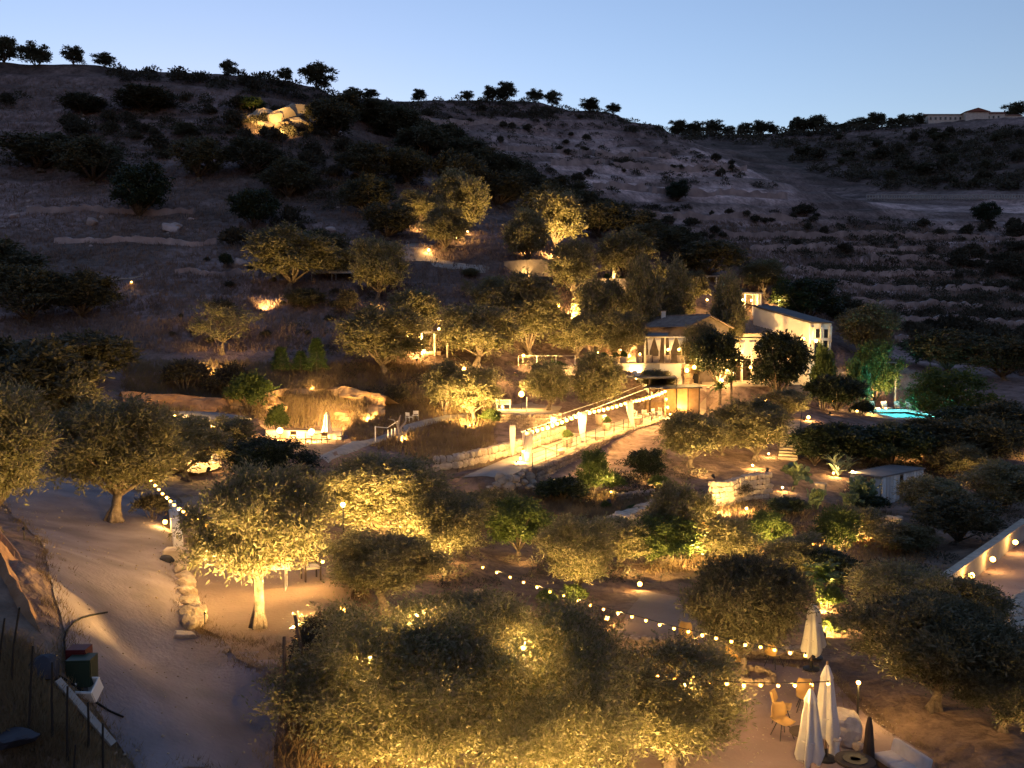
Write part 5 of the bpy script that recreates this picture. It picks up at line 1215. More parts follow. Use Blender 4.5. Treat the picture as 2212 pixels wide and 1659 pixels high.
parasol(Vector((*at(696,0,72.2).xy,Z_WALL)), 2.3, .33, 'closed parasol in front of the long white wall')
for i, (px, y) in enumerate(((620,70.5),(655,69.5),(690,70),(725,70.5))):
    p = at(px,0,y); simple_chair(onground(p.x,p.y), i*1.7, ['first chair from left below the white wall','second chair from left below the white wall','third chair from left below the white wall','last chair from left below the white wall'][i], 'dark_wood', 'wood')
round_table(onground(*at(672,0,70.2).xy), .5, .74, 'dining table before the white wall lamps')
# railing posts with rope beside the walkway, sculpture
for i, (px, py) in enumerate(((811,955),(838,948),(846,946),(853,944))):
    c = MB().tube([(0,0,-.1),(0,0,1.3 if i == 0 else .75)], .05, 6).build('white_post','white_paint'); c.location = G(px,py); tag(c, ['tall white post holding a rope by the footpath','first short white post by the lit sculpture','second short white post by the lit sculpture','third short white post by the lit sculpture'][i], 'post')
a, b = G(811,955)+Vector((0,0,1.25)), G(862,950)+Vector((0,0,1.6)); c = MB().tube([Vector((0,0,0)),(b-a)*.5-Vector((0,0,.35)),b-a],.03,5).build('rope','white_paint'); c.location = a; tag(c, 'rope sagging between white post and sculpture', 'rope')
g = G(862,955); s_ = empty('driftwood_sculpture', g); tag(s_, 'uplit driftwood sculpture with forked limbs beside the footpath', 'sculpture')
MB().tube([(0,0,-.1),(.1,0,.7),(-.1,0,1.4),(.15,0,2.2)],[.2,.15,.12,.06],7).build('trunk','pale_bark',s_); MB().tube([(0,0,1.0),(.5,.1,1.6),(.7,.1,2.1)],[.1,.07,.03],6).build('limb','pale_bark',s_); MB().tube([(0,0,1.3),(-.4,0,1.8),(-.9,0,1.9)],[.09,.06,.03],6).build('limb','pale_bark',s_); MB().tube([(.1,0,.5),(.6,-.1,.8),(.9,0,1.3)],[.1,.07,.03],6).build('limb','pale_bark',s_)
for i, (px, py) in enumerate(((884,912),(897,908))): simple_chair(G(px,py), 2.5+i, ('left','right')[i]+' white chair on the footpath above the sculpture', 'white_metal', 'white_paint')

# ---------------------------------------------------------------- lit rock faces
def cliff(name, pts, h, depth, label, m='rock', seed=1, nx=46, nz=12, lean=.25, rough=.5, back=None):
    """a craggy rock face following pts; it leans back into the hill"""
    from mathutils import noise
    P_ = along(pts, nx); o0 = Vector(pts[0]); V = []; hs = h if callable(h) else (lambda t: h)
    for j in range(nz+1):
        for i, p in enumerate(P_):
            t = i/(nx-1); d = (P_[min(i+1,nx-1)]-P_[max(i-1,0)]); nb_ = Vector((-d.y,d.x,0)).normalized()
            if nb_.y < 0: nb_ = -nb_
            if back is not None: nb_ = Vector(back).normalized()
            u = j/nz; q = p+Vector((0,0,-.4+u*(hs(t)+.4)))+nb_*lean*u*hs(t)
            s = Vector((q.x*.55+seed*7,q.y*.55,q.z*.8)); dsp = noise.noise(s)*rough+noise.noise(s*2.7)*rough*.45+(noise.cell(s*1.6)-.5)*rough*.5
            if j == nz: q += nb_*depth-Vector((0,0,.45*hs(t))); dsp = 0
            V.append(q-o0-nb_*dsp)
    o = mesh_obj(name, V, [(j*nx+i, j*nx+i+1, (j+1)*nx+i+1, (j+1)*nx+i) for j in range(nz) for i in range(nx-1)], m); o.location = o0
    return tag(o, label, 'rock')
cliff('rock_face', [G(505,893),G(575,893),G(640,893),G(700,896),G(760,900),G(812,905),G(832,902)], lambda t: 2.7-.9*abs(t-.6)*2+.12*math.sin(t*23), 1.2, 'long golden lit rock face above the white wall', 'bank_rock', seed=2, rough=.6, nx=80, nz=18, lean=.75)
cliff('earth_bank', [G(270,878),G(340,885),G(420,890),G(500,894)], lambda t: 1.3+.06*math.sin(t*15)+.2*math.sin(math.pi*t), 1.2, 'reddish earth bank above the restaurant roof', 'bank_earth', seed=4, rough=.3, lean=1.2)
og = [(552,268,1.0,1.5),(568,262,1.5,1.9),(590,270,1.6,1.7),(610,265,1.9,2.3),(630,262,2.1,2.6),(640,275,1.6,1.4),(575,275,1.1,.9),(612,278,1.6,1.0)]
for i, (px, py, s, h) in enumerate(og):
    g = G(px, py); boulder(g+Vector((0,0,h*.45)), (s*2.1,s*1.3,h*.95), ['leftmost golden crag of the lit outcrop','tall left crag of the lit outcrop','central crag of the lit outcrop','broad crag right of the outcrop centre','tallest crag of the lit outcrop','rightmost low crag of the lit outcrop','small front boulder left of the outcrop','small front boulder right in the outcrop'][i], 'rock', 600+i, name='crag', rough=.5)
RK = [(727,290,1.6,'upright pale boulder right of the lit outcrop'),(215,213,1.2,'pale rock at the top of the stony left patch'),(180,262,.9,'pale rock beneath the stony left patch, left'),(197,268,.8,'pale rock beneath the stony left patch, middle'),(238,272,.9,'pale rock beneath the stony left patch, right'),(200,485,1.3,'rock ledge boulder on the lower left hill'),(365,498,1.5,'grey boulder lower centre of the left hill'),(380,490,1.0,'small grey boulder beside the lower left boulder'),(30,470,1.0,'grey boulder at the left edge of the hill'),(710,500,1.0,'grey boulder above the broad olive'),(520,575,1.4,'grey boulder above the left tents'),(415,268,.7,'small rock left of the bare terrace bush')]
for i, (px, py, s, lb) in enumerate(RK): boulder(G(px,py)+Vector((0,0,s*.2)), s, lb, 'hill_rock', 640+i)
rr = random.Random(9)
for i in range(46):
    px, py = rr.choice([(rr.uniform(150,330),rr.uniform(205,280)),(rr.uniform(0,420),rr.uniform(430,540)),(rr.uniform(600,1000),rr.uniform(430,640))])
    g = groundray(px, py)
    if g is not None: boulder(g, rr.uniform(.25,.6), 'small grey stone strewn on the left hillside', 'hill_rock', 700+i % 7, group='stones on the left hillside', sub=2)
# fallen lit branch and tents
g = G(270,607); o = MB().tube([(-2,0,.1),(-.5,.2,.25),(.9,0,.3),(1.9,.1,.6),(2.2,0,1.0)],[.08,.12,.1,.07,.03],6).build('fallen_branch','pale_bark'); o.location = g; tag(o, 'fallen branch lit by a lamp on the dark left slope', 'branch')
for i, px in enumerate((705,748)):
    g = G(px,606); t = empty('tent_canopy', g); V = []; w = 1.5
    tag(t, ('left','right')[i]+' small white peaked tent canopy on the slope', 'tent')
    MB().add([(-w,-w,1.0),(w,-w,1.0),(w,w,1.0),(-w,w,1.0),(0,0,1.75)],[(0,1,4),(1,2,4),(2,3,4),(3,0,4)]).build('canopy','canvas',t)
    MB().add([(-w,-w,.78),(w,-w,.78),(w,w,.78),(-w,w,.78),(-w,-w,1.0),(w,-w,1.0),(w,w,1.0),(-w,w,1.0)],[(0,1,5,4),(1,2,6,5),(2,3,7,6),(3,0,4,7)]).build('valance','canvas',t)
    for x in (-w,w):
        for y in (-w,w): MB().tube([(x,y,-.3),(x,y,1.0)],.03,5).build('post','white_metal',t)

# ---------------------------------------------------------------- pool
def pool():
    root = empty('swimming_pool', Vector((42,96,Z_POOL))); tag(root, 'turquoise glowing swimming pool behind dark bushes', 'pool')
    x0, x1, y0, y1, d = at(1893,0,98).x-42, at(2004,0,98).x-42, -4.0, 4.8, -1.5
    rim = .55
    for nm, c, s in (('rim',(x0-rim/2,(y0+y1)/2,.02),(rim,y1-y0+2*rim,.5)),('rim',(x1+rim/2,(y0+y1)/2,.02),(rim,y1-y0+2*rim,.5)),('rim',((x0+x1)/2,y1+rim/2,.02),(x1-x0,rim,.5)),('rim',((x0+x1)/2,y0-rim/4-.02,-.10),(x1-x0,rim/2,.5))): MB().box(c,s).build(nm,'white_wall',root)
    V = [(x0,y0,d),(x1,y0,d),(x1,y1,d),(x0,y1,d),(x0,y0,.0),(x1,y0,.0),(x1,y1,.0),(x0,y1,.0)]
    MB().add(V,[(0,1,2,3),(0,4,5,1),(1,5,6,2),(2,6,7,3),(3,7,4,0)]).build('basin','pool_tile',root)
    MB().add([(x0,y0,.12),(x1,y0,.12),(x1,y1,.12),(x0,y1,.12)],[(0,1,2,3)]).build('water','pool_water',root)
    for k, x in enumerate((x0+.9,(x0+x1)/2,x1-.9)):
        ld = bpy.data.lights.new('underwater_light','SPOT'); ld.energy = 160; ld.spot_size = R(130); ld.spot_blend = .5; ld.color = (.38,.94,1.0); ld.shadow_soft_size = .12; lo = bpy.data.objects.new('underwater_light',ld); COL.objects.link(lo); lo.parent = root; lo.location = (x,y0+.3,-.7); lo.rotation_euler = (R(84),0,0)
    # the ground is cut away under the basin
    return x0+42, x1+42
pxs = pool()
def lounger(loc, rz, label):
    root = empty('sun_lounger', loc, rz); tag(root, label, 'sun lounger', 'sun loungers by the pool')
    MB().box((0,0,.3),(.62,1.3,.08)).build('mattress','cushion',root); MB().box((0,.9,.62),(.62,.08,.75),rx=-.45).build('backrest','canvas',root)
    for x in (-.28,.28):
        for y in (-.6,.55): MB().box((x,y,.13),(.05,.05,.26)).build('leg','white_metal',root)
for i, px in enumerate((1909,1936,1965,1991)): lounger(Vector((*at(px,0,102.2).xy,Z_POOL+.05)), 0, ['pale sun lounger behind the pool, first from left','pale sun lounger behind the pool, second from left','pale sun lounger behind the pool, third from left','pale sun lounger behind the pool, fourth from left'][i])
def pergola_frame():
    o0 = Vector((*at(1925,0,106).xy,Z_POOL+1.2)); root = empty('pergola', o0); tag(root, 'white post pergola on the slope above the pool loungers', 'pergola'); z = at(1940,783,105).z-o0.z
    P4 = [Vector((*at(p,0,y).xy,0))-Vector((o0.x,o0.y,0)) for p, y in ((1897,105),(1953,105),(1953,109),(1897,109))]
    for p in P4: MB().box((p.x,p.y,z/2-.5),(.16,.16,z+1)).build('post','concrete',root)
    for a, b in ((0,1),(1,2),(2,3),(3,0)): MB().tube([P4[a]+Vector((0,0,z)),P4[b]+Vector((0,0,z))],.09,4).build('beam','concrete',root)
    for k in range(6): a, b = P4[0].lerp(P4[1],k/5), P4[3].lerp(P4[2],k/5); MB().tube([a+Vector((0,0,z+.1)),b+Vector((0,0,z+.1))],.05,4).build('slat','wood',root)
pergola_frame()
# staircase
def staircase():
    a, b = G(1702,993), G(1712,915); n = 14; root = empty('garden_staircase', a); tag(root, 'narrow garden staircase with iron rails climbing toward the pool', 'staircase'); d = b-a; ang = math.atan2(d.y,d.x)-math.pi/2
    b.z = max(b.z, a.z+2.4); d = b-a
    for k in range(n):
        p = d*(k/n); MB().box(p+Vector((0,0,.12)),(1.45,d.length/n*.9,.2),rz=ang).build('step','pale_stone',root); MB().box(p+Vector((0,.12,-.25)),(1.35,d.length/n,.55),rz=ang).build('riser','concrete',root)
    for s in (-.75,.75):
        off = Vector((math.cos(ang)*s,math.sin(ang)*s,0))
        MB().tube([off+Vector((0,0,1.0)),d+off+Vector((0,0,1.0))],.03,5).build('handrail','iron',root)
        for k in range(5): q = d*(k/4)+off; MB().tube([q,q+Vector((0,0,1.0))],.025,5).build('baluster','iron',root)
staircase()
# cabana
def cabana():
    Q = [Vector(p) for p in ((25.6,60.8,0),(30,64.4,0),(28.3,66,0),(24,62.3,0))]; zb = -11.6; o0 = Vector((25.6,60.8,zb)); h = 2.0
    root = empty('cabana', o0); tag(root, 'flat-roofed cabana with white slatted sides and a warm inside lamp', 'cabana'); P4 = [Vector((p.x-o0.x,p.y-o0.y,0)) for p in Q]
    quadroof('roof', [p*1.0+(p-sum(P4,Vector())/4).normalized()*.3+Vector((0,0,h+.08))+o0 for p in P4], .1, 'grey_roof', root, o0)
    for p in P4: MB().box((p.x,p.y,h/2-.3),(.1,.1,h+.6)).build('post','white_metal',root)
    a, b = P4[0], P4[1]; ang = math.atan2((b-a).y,(b-a).x)
    for k in range(12):
        p = a.lerp(b,(k+.5)/12)
        if k in (5,): continue
        MB().box((p.x,p.y,h/2),(.40,.04,h-.1),rz=ang).build('panel','canvas' if k % 3 else 'white_paint',root)
    a, b = P4[2], P4[3]; p = (a+b)/2; MB().box((p.x,p.y,h/2),((b-a).length,.06,h-.1),rz=math.atan2((b-a).y,(b-a).x)).build('back_panel','canvas',root)
    a, b = P4[3], P4[0]
    for t, w in ((.1,.5),(.85,.6)):
        p = a.lerp(b,t); V = []; n, m = 8, 6
        for j in range(m+1):
            u = j/m; ww = w*(1-u*.6)
            for i in range(n+1): V.append((p.x+(i/n-.5)*ww*.7,p.y-(i/n-.5)*ww*.6-.04*math.sin(i*2.5),h-.05-u*(h-.2)))
        o = MB().add(V,[(j*(n+1)+i, j*(n+1)+i+1, (j+1)*(n+1)+i+1, (j+1)*(n+1)+i) for j in range(m) for i in range(n)]).build('curtain','canvas',root,True); o.modifiers.new('s','SOLIDIFY').thickness = .02
    for a_, b_ in ((0,1),(3,0)): MB().tube([P4[a_]+Vector((0,0,h-.04)),P4[b_]+Vector((0,0,h-.04))],.05,4).build('beam','white_metal',root)
cabana()
# lit garden walls on the right
def gw(pxs, h, label, m=STONE, size=(.45,.3), seed=1, th=.45):
    pts = [G(*p) for p in pxs]; stone_wall('garden_wall', [p-Vector((0,0,.1)) for p in pts], h, label, size, m, th, seed=seed, jit=.22)
gw([(1538,1094),(1575,1090),(1610,1078),(1660,1072)], 1.7, 'tall stone wall glowing white under a creeper', PALE, (.5,.34), 21)
gw([(1272,1165),(1300,1160),(1345,1140),(1390,1122),(1440,1105)], 1.0, 'sloping rubble wall lit bright at its lower end', PALE, (.5,.34), 22, .8)
gw([(1838,1138),(1870,1140),(1905,1142),(1942,1146)], .9, 'low block wall lit golden behind the pear cactus', PALE, (.5,.3), 23)
gw([(2128,1068),(2165,1070)], 1.1, 'pale stub of wall right of the cabana', PALE, (.5,.3), 24)
gw([(1330,1080),(1365,1075),(1410,1070)], .5, 'low dark stone edging below the floodlit bushes', STONE, (.5,.3), 25)
gw([(1480,1402),(1560,1412),(1640,1418),(1745,1420)], .42, 'knee-high stone edging behind the gravel terrace, lit at its left end', STONE, (.4,.24), 26)
gw([(1240,1392),(1330,1392),(1400,1398),(1470,1402)], .5, 'dark stone edging along the front of the sandy court', STONE, (.45,.26), 27)
for i, (px, py, s) in enumerate(((1238,1378,.55),(1255,1372,.5),(1245,1395,.45),(1040,1300,.6),(1225,1400,.4))): boulder(G(px,py)+Vector((0,0,.15)), s, ['yellow-lit boulder left of the sandy court','second yellow-lit boulder left of the sandy court','shaded boulder below the yellow-lit ones','white-topped boulder among the central bulbs','small boulder at the corner of the gravel terrace'][i], 'rock', 660+i)
# prickly pears, agaves, palms
pad_me = None
def cactus(loc, s, label, seed):
    global pad_me
    if pad_me is None:
        bm = bmesh.new(); bmesh.ops.create_uvsphere(bm, u_segments=10, v_segments=6, radius=.5)
        for v in bm.verts: v.co = Vector((v.co.x*(.72+.3*(v.co.z+.5)), v.co.y*.18, v.co.z+.5))
        pad_me = bpy.data.meshes.new('pad'); bm.to_mesh(pad_me); bm.free(); pad_me.materials.append(M['cactus_pad']); pad_me.shade_smooth()
    rr = random.Random(seed); root = empty('prickly_pear', loc, rr.uniform(0,6), s); tag(root, label, 'cactus')
    def grow(mw_, lvl):
        o = link('pad', pad_me, root); o.matrix_local = mw_
        if lvl < 4:
            for k in range(3 if lvl == 0 else rr.choice((1,2,2))):
                grow(mw_ @ Matrix.Translation((rr.uniform(-.3,.3),0,.85)) @ Euler((rr.uniform(-.5,.5),rr.uniform(-.75,.75),rr.uniform(-1.2,1.2))).to_matrix().to_4x4() @ Matrix.Scale(.9,4), lvl+1)
    for k in range(3): grow(Matrix.Translation((rr.uniform(-.7,.7),rr.uniform(-.5,.5),-.1)) @ Euler((rr.uniform(-.3,.3),rr.uniform(-.4,.4),rr.uniform(0,6))).to_matrix().to_4x4() @ Matrix.Scale(.62,4), 0)
cactus(G(1718,1052), .85, 'golden lit prickly pear in front of the staircase', 1)
cactus(G(1850,1088), .95, 'tall prickly pear beside the cabana', 2)
cactus(G(1762,1102), .7, 'pale prickly pear below the garden path', 3)
cactus(G(1832,1100), .6, 'shaded prickly pear left of the tall one', 4)
def agave(loc, s, label, n=22, m='agave_leaf', name='agave', up=.9, cat='agave'):
    root = empty(name, loc, 0, s); tag(root, label, cat); rr = random.Random(n)
    V = []; F = []
    for j in range(6):
        t = j/5; w = .075*(1-t**2)+.004; y = t*1.0; z = .25*math.sin(t*2.4); V += [(-w,y,z+.03),(0,y,z),(w,y,z+.03)]
    for j in range(5): F += [(j*3,j*3+1,j*3+4,j*3+3),(j*3+1,j*3+2,j*3+5,j*3+4)]
    me = bpy.data.meshes.new('leaf'); me.from_pydata(V,[],F); me.materials.append(M[m])
    for i in range(n):
        o = link('leaf', me, root); e_ = up*rr.uniform(.35,1.3); o.rotation_euler = (min(e_,1.45), 0, i*2.399); k = rr.uniform(.8,1.15); o.scale = (k,k,k)
    return root
agave(G(1802,1022), 1.5, 'spiky agave lit from behind left of the cabana'); agave(G(1832,1016), 1.3, 'dim spiky agave nearer the cabana roof', 20); agave(G(1812,1030), 1.0, 'small agave below the lit one', 18)
def palm(loc, h, s, label, n=26):
    root = empty('palm', loc); tag(root, label, 'palm'); MB().tube([(0,0,-.2),(.05,0,h*.5),(0,0,h)],[.16*s,.13*s,.12*s],8).build('trunk','bark',root); rr = random.Random(5)
    V, F = [], []
    for j in range(8):
        t = j/7; c = Vector((0, t*1.1, .35*math.sin(t*2.6)-.25*t*t)); V.append(c)
        for sx in (-1,1): V.append(c+Vector((sx*.28*math.sin(math.pi*min(1,t+.12)),.12,-.1)))
    for j in range(7): a, b = j*3, (j+1)*3; F += [(a,a+1,b),(a,b,a+2)]
    me = bpy.data.meshes.new('frond'); me.from_pydata([tuple(v) for v in V],[],F); me.materials.append(M['palm_leaf'])
    for i in range(n): o = link('frond', me, root); o.location = (0,0,h); o.rotation_euler = (rr.uniform(-.5,1.1),0,i*2.399); k = s*rr.uniform(.8,1.15); o.scale = (k,k,k)
palm(onground(*at(1565,0,88).xy), 1.6, 1.1, 'small palm with lit fronds in front of the yard')
palm(onground(*at(1590,0,89).xy), 1.9, .9, 'slim palm right of the small lit one', 20)
palm(onground(*at(1800,0,37).xy), .9, 1.0, 'low palm glowing behind the closed parasols', 24)
pl = planter(G(1772,1068), .42, .8, 'pale square-lit planter on the path left of the cabana', 'pot_clay', False)

# ---------------------------------------------------------------- roadway parapet at the right
def parapet():
    pts = [G(2005,1318),G(2073,1268),G(2120,1232),G(2170,1194),G(2215,1160)]; root = empty('parapet', pts[0]); tag(root, 'concrete parapet with three wall lamps along the roadway', 'wall'); mb = MB()
    for a, b in zip(pts, pts[1:]):
        L = math.hypot((b-a).x,(b-a).y); c = (a+b)/2-pts[0]; MB().box(c+Vector((0,0,.35)),(L+.02,.3,1.1),rz=math.atan2((b-a).y,(b-a).x),ry=-math.atan2((b-a).z,L)).build('wall','concrete',root); MB().box(c+Vector((0,0,.94)),(L+.03,.4,.07),rz=math.atan2((b-a).y,(b-a).x),ry=-math.atan2((b-a).z,L)).build('coping','pale_stone',root)
    return pts
PAR = parapet()
cw = [G(2212,1395),G(2195,1370),G(2188,1345),G(2195,1322),G(2222,1300)]
stone_wall('kerb_wall', [p-Vector((0,0,.1)) for p in cw], .55, 'curved low kerb wall at the right edge of the roadway', (.5,.32), PALE, .5, seed=41)

# ---------------------------------------------------------------- gravel terrace furniture
def zlow(px, py): return onz(px, py, Z_LOW+.045)
parasol(zlow(1748,1690), 2.45, .26, 'closed white parasol nearest the bottom edge', rz=.2)
parasol(zlow(1783,1640), 2.6, .25, 'closed white parasol just behind the nearest one', rz=.9)
parasol(onz(1752,1446,Z_LOW+.05), 2.3, .24, 'closed white parasol at the far side of the gravel terrace')
parasol(onz(1775,1444,Z_LOW+.05)+Vector((.1,1.0,0)), 1.9, .28, 'smaller closed parasol hidden behind the far one', rz=.5)
def shell_chair(loc, rz, label):
    root = empty('shell_chair', loc, rz); tag(root, label, 'chair', 'shell chairs on the gravel terrace')
    V, F = [], []; n = 9; m = 10
    for j in range(m+1):
        t = j/m
        for i in range(n+1):
            u = (i/n-.5)*2
            if t < .5: y, z, w = -.25+.5*t/.5*.95, .44-.02*math.sin(t*6), .25
            else: q = (t-.5)/.5; y, z, w = .225+.11*q, .44+.42*q**.9, .25*(1-.35*q**3)
            V.append((u*w, y-.05*u*u*(1 if t > .5 else 0)*2, z+.09*u*u*(1-.4*t)))
    F = [(j*(n+1)+i, j*(n+1)+i+1, (j+1)*(n+1)+i+1, (j+1)*(n+1)+i) for j in range(m) for i in range(n)]
    o = MB().add(V,F).build('shell','chair_shell',root,True); o.modifiers.new('s','SOLIDIFY').thickness = .018
    for x, y in ((-.2,-.2),(.2,-.2),(-.2,.2),(.2,.2)): MB().tube([(x*.5,y*.5,.43),(x*1.15,y*1.15,0)],.013,5).build('leg','black_metal',root)
    return root
for px, py, rz, lb in ((1690,1592,.3,'mustard shell chair in front of its twin, left of the parasols'),(1688,1560,1.1,'mustard shell chair partly behind its twin'),(1738,1535,-.3,'mustard shell chair half hidden by the rear parasol'),(1478,1400,-.4,'mustard shell chair at the corner under the big round olive'),(1490,1418,.4,'second mustard shell chair at the corner under the big olive'),(1672,1440,2.2,'shell chair right of the olive trunk'),(1586,1452,.2,'shell chair left of the olive trunk')):
    shell_chair(onz(px,py,Z_LOW+.045), rz, lb)
round_table(onz(1593,1450,Z_LOW+.045)+Vector((.1,.5,0)), .4, .72, 'small dark table left of the olive trunk', 'black_metal', 'dark_wood')
round_table(zlow(1735,1622), .38, .55, 'low table behind the nearest parasols', 'black_metal', 'dark_wood')
sp = empty('spool_table', zlow(1846,1702)); tag(sp, 'round cable-spool table in front of the white sofa', 'table')
MB().lathe((0,0,.66),[(.48,0),(.49,.03),(.48,.07)],22).build('table_top','dark_wood',sp); MB().lathe((0,0,.06),[(.22,0),(.2,.3),(.22,.6)],16).build('drum','wood',sp); MB().lathe((0,0,0),[(.42,0),(.42,.06)],20).build('base','dark_wood',sp)
ring = MB().lathe((0,0,.732),[(.3,0),(.3,.012),(.12,.012),(.12,0)],20).build('bolt_plate','iron',sp)
def sofa():
    root = empty('sofa', zlow(1946,1672), .28, .74); tag(root, 'white cushioned outdoor sofa at the bottom right', 'sofa')
    bx = lambda nm, c, s, m, **k: [o := MB().box(c,s,**k).build(nm,m,root), setattr(o.modifiers.new('b','BEVEL'),'width',.07), setattr(o.modifiers['b'],'segments',3)][0]
    bx('base',(0,0,.16),(.95,1.8,.26),'wood'); bx('seat_cushion',(-.08,-.42,.36),(.86,.84,.2),'cushion'); bx('seat_cushion',(-.08,.43,.36),(.86,.84,.2),'cushion'); bx('back_cushion',(.42,.0,.62),(.26,1.75,.5),'cushion',ry=.28)
sofa()
boulder(zlow(1818,1595)+Vector((0,0,.3)), (.85,.55,.62), 'smooth pale boulder behind the parasols', 'pale_stone', 801, rough=.2)
c = MB().lathe((0,0,-.05),[(.17,0),(.15,.5),(.10,1.1),(.05,1.35),(.02,1.38)],8).build('conical_post','dark_wood'); c.location = zlow(1876,1655); tag(c, 'dark tapering wooden post beside the sofa', 'post')
c = empty('side_stool', zlow(1802,1628)); MB().lathe((0,0,0),[(.15,0),(.13,.2),(.16,.4)],10).build('body','white_paint',c); MB().lathe((0,0,.4),[(.18,0),(.18,.04)],12).build('seat','cushion',c); tag(c, 'small white stool in front of the pale boulder', 'stool')
boulder(zlow(1850,1618)+Vector((0,0,.1)), .22, 'little pale rock beside the dark wooden post', 'pale_stone', 803)
ring = empty('tree_planter', G(1628,1466)); tag(ring, 'ring of dark stones around the terrace olive trunk', 'planter'); rr = random.Random(4)
for i in range(12): st = link('stone', rr.choice(STONE), ring); st.location = (.62*math.cos(i*.5236),.62*math.sin(i*.5236),.1); st.rotation_euler = (0,0,i*.5236); st.scale = (.2,.3,.26)

# ---------------------------------------------------------------- left terrace and road things
cb = empty('armchair', onz(672,1252,Z_LEFT+.05), .5); tag(cb, 'wooden slat-back armchair on the sandy terrace under the lamps', 'chair')
for x in (-.26,.26):
    for y in (-.25,.25): MB().box((x,y,.3 if y < 0 else .46),(.05,.05,.6 if y < 0 else .92)).build('leg','dark_wood',cb)
    MB().box((x,0,.62),(.07,.56,.04)).build('armrest','wood',cb)
MB().box((0,0,.44),(.5,.5,.07)).build('seat','cushion',cb)
for k in range(4): MB().box((0,.26,.58+k*.1),(.48,.03,.06)).build('slat','wood',cb)
wt = empty('garden_table', onz(590,1272,Z_LEFT+.05), .15); tag(wt, 'white tube-frame table behind the terrace olive', 'table')
for s in (-.42,.42): MB().tube([(s,-.3,0),(s,-.3,.7),(s,.3,.7),(s,.3,0),(s,-.3,0)],.022,5).build('frame','white_metal',wt)
MB().box((0,0,.73),(1.0,.7,.035)).build('table_top','white_paint',wt)
# garden wall beside the road: capped part, then boulders
wp = [G(372,1108),G(378,1150),G(386,1196)]; r = empty('garden_wall', wp[0]); tag(r, 'whitewashed low wall edge between road and sandy terrace', 'wall')
for a, b in zip(wp, wp[1:]):
    d = b-a; MB().box((a+b)/2-wp[0]+Vector((0,0,.15)),(d.length+.05,.34,.9),rz=math.atan2(d.y,d.x)).build('wall','white_wall',r)
o = empty('stone_block', G(380,1218)); MB().box((0,0,.28),(.8,.55,.6),rz=.1).build('block','pale_stone',o); tag(o, 'square pale stone block at the end of the whitewashed wall', 'stone'); o.children[0].modifiers.new('b','BEVEL').width = .05
o = boulder(G(362,1214)+Vector((0,0,.1)), .3, 'dark blue tarpaulin bundle beside the stone block', 'blue_tarp', 815, name='tarpaulin')
BW = [(395,1228,.5),(388,1240,.42),(398,1252,.5),(403,1272,.55),(394,1284,.45),(408,1292,.5),(404,1310,.55),(418,1318,.5),(424,1336,.55),(410,1340,.6),(405,1354,.5),(420,1352,.42),(432,1326,.4),(428,1346,.38)]
for i, (px, py, s) in enumerate(BW): boulder(G(px,py)+Vector((0,0,.12)), s*.78, 'rough boulder of the tumbled wall along the sandy terrace edge', 'rock', 820+i, group='boulders of the tumbled wall', sub=3)
boulder(G(395,1372), .5, 'flat pale rock where the tumbled wall meets the road', 'pale_stone', 840, flat=.3)
for i, (px, py, s) in enumerate(((683,1450,.5),(668,1478,.45),(700,1430,.4),(660,1500,.35),(690,1475,.3))): boulder(G(px,py)+Vector((0,0,.1)), s, ['largest rock on the red bank below the terrace','second rock on the red bank, lower left','rock on the red bank nearest the terrace','small rock at the foot of the red bank','tiny rock between the bank rocks'][i], 'rock', 850+i)
# stakes, wires
def stake(px0, y0, px1, y1, label, r=.035, Y=None, m='pole_wood', group=None):
    b_ = G(px1, y1) if Y is None else onground(*at(px1,0,Y).xy); t_ = at(px0, y0, b_.y)
    o = MB().tube([Vector((0,0,-.3)), (t_-b_)*.5+Vector((rnd.uniform(-.03,.03),0,0)), t_-b_],[r*1.1,r,r*.85],6).build('stake', m); o.location = b_; tag(o, label, 'stake', group); return b_, t_
S1 = stake(614,1375,617,1560,'left tall stake at the edge of the red bank', .045)
S2 = stake(637,1329,645,1600,'second tall stake on the red bank, leaning left', .045, 21.3)
S3 = stake(691,1320,692,1418,'slim pole beside the bank under the shaded olive', .035)
S4 = stake(716,1585,718,1720,'short stake low on the red bank', .035, 21)
FS = [(42,1312,22,1479),(71,1395,60,1580),(113,1430,114,1597),(146,1482,146,1646),(190,1517,190,1625),(222,1562,222,1668),(163,1609,157,1690),(10,1335,-8,1440)]
FL = ['leaning iron fence stake nearest the left edge bank','second leaning fence stake from the left','third fence stake from the left','fourth fence stake from the left','fifth fence stake, by the white plank','last fence stake toward the road','short fence stake at the bottom edge','fence stake at the very left edge']
for (a, b, c, d_), lb in zip(FS, FL): stake(a,b,c,d_,lb,.022,m='iron')
def wire(a, b, label, r=.01, sag=.1, m='iron', name='wire'):
    a, b = Vector(a), Vector(b); o = MB().tube([Vector((0,0,0)),(b-a)*.5-Vector((0,0,sag)),b-a],r,4).build(name,m); o.location = a; tag(o, label, 'wire')
wire(S1[1]-Vector((0,0,.9)), S2[1]-Vector((0,0,.6)), 'wire tying the two tall stakes together', sag=.05)
wire(S2[1]-Vector((0,0,.9)), S3[1]-Vector((0,0,.2)), 'wire from the second stake toward the slim pole', sag=.05)
wire(S1[0]+Vector((0,0,.7)), S4[1]-Vector((0,0,.1)), 'low wire from the tall stakes to the short stake')
def hose(pxs, label, r=.022):
    pts = [G(*p)+Vector((0,0,.07)) for p in pxs]; P_ = along(pts, len(pxs)*3); o0 = P_[0]; o = MB().tube([p-o0 for p in P_],r,6).build('hose','black_hose',None,True); o.location = o0; tag(o, label, 'hose')
hose([(232,1328),(205,1333),(178,1340),(158,1352),(145,1368),(139,1388),(141,1410),(146,1430),(152,1448)], 'black pipe curving across the gravel road edge')
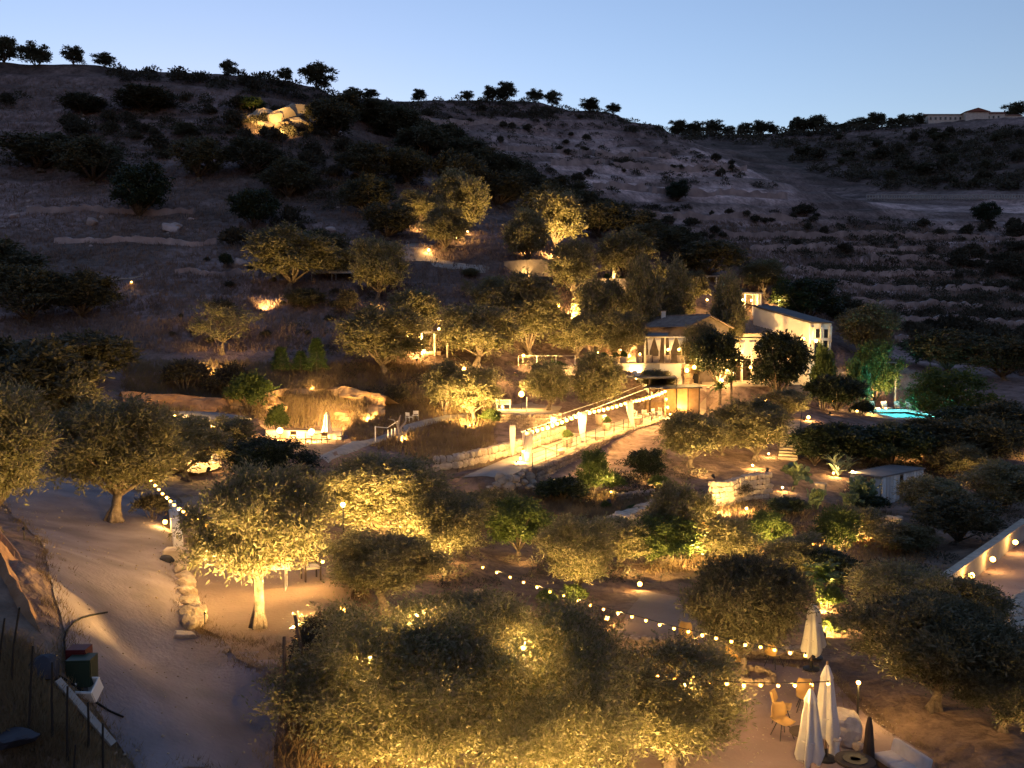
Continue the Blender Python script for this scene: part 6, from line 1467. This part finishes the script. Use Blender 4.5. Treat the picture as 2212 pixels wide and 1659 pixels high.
hose([(120,1462),(150,1480),(178,1500),(205,1522),(235,1542),(267,1556)], 'black pipe running past the white crate onto the road')
def bin_(loc, w, d, h, label, m, name, cat, rz=0, lid=None, tilt=0):
    root = empty(name, loc, rz); root.rotation_euler.x = tilt; tag(root, label, cat); t = .035
    for nm, c, s in (('side',(-w/2,0,h/2),(t,d,h)),('side',(w/2,0,h/2),(t,d,h)),('side',(0,-d/2,h/2),(w,t,h)),('side',(0,d/2,h/2),(w,t,h)),('floor',(0,0,.03),(w,d,.04))): MB().box(c,s).build(nm,m,root)
    if lid: MB().box((0,0,h+.03),(w*1.06,d*1.06,.06)).build('lid',lid,root)
    else: MB().tube([(-w/2,-d/2,h),(w/2,-d/2,h),(w/2,d/2,h),(-w/2,d/2,h),(-w/2,-d/2,h)],.03,5).build('rim',m,root)
g = G(193,1500); bin_(g, .42, .36, .3, 'white open crate on the road edge, front of the bins', 'white_paint', 'crate', 'crate', -.05, None, .55)
bin_(G(178,1476), .46, .42, .5, 'dark green bin between the red box and white crate', 'bin_green', 'waste_bin', 'bin', .1, 'bin_green')
bin_(G(172,1446), .38, .34, .42, 'dark red box behind the green bin', 'red_plastic', 'storage_box', 'box', .05, 'red_plastic')
a, b = G(118,1478), G(252,1632); d = b-a; o = MB().box((0,0,0),(d.length*.9,.15,.05)).build('plank','concrete'); o.location = (a+b)/2+Vector((0,0,.16)); o.rotation_euler = (.25,-math.atan2(d.z,math.hypot(d.x,d.y)),math.atan2(d.y,d.x)); tag(o, 'long pale plank lying along the fence stakes', 'plank')
boulder(G(20,1600)+Vector((0,0,.05)), (.7,.4,.2), 'crumpled blue tarpaulin in the dark fence corner', 'blue_tarp', 870, name='tarpaulin')
boulder(G(100,1455)+Vector((0,0,.1)), (.35,.3,.35), 'bundle of dark blue sheeting against the third stake', 'blue_tarp', 871, name='tarpaulin')
cliff('earth_bank', [G(118,1400),G(112,1330),G(98,1262),G(62,1215),G(20,1190)], lambda t: .05+1.35*max(0,math.sin(math.pi*t))**.6, .35, 'steep orange earth bank left of the gravel road', 'bank_earth', seed=9, rough=.22, lean=.95, nx=40, back=(-1,.25,0))

# ---------------------------------------------------------------- far villa and balustrade
def villa():
    Y = 552; o0 = at(2095,262,Y); root = empty('hilltop_villa', o0); tag(root, 'white hilltop villa with red tiled roofs at the right skyline', 'house'); px = lambda x: (x-2095)*mpp(Y); pz = lambda y: (262-y)*mpp(Y)
    def block(x0, x1, ye, yr, d=9, y=0):
        a, b, ze, zr = px(x0), px(x1), pz(ye), pz(yr); MB().box(((a+b)/2,y,ze/2-4),(b-a,d,ze+8)).build('wall','plaster',root)
        MB().add([(a-.7,y-d/2-.7,ze),(b+.7,y-d/2-.7,ze),(b+.7,y+d/2+.7,ze),(a-.7,y+d/2+.7,ze),(a-.7,y,zr),(b+.7,y,zr)],[(0,1,5,4),(2,3,4,5),(0,4,3),(1,2,5),(0,3,2,1)]).build('roof','red_tile',root)
        for k in range(int((b-a)/3)):
            x = a+1.5+k*3; w = MB().box((x,y-d/2-.02,ze-2.2),(1.2,.12,1.6)).build('window','glass_dark',root); MB().box((x,y-d/2-.1,ze-3.1),(1.5,.2,.14)).build('sill','pale_stone',w)
    block(1999,2075,252,246.5); block(2110,2160,250,243,8,-1); block(2150,2200,252,247,8,1)
    a, b, ze, zr = px(2072), px(2120), pz(249), pz(241); MB().box(((a+b)/2,-3,ze/2-4),(b-a,10,ze+8)).build('wall','plaster',root); MB().add([(a-.8,-9,ze),(b+.8,-9,ze),(b+.8,3,ze),(a-.8,3,ze),((a+b)/2,-9,zr),((a+b)/2,3,zr)],[(0,4,5,3),(1,2,5,4),(0,1,4),(3,5,2),(0,3,2,1)]).build('roof','red_tile',root)
    c = px(2110); MB().box((c,0,pz(240)/2),(5,5,pz(240))).build('tower','plaster',root); MB().add([(c-3.2,-3.2,pz(241)),(c+3.2,-3.2,pz(241)),(c+3.2,3.2,pz(241)),(c-3.2,3.2,pz(241)),(c,0,pz(237))],[(0,1,4),(1,2,4),(2,3,4),(3,0,4),(0,3,2,1)]).build('tower_roof','red_tile',root)
villa()
def balustrade():
    pts = [G(1872+i*21,431) for i in range(18)]; root = empty('balustrade_fence', pts[0]); tag(root, 'long pale balustrade fence across the far slope', 'fence')
    MB().tube([p-pts[0]+Vector((0,0,1.5)) for p in pts],.16,4).build('rail','concrete',root); MB().tube([p-pts[0]+Vector((0,0,.3)) for p in pts],.2,4).build('rail','concrete',root)
    for p in along(pts, 66): MB().box(p-pts[0]+Vector((0,0,.6)),(.3,.3,2.0)).build('post','concrete',root)
balustrade()

# ---------------------------------------------------------------- dry-stone terrace walls across the slopes
def terrace_wall(xa, ya, xb, yb, h, label, bow=3, seed=0):
    n = max(10, int(abs(xb-xa)/9)); pts = []
    for i in range(n+1):
        t = i/n; g = groundray(xa+(xb-xa)*t, ya+(yb-ya)*t+bow*math.sin(t*9+seed)+1.5*math.sin(t*23+seed*2))
        if g is not None and (not pts or abs(g.y-pts[-1].y) < 16): pts.append(g)
    if len(pts) < 4: return
    rr = random.Random(seed); V = []; F = []; o0 = pts[0]
    for p in pts:
        k = h*rr.uniform(.45,1.05)
        V += [p-o0+Vector((0,-.5,-.6)), p-o0+Vector((0,-.35,k)), p-o0+Vector((0,.5,k+.05)), p-o0+Vector((0,.9,-.6))]
    for i in range(len(pts)-1):
        a, b = i*4, i*4+4; F += [(a,b,b+1,a+1),(a+1,b+1,b+2,a+2),(a+2,b+2,b+3,a+3)]
    F += [(0,1,2,3), tuple(len(V)-4+q for q in (3,2,1,0))]
    o = mesh_obj('terrace_wall', V, F, 'terrace_stone'); o.location = o0; tag(o, label, 'wall', 'dry-stone terrace walls')
TW = [(1560,508,2230,516,1.3),(1620,536,2000,540,1.1),(1880,560,2230,570,1.3),(1640,588,2060,596,1.1),(1760,622,2230,632,1.2),(1840,656,2120,664,1.0),(1870,690,2230,702,1.1),(1930,730,2230,742,1.0),(1010,322,1450,343,1.8),(1190,355,1640,372,1.8),(1280,408,1700,430,1.8),(1340,464,1740,477,1.4),(910,262,1180,278,1.6),(120,520,470,528,.8),(60,455,420,462,.9),(560,520,770,530,.8),(380,590,560,596,.7)]
TWL = ['highest terrace wall on the slope right of the houses','short terrace wall second from the top right of the houses','terrace wall third from the top at the right edge','terrace wall fourth from the top right of the houses','terrace wall fifth from the top at the right edge','short terrace wall sixth from the top right of the houses','terrace wall seventh from the top at the right edge','lowest terrace wall right of the pool trees','upper stone terrace line on the middle hill','stone line along the top of the pale quarry terrace','stone line through the pale quarry terrace','stone line under the pale quarry terrace','highest short stone line on the middle hill','low stone line on the lower left hill','low stone line across the left hill, above the other','short stone line above the broad left slope olive','short stone line on the bare left slope']
for k, (t_, lb_) in enumerate(zip(TW, TWL)): terrace_wall(*t_, lb_, seed=k)

# ---------------------------------------------------------------- lamps seen or read from lit places, with some added
housing_me = MB().lathe((0,0,0),[(.05,-.06),(.06,0),(.085,.05),(.095,.15),(.075,.15),(.07,.10)],10); _m = bpy.data.meshes.new('housing'); _m.from_pydata(housing_me.v,[],housing_me.f); _m.materials.append(M['black_metal']); housing_me = _m
_l = MB().lathe((0,0,0),[(.07,.105),(.06,.125),(.02,.14)],10); lens_me = bpy.data.meshes.new('lens'); lens_me.from_pydata(_l.v,[],_l.f); lens_me.materials.append(M['lens'])
stake_me = bpy.data.meshes.new('spike'); _s = MB().tube([(0,0,-.3),(0,0,-.02)],.015,5); stake_me.from_pydata(_s.v,[],_s.f); stake_me.materials.append(M['black_metal'])
LK = 1.5
def lamp(loc, power, label, aim=None, kind='flood', cone=130, color=WARM, size=.10, s=1.6, lift=.28, cat='lamp'):
    """ground floodlight: housing on a spike, glowing lens, and its light just over the lens"""
    name = {'flood':'ground_floodlight','globe':'globe_lamp','wall':'wall_lamp','table':'table_lamp'}[kind]
    root = empty(name, loc); tag(root, label, cat)
    d = Vector(aim)-Vector(loc) if aim is not None else Vector((0,0,1)); q = Vector((0,0,1)).rotation_difference(d.normalized())
    if kind == 'flood':
        for nm, me_ in (('housing',housing_me),('lens',lens_me)):
            o = link(nm, me_, root); o.rotation_euler = q.to_euler(); o.scale = (s,)*3; o.location = (0,0,.12)
        link('spike', stake_me, root).location = (0,0,.12)
    else:
        o = link('globe', bulb_me, root); o.scale = (size,)*3; o.location = (0,0,lift); MB().lathe((0,0,lift-size*1.25),[(size*.55,0),(size*.6,size*.35)],8).build('collar','black_metal',root)
        if kind == 'globe' and lift > .4: MB().tube([(0,0,-.1),(0,0,lift-size)],.03,5).build('stem','black_metal',root)
    spot = kind == 'flood' and aim is not None
    ld = bpy.data.lights.new('light','SPOT' if spot else 'POINT'); ld.energy = power*LK*(1.0 if not spot else 1.0); ld.color = color; ld.shadow_soft_size = .12
    if spot: ld.spot_size = R(cone); ld.spot_blend = .7
    lo = bpy.data.objects.new('light', ld); COL.objects.link(lo); lo.parent = root
    if kind == 'flood': lo.location = Vector((0,0,.12))+d.normalized()*.30
    else: lo.location = (0,0,lift) ; ld.shadow_soft_size = size*1.05
    if kind != 'flood': lo.location = (0, -size*1.4, lift+size*.6)
    if spot: lo.rotation_euler = d.to_track_quat('-Z','Y').to_euler()
    return root

def gl(px, py, power, label, tx=None, ty=None, Y=None, tY=None, up=1.5, **k):
    loc = G(px,py) if Y is None else onground(*at(px,0,Y).xy)
    aim = None
    if tx is not None: aim = at(tx, ty, (tY or loc.y))
    return lamp(loc, power, label, aim, **k)
# ---- floodlights standing before the trees they light: tree, brightness, side step, distance before the trunk
TL = [('lit olive right behind the shaded terrace olive',1.8,.4,1.6),('olive between the black dense tree and the broad lamplit one',.9,.4,1.6),('lit olive behind the brownish one',1.2,.4,1.6),('olive beside the short string of path lights',1.2,.4,1.6),('olive above the golden floodlit bushes',.7,.4,1.6),('olive hugging the top of the garden staircase',.5,.4,1.6),('olive between the upper garden wall and the forecourt',.8,.4,1.6),('brown olive on the slope left of the tall brown olive',.4,.4,1.6),('olive before the right end of the restaurant',1.0,-.4,1.6),('olive between restaurant roof and roadside olive',.8,.4,1.6),
 ('olive tree with a bare gnarled trunk on the sandy left terrace',4.2,1.7,.9),('olive tree with a bare gnarled trunk on the sandy left terrace',4.0,-1.5,-1.4),
 ('olive with thick dark trunk beside the gravel road, left of the wall',.45,4.6,-.6),('olive cut by the left picture edge above the earth bank',.35,2.8,1.5),  # floodlights put in to warm the two roadside olives
 ('broad lamplit olive directly right of the terrace olive',2.3,-1.0,2.0),('broad lamplit olive directly right of the terrace olive',2.2,1.5,2.6),
 ('shaded olive between the terrace chair and the foreground olives',.7,1.5,1.8),('huge foreground olive, left one of the bottom centre mass',1.5,.6,1.0),('huge foreground olive, middle one of the bottom centre mass',2.4,-.9,.6),('huge foreground olive, middle one of the bottom centre mass',1.2,2.2,1.0),
 ('foreground olive left of the pink gravel terrace',1.3,-.9,1.4),('olive top just behind the huge foreground olives',1.2,.8,1.0),('big round olive on the gravel terrace behind the upper bulbs',.6,-.8,1.6),('brownish olive left of the sandy court',1.3,-.6,1.6),('bushy green tree left of the brownish olive',.7,.6,1.8),
 ('large dark olive in the bottom right corner beside the sofa',.16,1.2,1.5),('dusty olive behind the large dark bottom right olive',.35,-1.5,1.8),('yellowish olive behind the dark terrace olive, above its left side',2.6,.5,2.2),('green shrubby tree under the yellowish olive',.9,-.6,1.6),('round brightly lit little tree right of three path lights',2.6,-.5,1.6),('slim pale-trunked tree beside the row of path lights',1.2,.2,1.4),
 ('olive in front of the brown panelled kiosk',1.7,.8,2.2),('olive left of the garden staircase',1.1,-.5,2.4),('crooked green tree with pale trunk below the lounge terrace',1.0,.8,1.2),
 ('brilliantly uplit olive beside the footpath',6.5,-.6,2.0),('dim olive just left of the brilliantly uplit one',.5,.8,2.2),('large olive above the right end of the lit rock face',1.0,.8,3.0),('lit olive uphill behind the large one above the rock face',1.8,.8,2.4),('big olive right of the ochre pavilion',1.5,.8,3.0),('tall brown olive between pavilion and main house',.9,.6,3.0),
 ('olive left of the house forecourt, third from the house',1.0,.5,2.4),('lit olive touching the left end of the house roof',1.8,.8,2.0),('olive above the curved stone wall, left one',.7,.2,2.2),('olive above the curved stone wall, right one',.8,.4,2.4),
 ('olive right of the white tents',.35,.6,2.4),('broad olive with an orange lamp at its foot on the left slope',.4,-1.4,2.8),('orange-lit wild olive with several bare stems on the left slope',.8,.4,3.0),
 ('olive with glowing lower branches at the top of the garden',1.1,-.6,2.8),('brightest golden olive of the upper garden',3.2,-.4,2.4),('olive silhouetted before an orange glow in the upper garden',.35,-.8,2.4),('lit olive left of the glowing upper garden wall',2.8,-.3,2.2),('olive right of the glowing white column',1.6,-.8,2.6),('golden olive above the house roof, right of the bare trunk',1.4,-.6,2.4),('upright olive between the house and the white annex',1.0,-.6,2.6),('dim olive at the bend of the upper track',.3,-.6,2.6),('faintly lit olive in the upper garden, far left',.7,.6,2.4),
 ('vivid green uplit tree left of the pool pergola',1.4,-1.4,2.2),('olive right of the white annex',.5,-1.5,2.4),('olive at the right edge above a small ground light',.45,.2,2.4),('olive right of the glass-sided cabana',.3,-1.2,2.2),('brownish olive in front of the dark trees below the pool',.5,.2,2.2),('orange-tinted olive behind the annex',.7,.6,2.6),('small olive by the upper bar counter',1.0,.2,2.0)]
seen_ = {}
for lb, b, dx, dy in TL:
    g, w, h = POS[lb]; x, y = g.x+dx, g.y-dy-w*.36; loc = onground(x, y, .35); tgt = g+Vector((0,0,h*.55)); d2 = (tgt-loc).length_squared
    k = seen_.get(lb, 0); seen_[lb] = k+1
    wds = lb.replace(',','').split()[:12 if k == 0 else 10]
    while wds[-1] in ('on','the','of','in','at','with','a','to','and','its','above','beside'): wds.pop()
    short = ' '.join(wds)
    lamp(loc, 8.6*b*d2/LK, ('floodlight aimed at the ' if k == 0 else 'second floodlight aimed at the ')+short, tgt, cone=112, s=.42 if g.y < 45 else 1.4)
# ---- uplights on walls and places
gl(738,1338,45,'spotlight at the right edge of the sandy terrace, beaming left',300,1330,Y=26.5,tY=24,cone=80)
gl(744,1334,520,'added narrow spotlight at the right edge of the sandy terrace',70,1262,Y=26.2,tY=20.5,cone=26)  # extra spotlight head put in to brighten the earth bank
gl(730,1165,12,'lamp shining in leaves right of the terrace olive',kind='globe',Y=30,lift=2.6,size=.09)
gl(357,1142,6,'ground lamp at the foot of the grassy arc by the road',kind='globe',size=.09)
gl(1240,1380,10,'lamp among the yellow boulders beside the sandy court',kind='globe',size=.1)
gl(1312,1352,8,'lamp left of the sandy court',kind='globe',size=.1)
gl(1382,1275,8,'lamp at the back corner of the sandy court',kind='globe',size=.1)
gl(952,1243,14,'bright lamp in the leaves left of the central bulbs',kind='globe',Y=40,lift=.5,size=.14)
gl(1477,1385,30,'spotlight at the corner of the gravel terrace edging',1560,1400,tY=33,cone=120)
gl(1782,1312,90,'floodlight behind the golden bush',1790,1290,Y=35,tY=36)
gl(1797,1362,90,'floodlight in the lower golden bush',1800,1345,Y=32.3,tY=33)
gl(1650,1440,14,'dim lamp under the big round olive',kind='globe',Y=33.5,size=.06)
gl(1885,1560,10,'small lamp behind the dark wooden post',kind='globe',Y=25.5,lift=1.2,size=.06)
gl(1360,1530,8,'small orange lamp within the foreground olive',kind='globe',Y=23.5,lift=1.8,size=.06,color=(1,.3,.05))
for i, (px, py, Y_, pw, lb) in enumerate(((983,1497,20.6,16,'small lantern hanging in the left foreground olive'),(800,1420,21.4,14,'added lantern deep in the left foreground olive crown'),(1130,1400,20.8,16,'added lantern in the top of the middle foreground olive'),(1230,1560,20.2,16,'added lantern low in the middle foreground olive'),(1480,1480,22.5,12,'added lantern in the foreground olive beside the gravel terrace'),(900,1330,21.5,12,'added lantern near the crown top of the left foreground olive'))):  # lanterns added inside the crowns for glow, apart from the first
    c_ = at(px, py, Y_); lamp(c_, pw, lb, kind='globe', lift=0.0, size=.045)
# ---- right garden
gl(1320,1072,170,'strong floodlight below the lounge terrace, left of two',1322,1040,tY=57.5,cone=160)
gl(1422,1056,100,'strong floodlight below the lounge terrace, right of two',1424,1030,tY=62,cone=160)
gl(1640,1000,14,'small lamp under the staircase olive',kind='globe',size=.07,Y=66)
gl(1660,988,10,'tiny lamp beside the staircase foot',kind='globe',size=.06)
gl(1752,985,22,'floodlight in the tall lit bush',1758,950,tY=70)
gl(1712,1062,26,'floodlight under the golden prickly pear',1718,1035)
gl(1800,1030,14,'lamp behind the lit agave',kind='globe',size=.08)
gl(1775,1076,20,'lamp washing the pale planter',1772,1062,kind='flood')
gl(1690,1062,10,'path lamp left of the planter',kind='globe',size=.07)
gl(1568,1112,190,'floodlight washing the tall creeper wall',1570,1060,Y=54.0,tY=58,cone=140)
gl(1296,1176,330,'floodlight washing the lower end of the rubble wall',1302,1140,Y=47.5,tY=50,cone=140)
gl(1862,1156,170,'floodlight washing the low block wall',1862,1125,Y=49.5,tY=51,cone=140)
gl(1612,1108,16,'path lamp at the right foot of the tall creeper wall',kind='globe',size=.07)
gl(1795,1225,18,'floodlight at the pale-trunked tree',1808,1180,Y=47.5)
gl(1862,1032,60,'warm lamp inside the cabana',kind='globe',Y=62.6,lift=1.5,size=.09)
gl(1848,1110,16,'lamp at the foot of the tall prickly pear',1850,1080,Y=57.5)
# ---- mid garden
gl(875,958,90,'floodlight at the foot of the driftwood sculpture',865,940,tY=73,cone=150)
gl(662,945,120,'right lamp on the long white wall',kind='globe',Y=71.5,lift=.7,size=.28)
gl(592,942,80,'left lamp on the long white wall',kind='globe',Y=72.6,lift=.7,size=.26)
gl(1127,846,110,'brightest bare lamp on the round terrace',kind='globe',Y=83,lift=1.5,size=.26)
gl(1085,872,20,'lamp under the white bench',kind='globe',Y=83,size=.12)
gl(1195,925,45,'lamp behind the festoon row at the curved wall',1200,895,Y=75,tY=77)
gl(1185,950,30,'lamp in the plants under the festoon row',kind='globe',Y=71,size=.16)
gl(700,915,460,'floodlight washing the left of the golden rock face',690,860,Y=77.5,tY=84,cone=150)
gl(790,915,320,'floodlight washing the right of the golden rock face',770,870,Y=78,tY=84,cone=150)
gl(590,905,60,'floodlight in the shrub left of the rock face',570,870,Y=76.5,tY=79)
gl(330,900,60,'floodlight washing the reddish earth bank',370,850,Y=70.5,tY=80,cone=140)
gl(272,938,60,'left lamp inside the restaurant',kind='globe',Y=64.2,lift=1.7,size=.16)
gl(445,935,90,'right lamp inside the restaurant',kind='globe',Y=64.2,lift=1.7,size=.22)
gl(360,960,70,'middle lamp inside the restaurant',kind='globe',Y=64.5,lift=1.8,size=.16)
gl(300,1000,70,'left lamp of the dining terrace',kind='globe',Y=57.6,lift=1.4,size=.16)
gl(408,1000,110,'right lamp of the dining terrace',kind='globe',Y=58.2,lift=1.2,size=.22)
gl(345,1020,30,'low lamp at the front of the dining terrace',kind='globe',Y=55.5,lift=.8,size=.14)
# ---- pavilion and forecourt
gl(913,768,26,'lamp at the left end of the ochre pavilion',kind='globe',Y=91,lift=.9,size=.2)
gl(945,745,40,'lamp inside the ochre pavilion',kind='globe',Y=93.6,lift=1.9,size=.12)
gl(1000,785,40,'lamp under the olive right of the ochre pavilion',kind='globe',Y=89,lift=.5,size=.2)
gl(1108,728,30,'lamp hanging in the tall brown olive',kind='globe',Y=96,lift=3.0,size=.18)
gl(1131,778,20,'lamp on the wide bar table',kind='table',Y=94,lift=1.0,size=.14)
gl(1210,812,60,'floodlight on the short yellow wall',1215,800,Y=90.6,tY=92.5,cone=140)
gl(1365,772,16,'first table lamp of the house forecourt',kind='table',Y=97,lift=.9,size=.12)
gl(1340,768,12,'second table lamp of the house forecourt',kind='table',Y=99,lift=.9,size=.1)
gl(1388,770,14,'lamp by the left porch post',kind='table',Y=95.3,lift=1.1,size=.12)
gl(1295,762,10,'small lamp at the left end of the forecourt',kind='table',Y=98,lift=1.2,size=.1)
lamp(Vector((*at(1450,0,94.4).xy,ZH)), 7, 'left lamp under the porch beam', kind='globe', lift=1.6, size=.14)
lamp(Vector((*at(1474,0,94.2).xy,ZH)), 7, 'right lamp under the porch beam', kind='globe', lift=1.6, size=.14)
lamp(Vector((*at(1452,0,91.2).xy,-7.6)), 110, 'lamp under the canopy washing the white terrace wall', kind='globe', lift=2.6, size=.12)
lamp(Vector((*at(1492,0,91.2).xy,-6.4)), 40, 'left lamp on the rough stone corner', kind='wall', lift=3.0, size=.2)
lamp(Vector((*at(1508,0,92.4).xy,-6.0)), 34, 'right lamp over the dark doorway', kind='wall', lift=2.9, size=.2)
gl(1580,825,50,'big yard lamp left of the palms',kind='globe',Y=96,lift=1.4,size=.3)
gl(1568,838,50,'low lamp at the front of the yard',kind='globe',Y=91.5,lift=.5,size=.26)
gl(1600,775,26,'yard lamp under the middle house curtains',kind='globe',Y=100,lift=2.4,size=.22)
gl(1632,800,30,'yard lamp behind the tall dark carob',kind='globe',Y=100,lift=1.6,size=.18)
lamp(Vector((*at(1482,0,88.6).xy,-7.6)), 70, 'lamp inside the panelled kiosk', kind='globe', lift=1.5, size=.1)
lamp(Vector((*at(1476,0,86.2).xy,-7.7)), 50, 'floodlight on the kiosk panels', at(1480,845,87), cone=130)
# ---- annex, upper garden
lamp(Vector((*at(1747,0,98.2).xy,-2.8)), 45, 'wall lamp at the near corner of the annex', kind='wall', lift=2.6, size=.24)
lamp(Vector((*at(1776,0,99.4).xy,-2.8)), 40, 'wall lamp between the annex curtains', kind='wall', lift=2.4, size=.18)
gl(1768,785,90,'floodlight in the yellow shrub at the annex front',1772,765,Y=95.6,tY=97,cone=150)
gl(1815,730,30,'lamp behind the right corner of the annex',kind='globe',Y=104,lift=1.0,size=.16)
gl(1690,632,60,'floodlight in the glowing shrub behind the annex',1695,615,Y=123,tY=125,cone=150)
gl(1135,560,190,'floodlight behind the silhouetted upper olive',1137,520,Y=121,tY=122,cone=140)
gl(926,545,22,'path lamp at the bend of the upper track',kind='globe',size=.2)
gl(1010,505,14,'tiny lamp below the glowing branches',kind='globe',size=.12)
gl(1208,628,34,'round lamp at the foot of the lit upper olive',kind='globe',Y=107.5,lift=.5,size=.24)
gl(1290,598,80,'left floodlight on the glowing upper wall',1292,585,Y=110,tY=111.8,cone=150)
gl(1346,598,80,'right floodlight on the glowing upper wall',1346,585,Y=110,tY=111.8,cone=150)
gl(1330,590,70,'floodlight at the white column',1330,560,Y=113.2,tY=114)
gl(1362,622,40,'lamp below the right end of the glowing wall',kind='globe',Y=108,lift=.6,size=.2)
gl(1465,672,45,'round lamp above the main house roof',kind='globe',Y=108,lift=.7,size=.28)
gl(1490,655,40,'lamp at the upper bar path, left',kind='globe',Y=111,lift=.5,size=.22)
gl(1512,650,45,'lamp at the upper bar path, right',kind='globe',Y=111,lift=1.0,size=.22)
gl(1535,650,26,'lamp over the upper bar counter',kind='globe',Y=112.5,lift=1.8,size=.12)
gl(1612,645,34,'lamp at the pale shelter behind the annex',kind='globe',Y=116,lift=1.6,size=.2)
gl(1632,650,26,'small lamp inside the pale shelter',kind='globe',Y=117.5,lift=1.4,size=.12)
gl(1286,660,6,'small cold-white spotlight on the slope above the house',kind='globe',size=.14,color=(.8,.9,1))
gl(285,612,26,'lamp at the fallen branch',272,604,tY=104)
for dx_, lb in ((-3.5,'left floodlight below the lit rock outcrop'),(3.5,'right floodlight below the lit rock outcrop')):
    g = G(597,280); q = onground(g.x+dx_, g.y-9, 3.6); r_ = lamp(q, 800, lb, g+Vector((dx_*.6,1,2.0)), cone=60); MB().tube([(0,0,-4),(0,0,.12)], .05, 6).build('pole', 'black_metal', r_)
gl(1390,668,22,'green-lit ground lamp at the bare dark trunk',kind='globe',Y=104,size=.1)
gl(665,812,40,'floodlight at the young pines',665,775,Y=84,tY=87,cone=150)
# ---- pool side
gl(1870,852,26,'small lamp at the hedge left of the pool',kind='globe',Y=96,lift=.5,size=.14)
gl(1955,845,18,'floodlight on the low wall behind the loungers',1955,835,Y=103.5,tY=105,cone=150)
gl(1808,888,34,'lamp at the trunk left of the pool',1815,860,Y=85,tY=88)
gl(1740,838,45,'floodlight on the small wall left of the dome tree',1735,825,Y=90,tY=92)
gl(1762,935,20,'pinkish path lamp near the dark hedge',kind='globe',Y=80,size=.14)
gl(1668,848,16,'lamp among trunks of the tall dark carob',kind='globe',Y=88,size=.12)
# ---- parapet lamps
for i, (p, lb) in enumerate(zip(PAR[1:4], ('lowest parapet lamp, nearest the olives','middle parapet lamp of the roadway','upper parapet lamp of the roadway'))):
    lamp(p+Vector((.35,-.3,.1)), 5, lb, kind='wall', lift=.5, size=.12)
gl(2016,1305,6,'small lamp at the low end of the parapet',kind='globe',size=.06)
# ---- festoons of the lower garden
f1 = [(1043,1222),(1073,1233),(1102,1243),(1131,1254),(1160,1264),(1188,1274),(1217,1283),(1247,1292),(1275,1303),(1304,1312),(1335,1320),(1365,1328),(1395,1336),(1425,1345),(1456,1353),(1487,1360),(1517,1367),(1547,1374),(1580,1381),(1610,1388),(1643,1393),(1673,1399),(1707,1405),(1740,1411)]
def onh(px, py, z): return onz(px, py, z)
p1 = [onh(x,y,-8.75) for x, y in f1]; festoon(p1, p1, .044, 'long string of bulbs sweeping from the garden centre to the far parasol', watt=2.6, every=3)
f2 = [(1232,1418),(1270,1427),(1308,1435),(1345,1442),(1383,1450),(1420,1456),(1458,1461),(1495,1465),(1533,1469),(1570,1472),(1607,1475),(1643,1475),(1681,1476),(1717,1475),(1753,1474),(1789,1472)]
p2 = [onh(x,y,-8.7) for x, y in f2]; festoon(p2, p2, .042, 'nearer string of bulbs ending at the nearest parasols', watt=2.2, every=3)
f3 = [(326,1034),(335,1044),(343,1053),(351,1062),(360,1070),(368,1078),(376,1086),(386,1094),(396,1100),(405,1107),(415,1113),(425,1118),(435,1124),(445,1129)]
p3 = [onh(x,y,-5.7) for x, y in f3]; festoon(p3, p3, .05, 'string of bulbs slanting over the whitewashed wall at left', watt=3.5, every=3)
f4 = [(445,1129),(480,1142),(515,1158),(530,1150),(575,1160),(620,1166),(660,1187),(697,1208)]
p4 = [at(x,y,27+i*.25) for i, (x, y) in enumerate(f4)]; festoon(p4, p4[1:], .055, 'string of bulbs threaded through the terrace olive', watt=7, every=2)
for i, (pts, lb) in enumerate((([(1518,1138),(1528,1146),(1540,1155),(1552,1165)],'short string of path lights below the yellowish olive'),([(1734,1193),(1746,1188),(1758,1184),(1770,1178),(1780,1174),(1790,1168)],'row of path lights left of the pale-trunked tree'))):
    P_ = [G(x,y)+Vector((0,0,.35)) for x, y in pts]; festoon(P_, P_, .09, lb, watt=12, every=2)
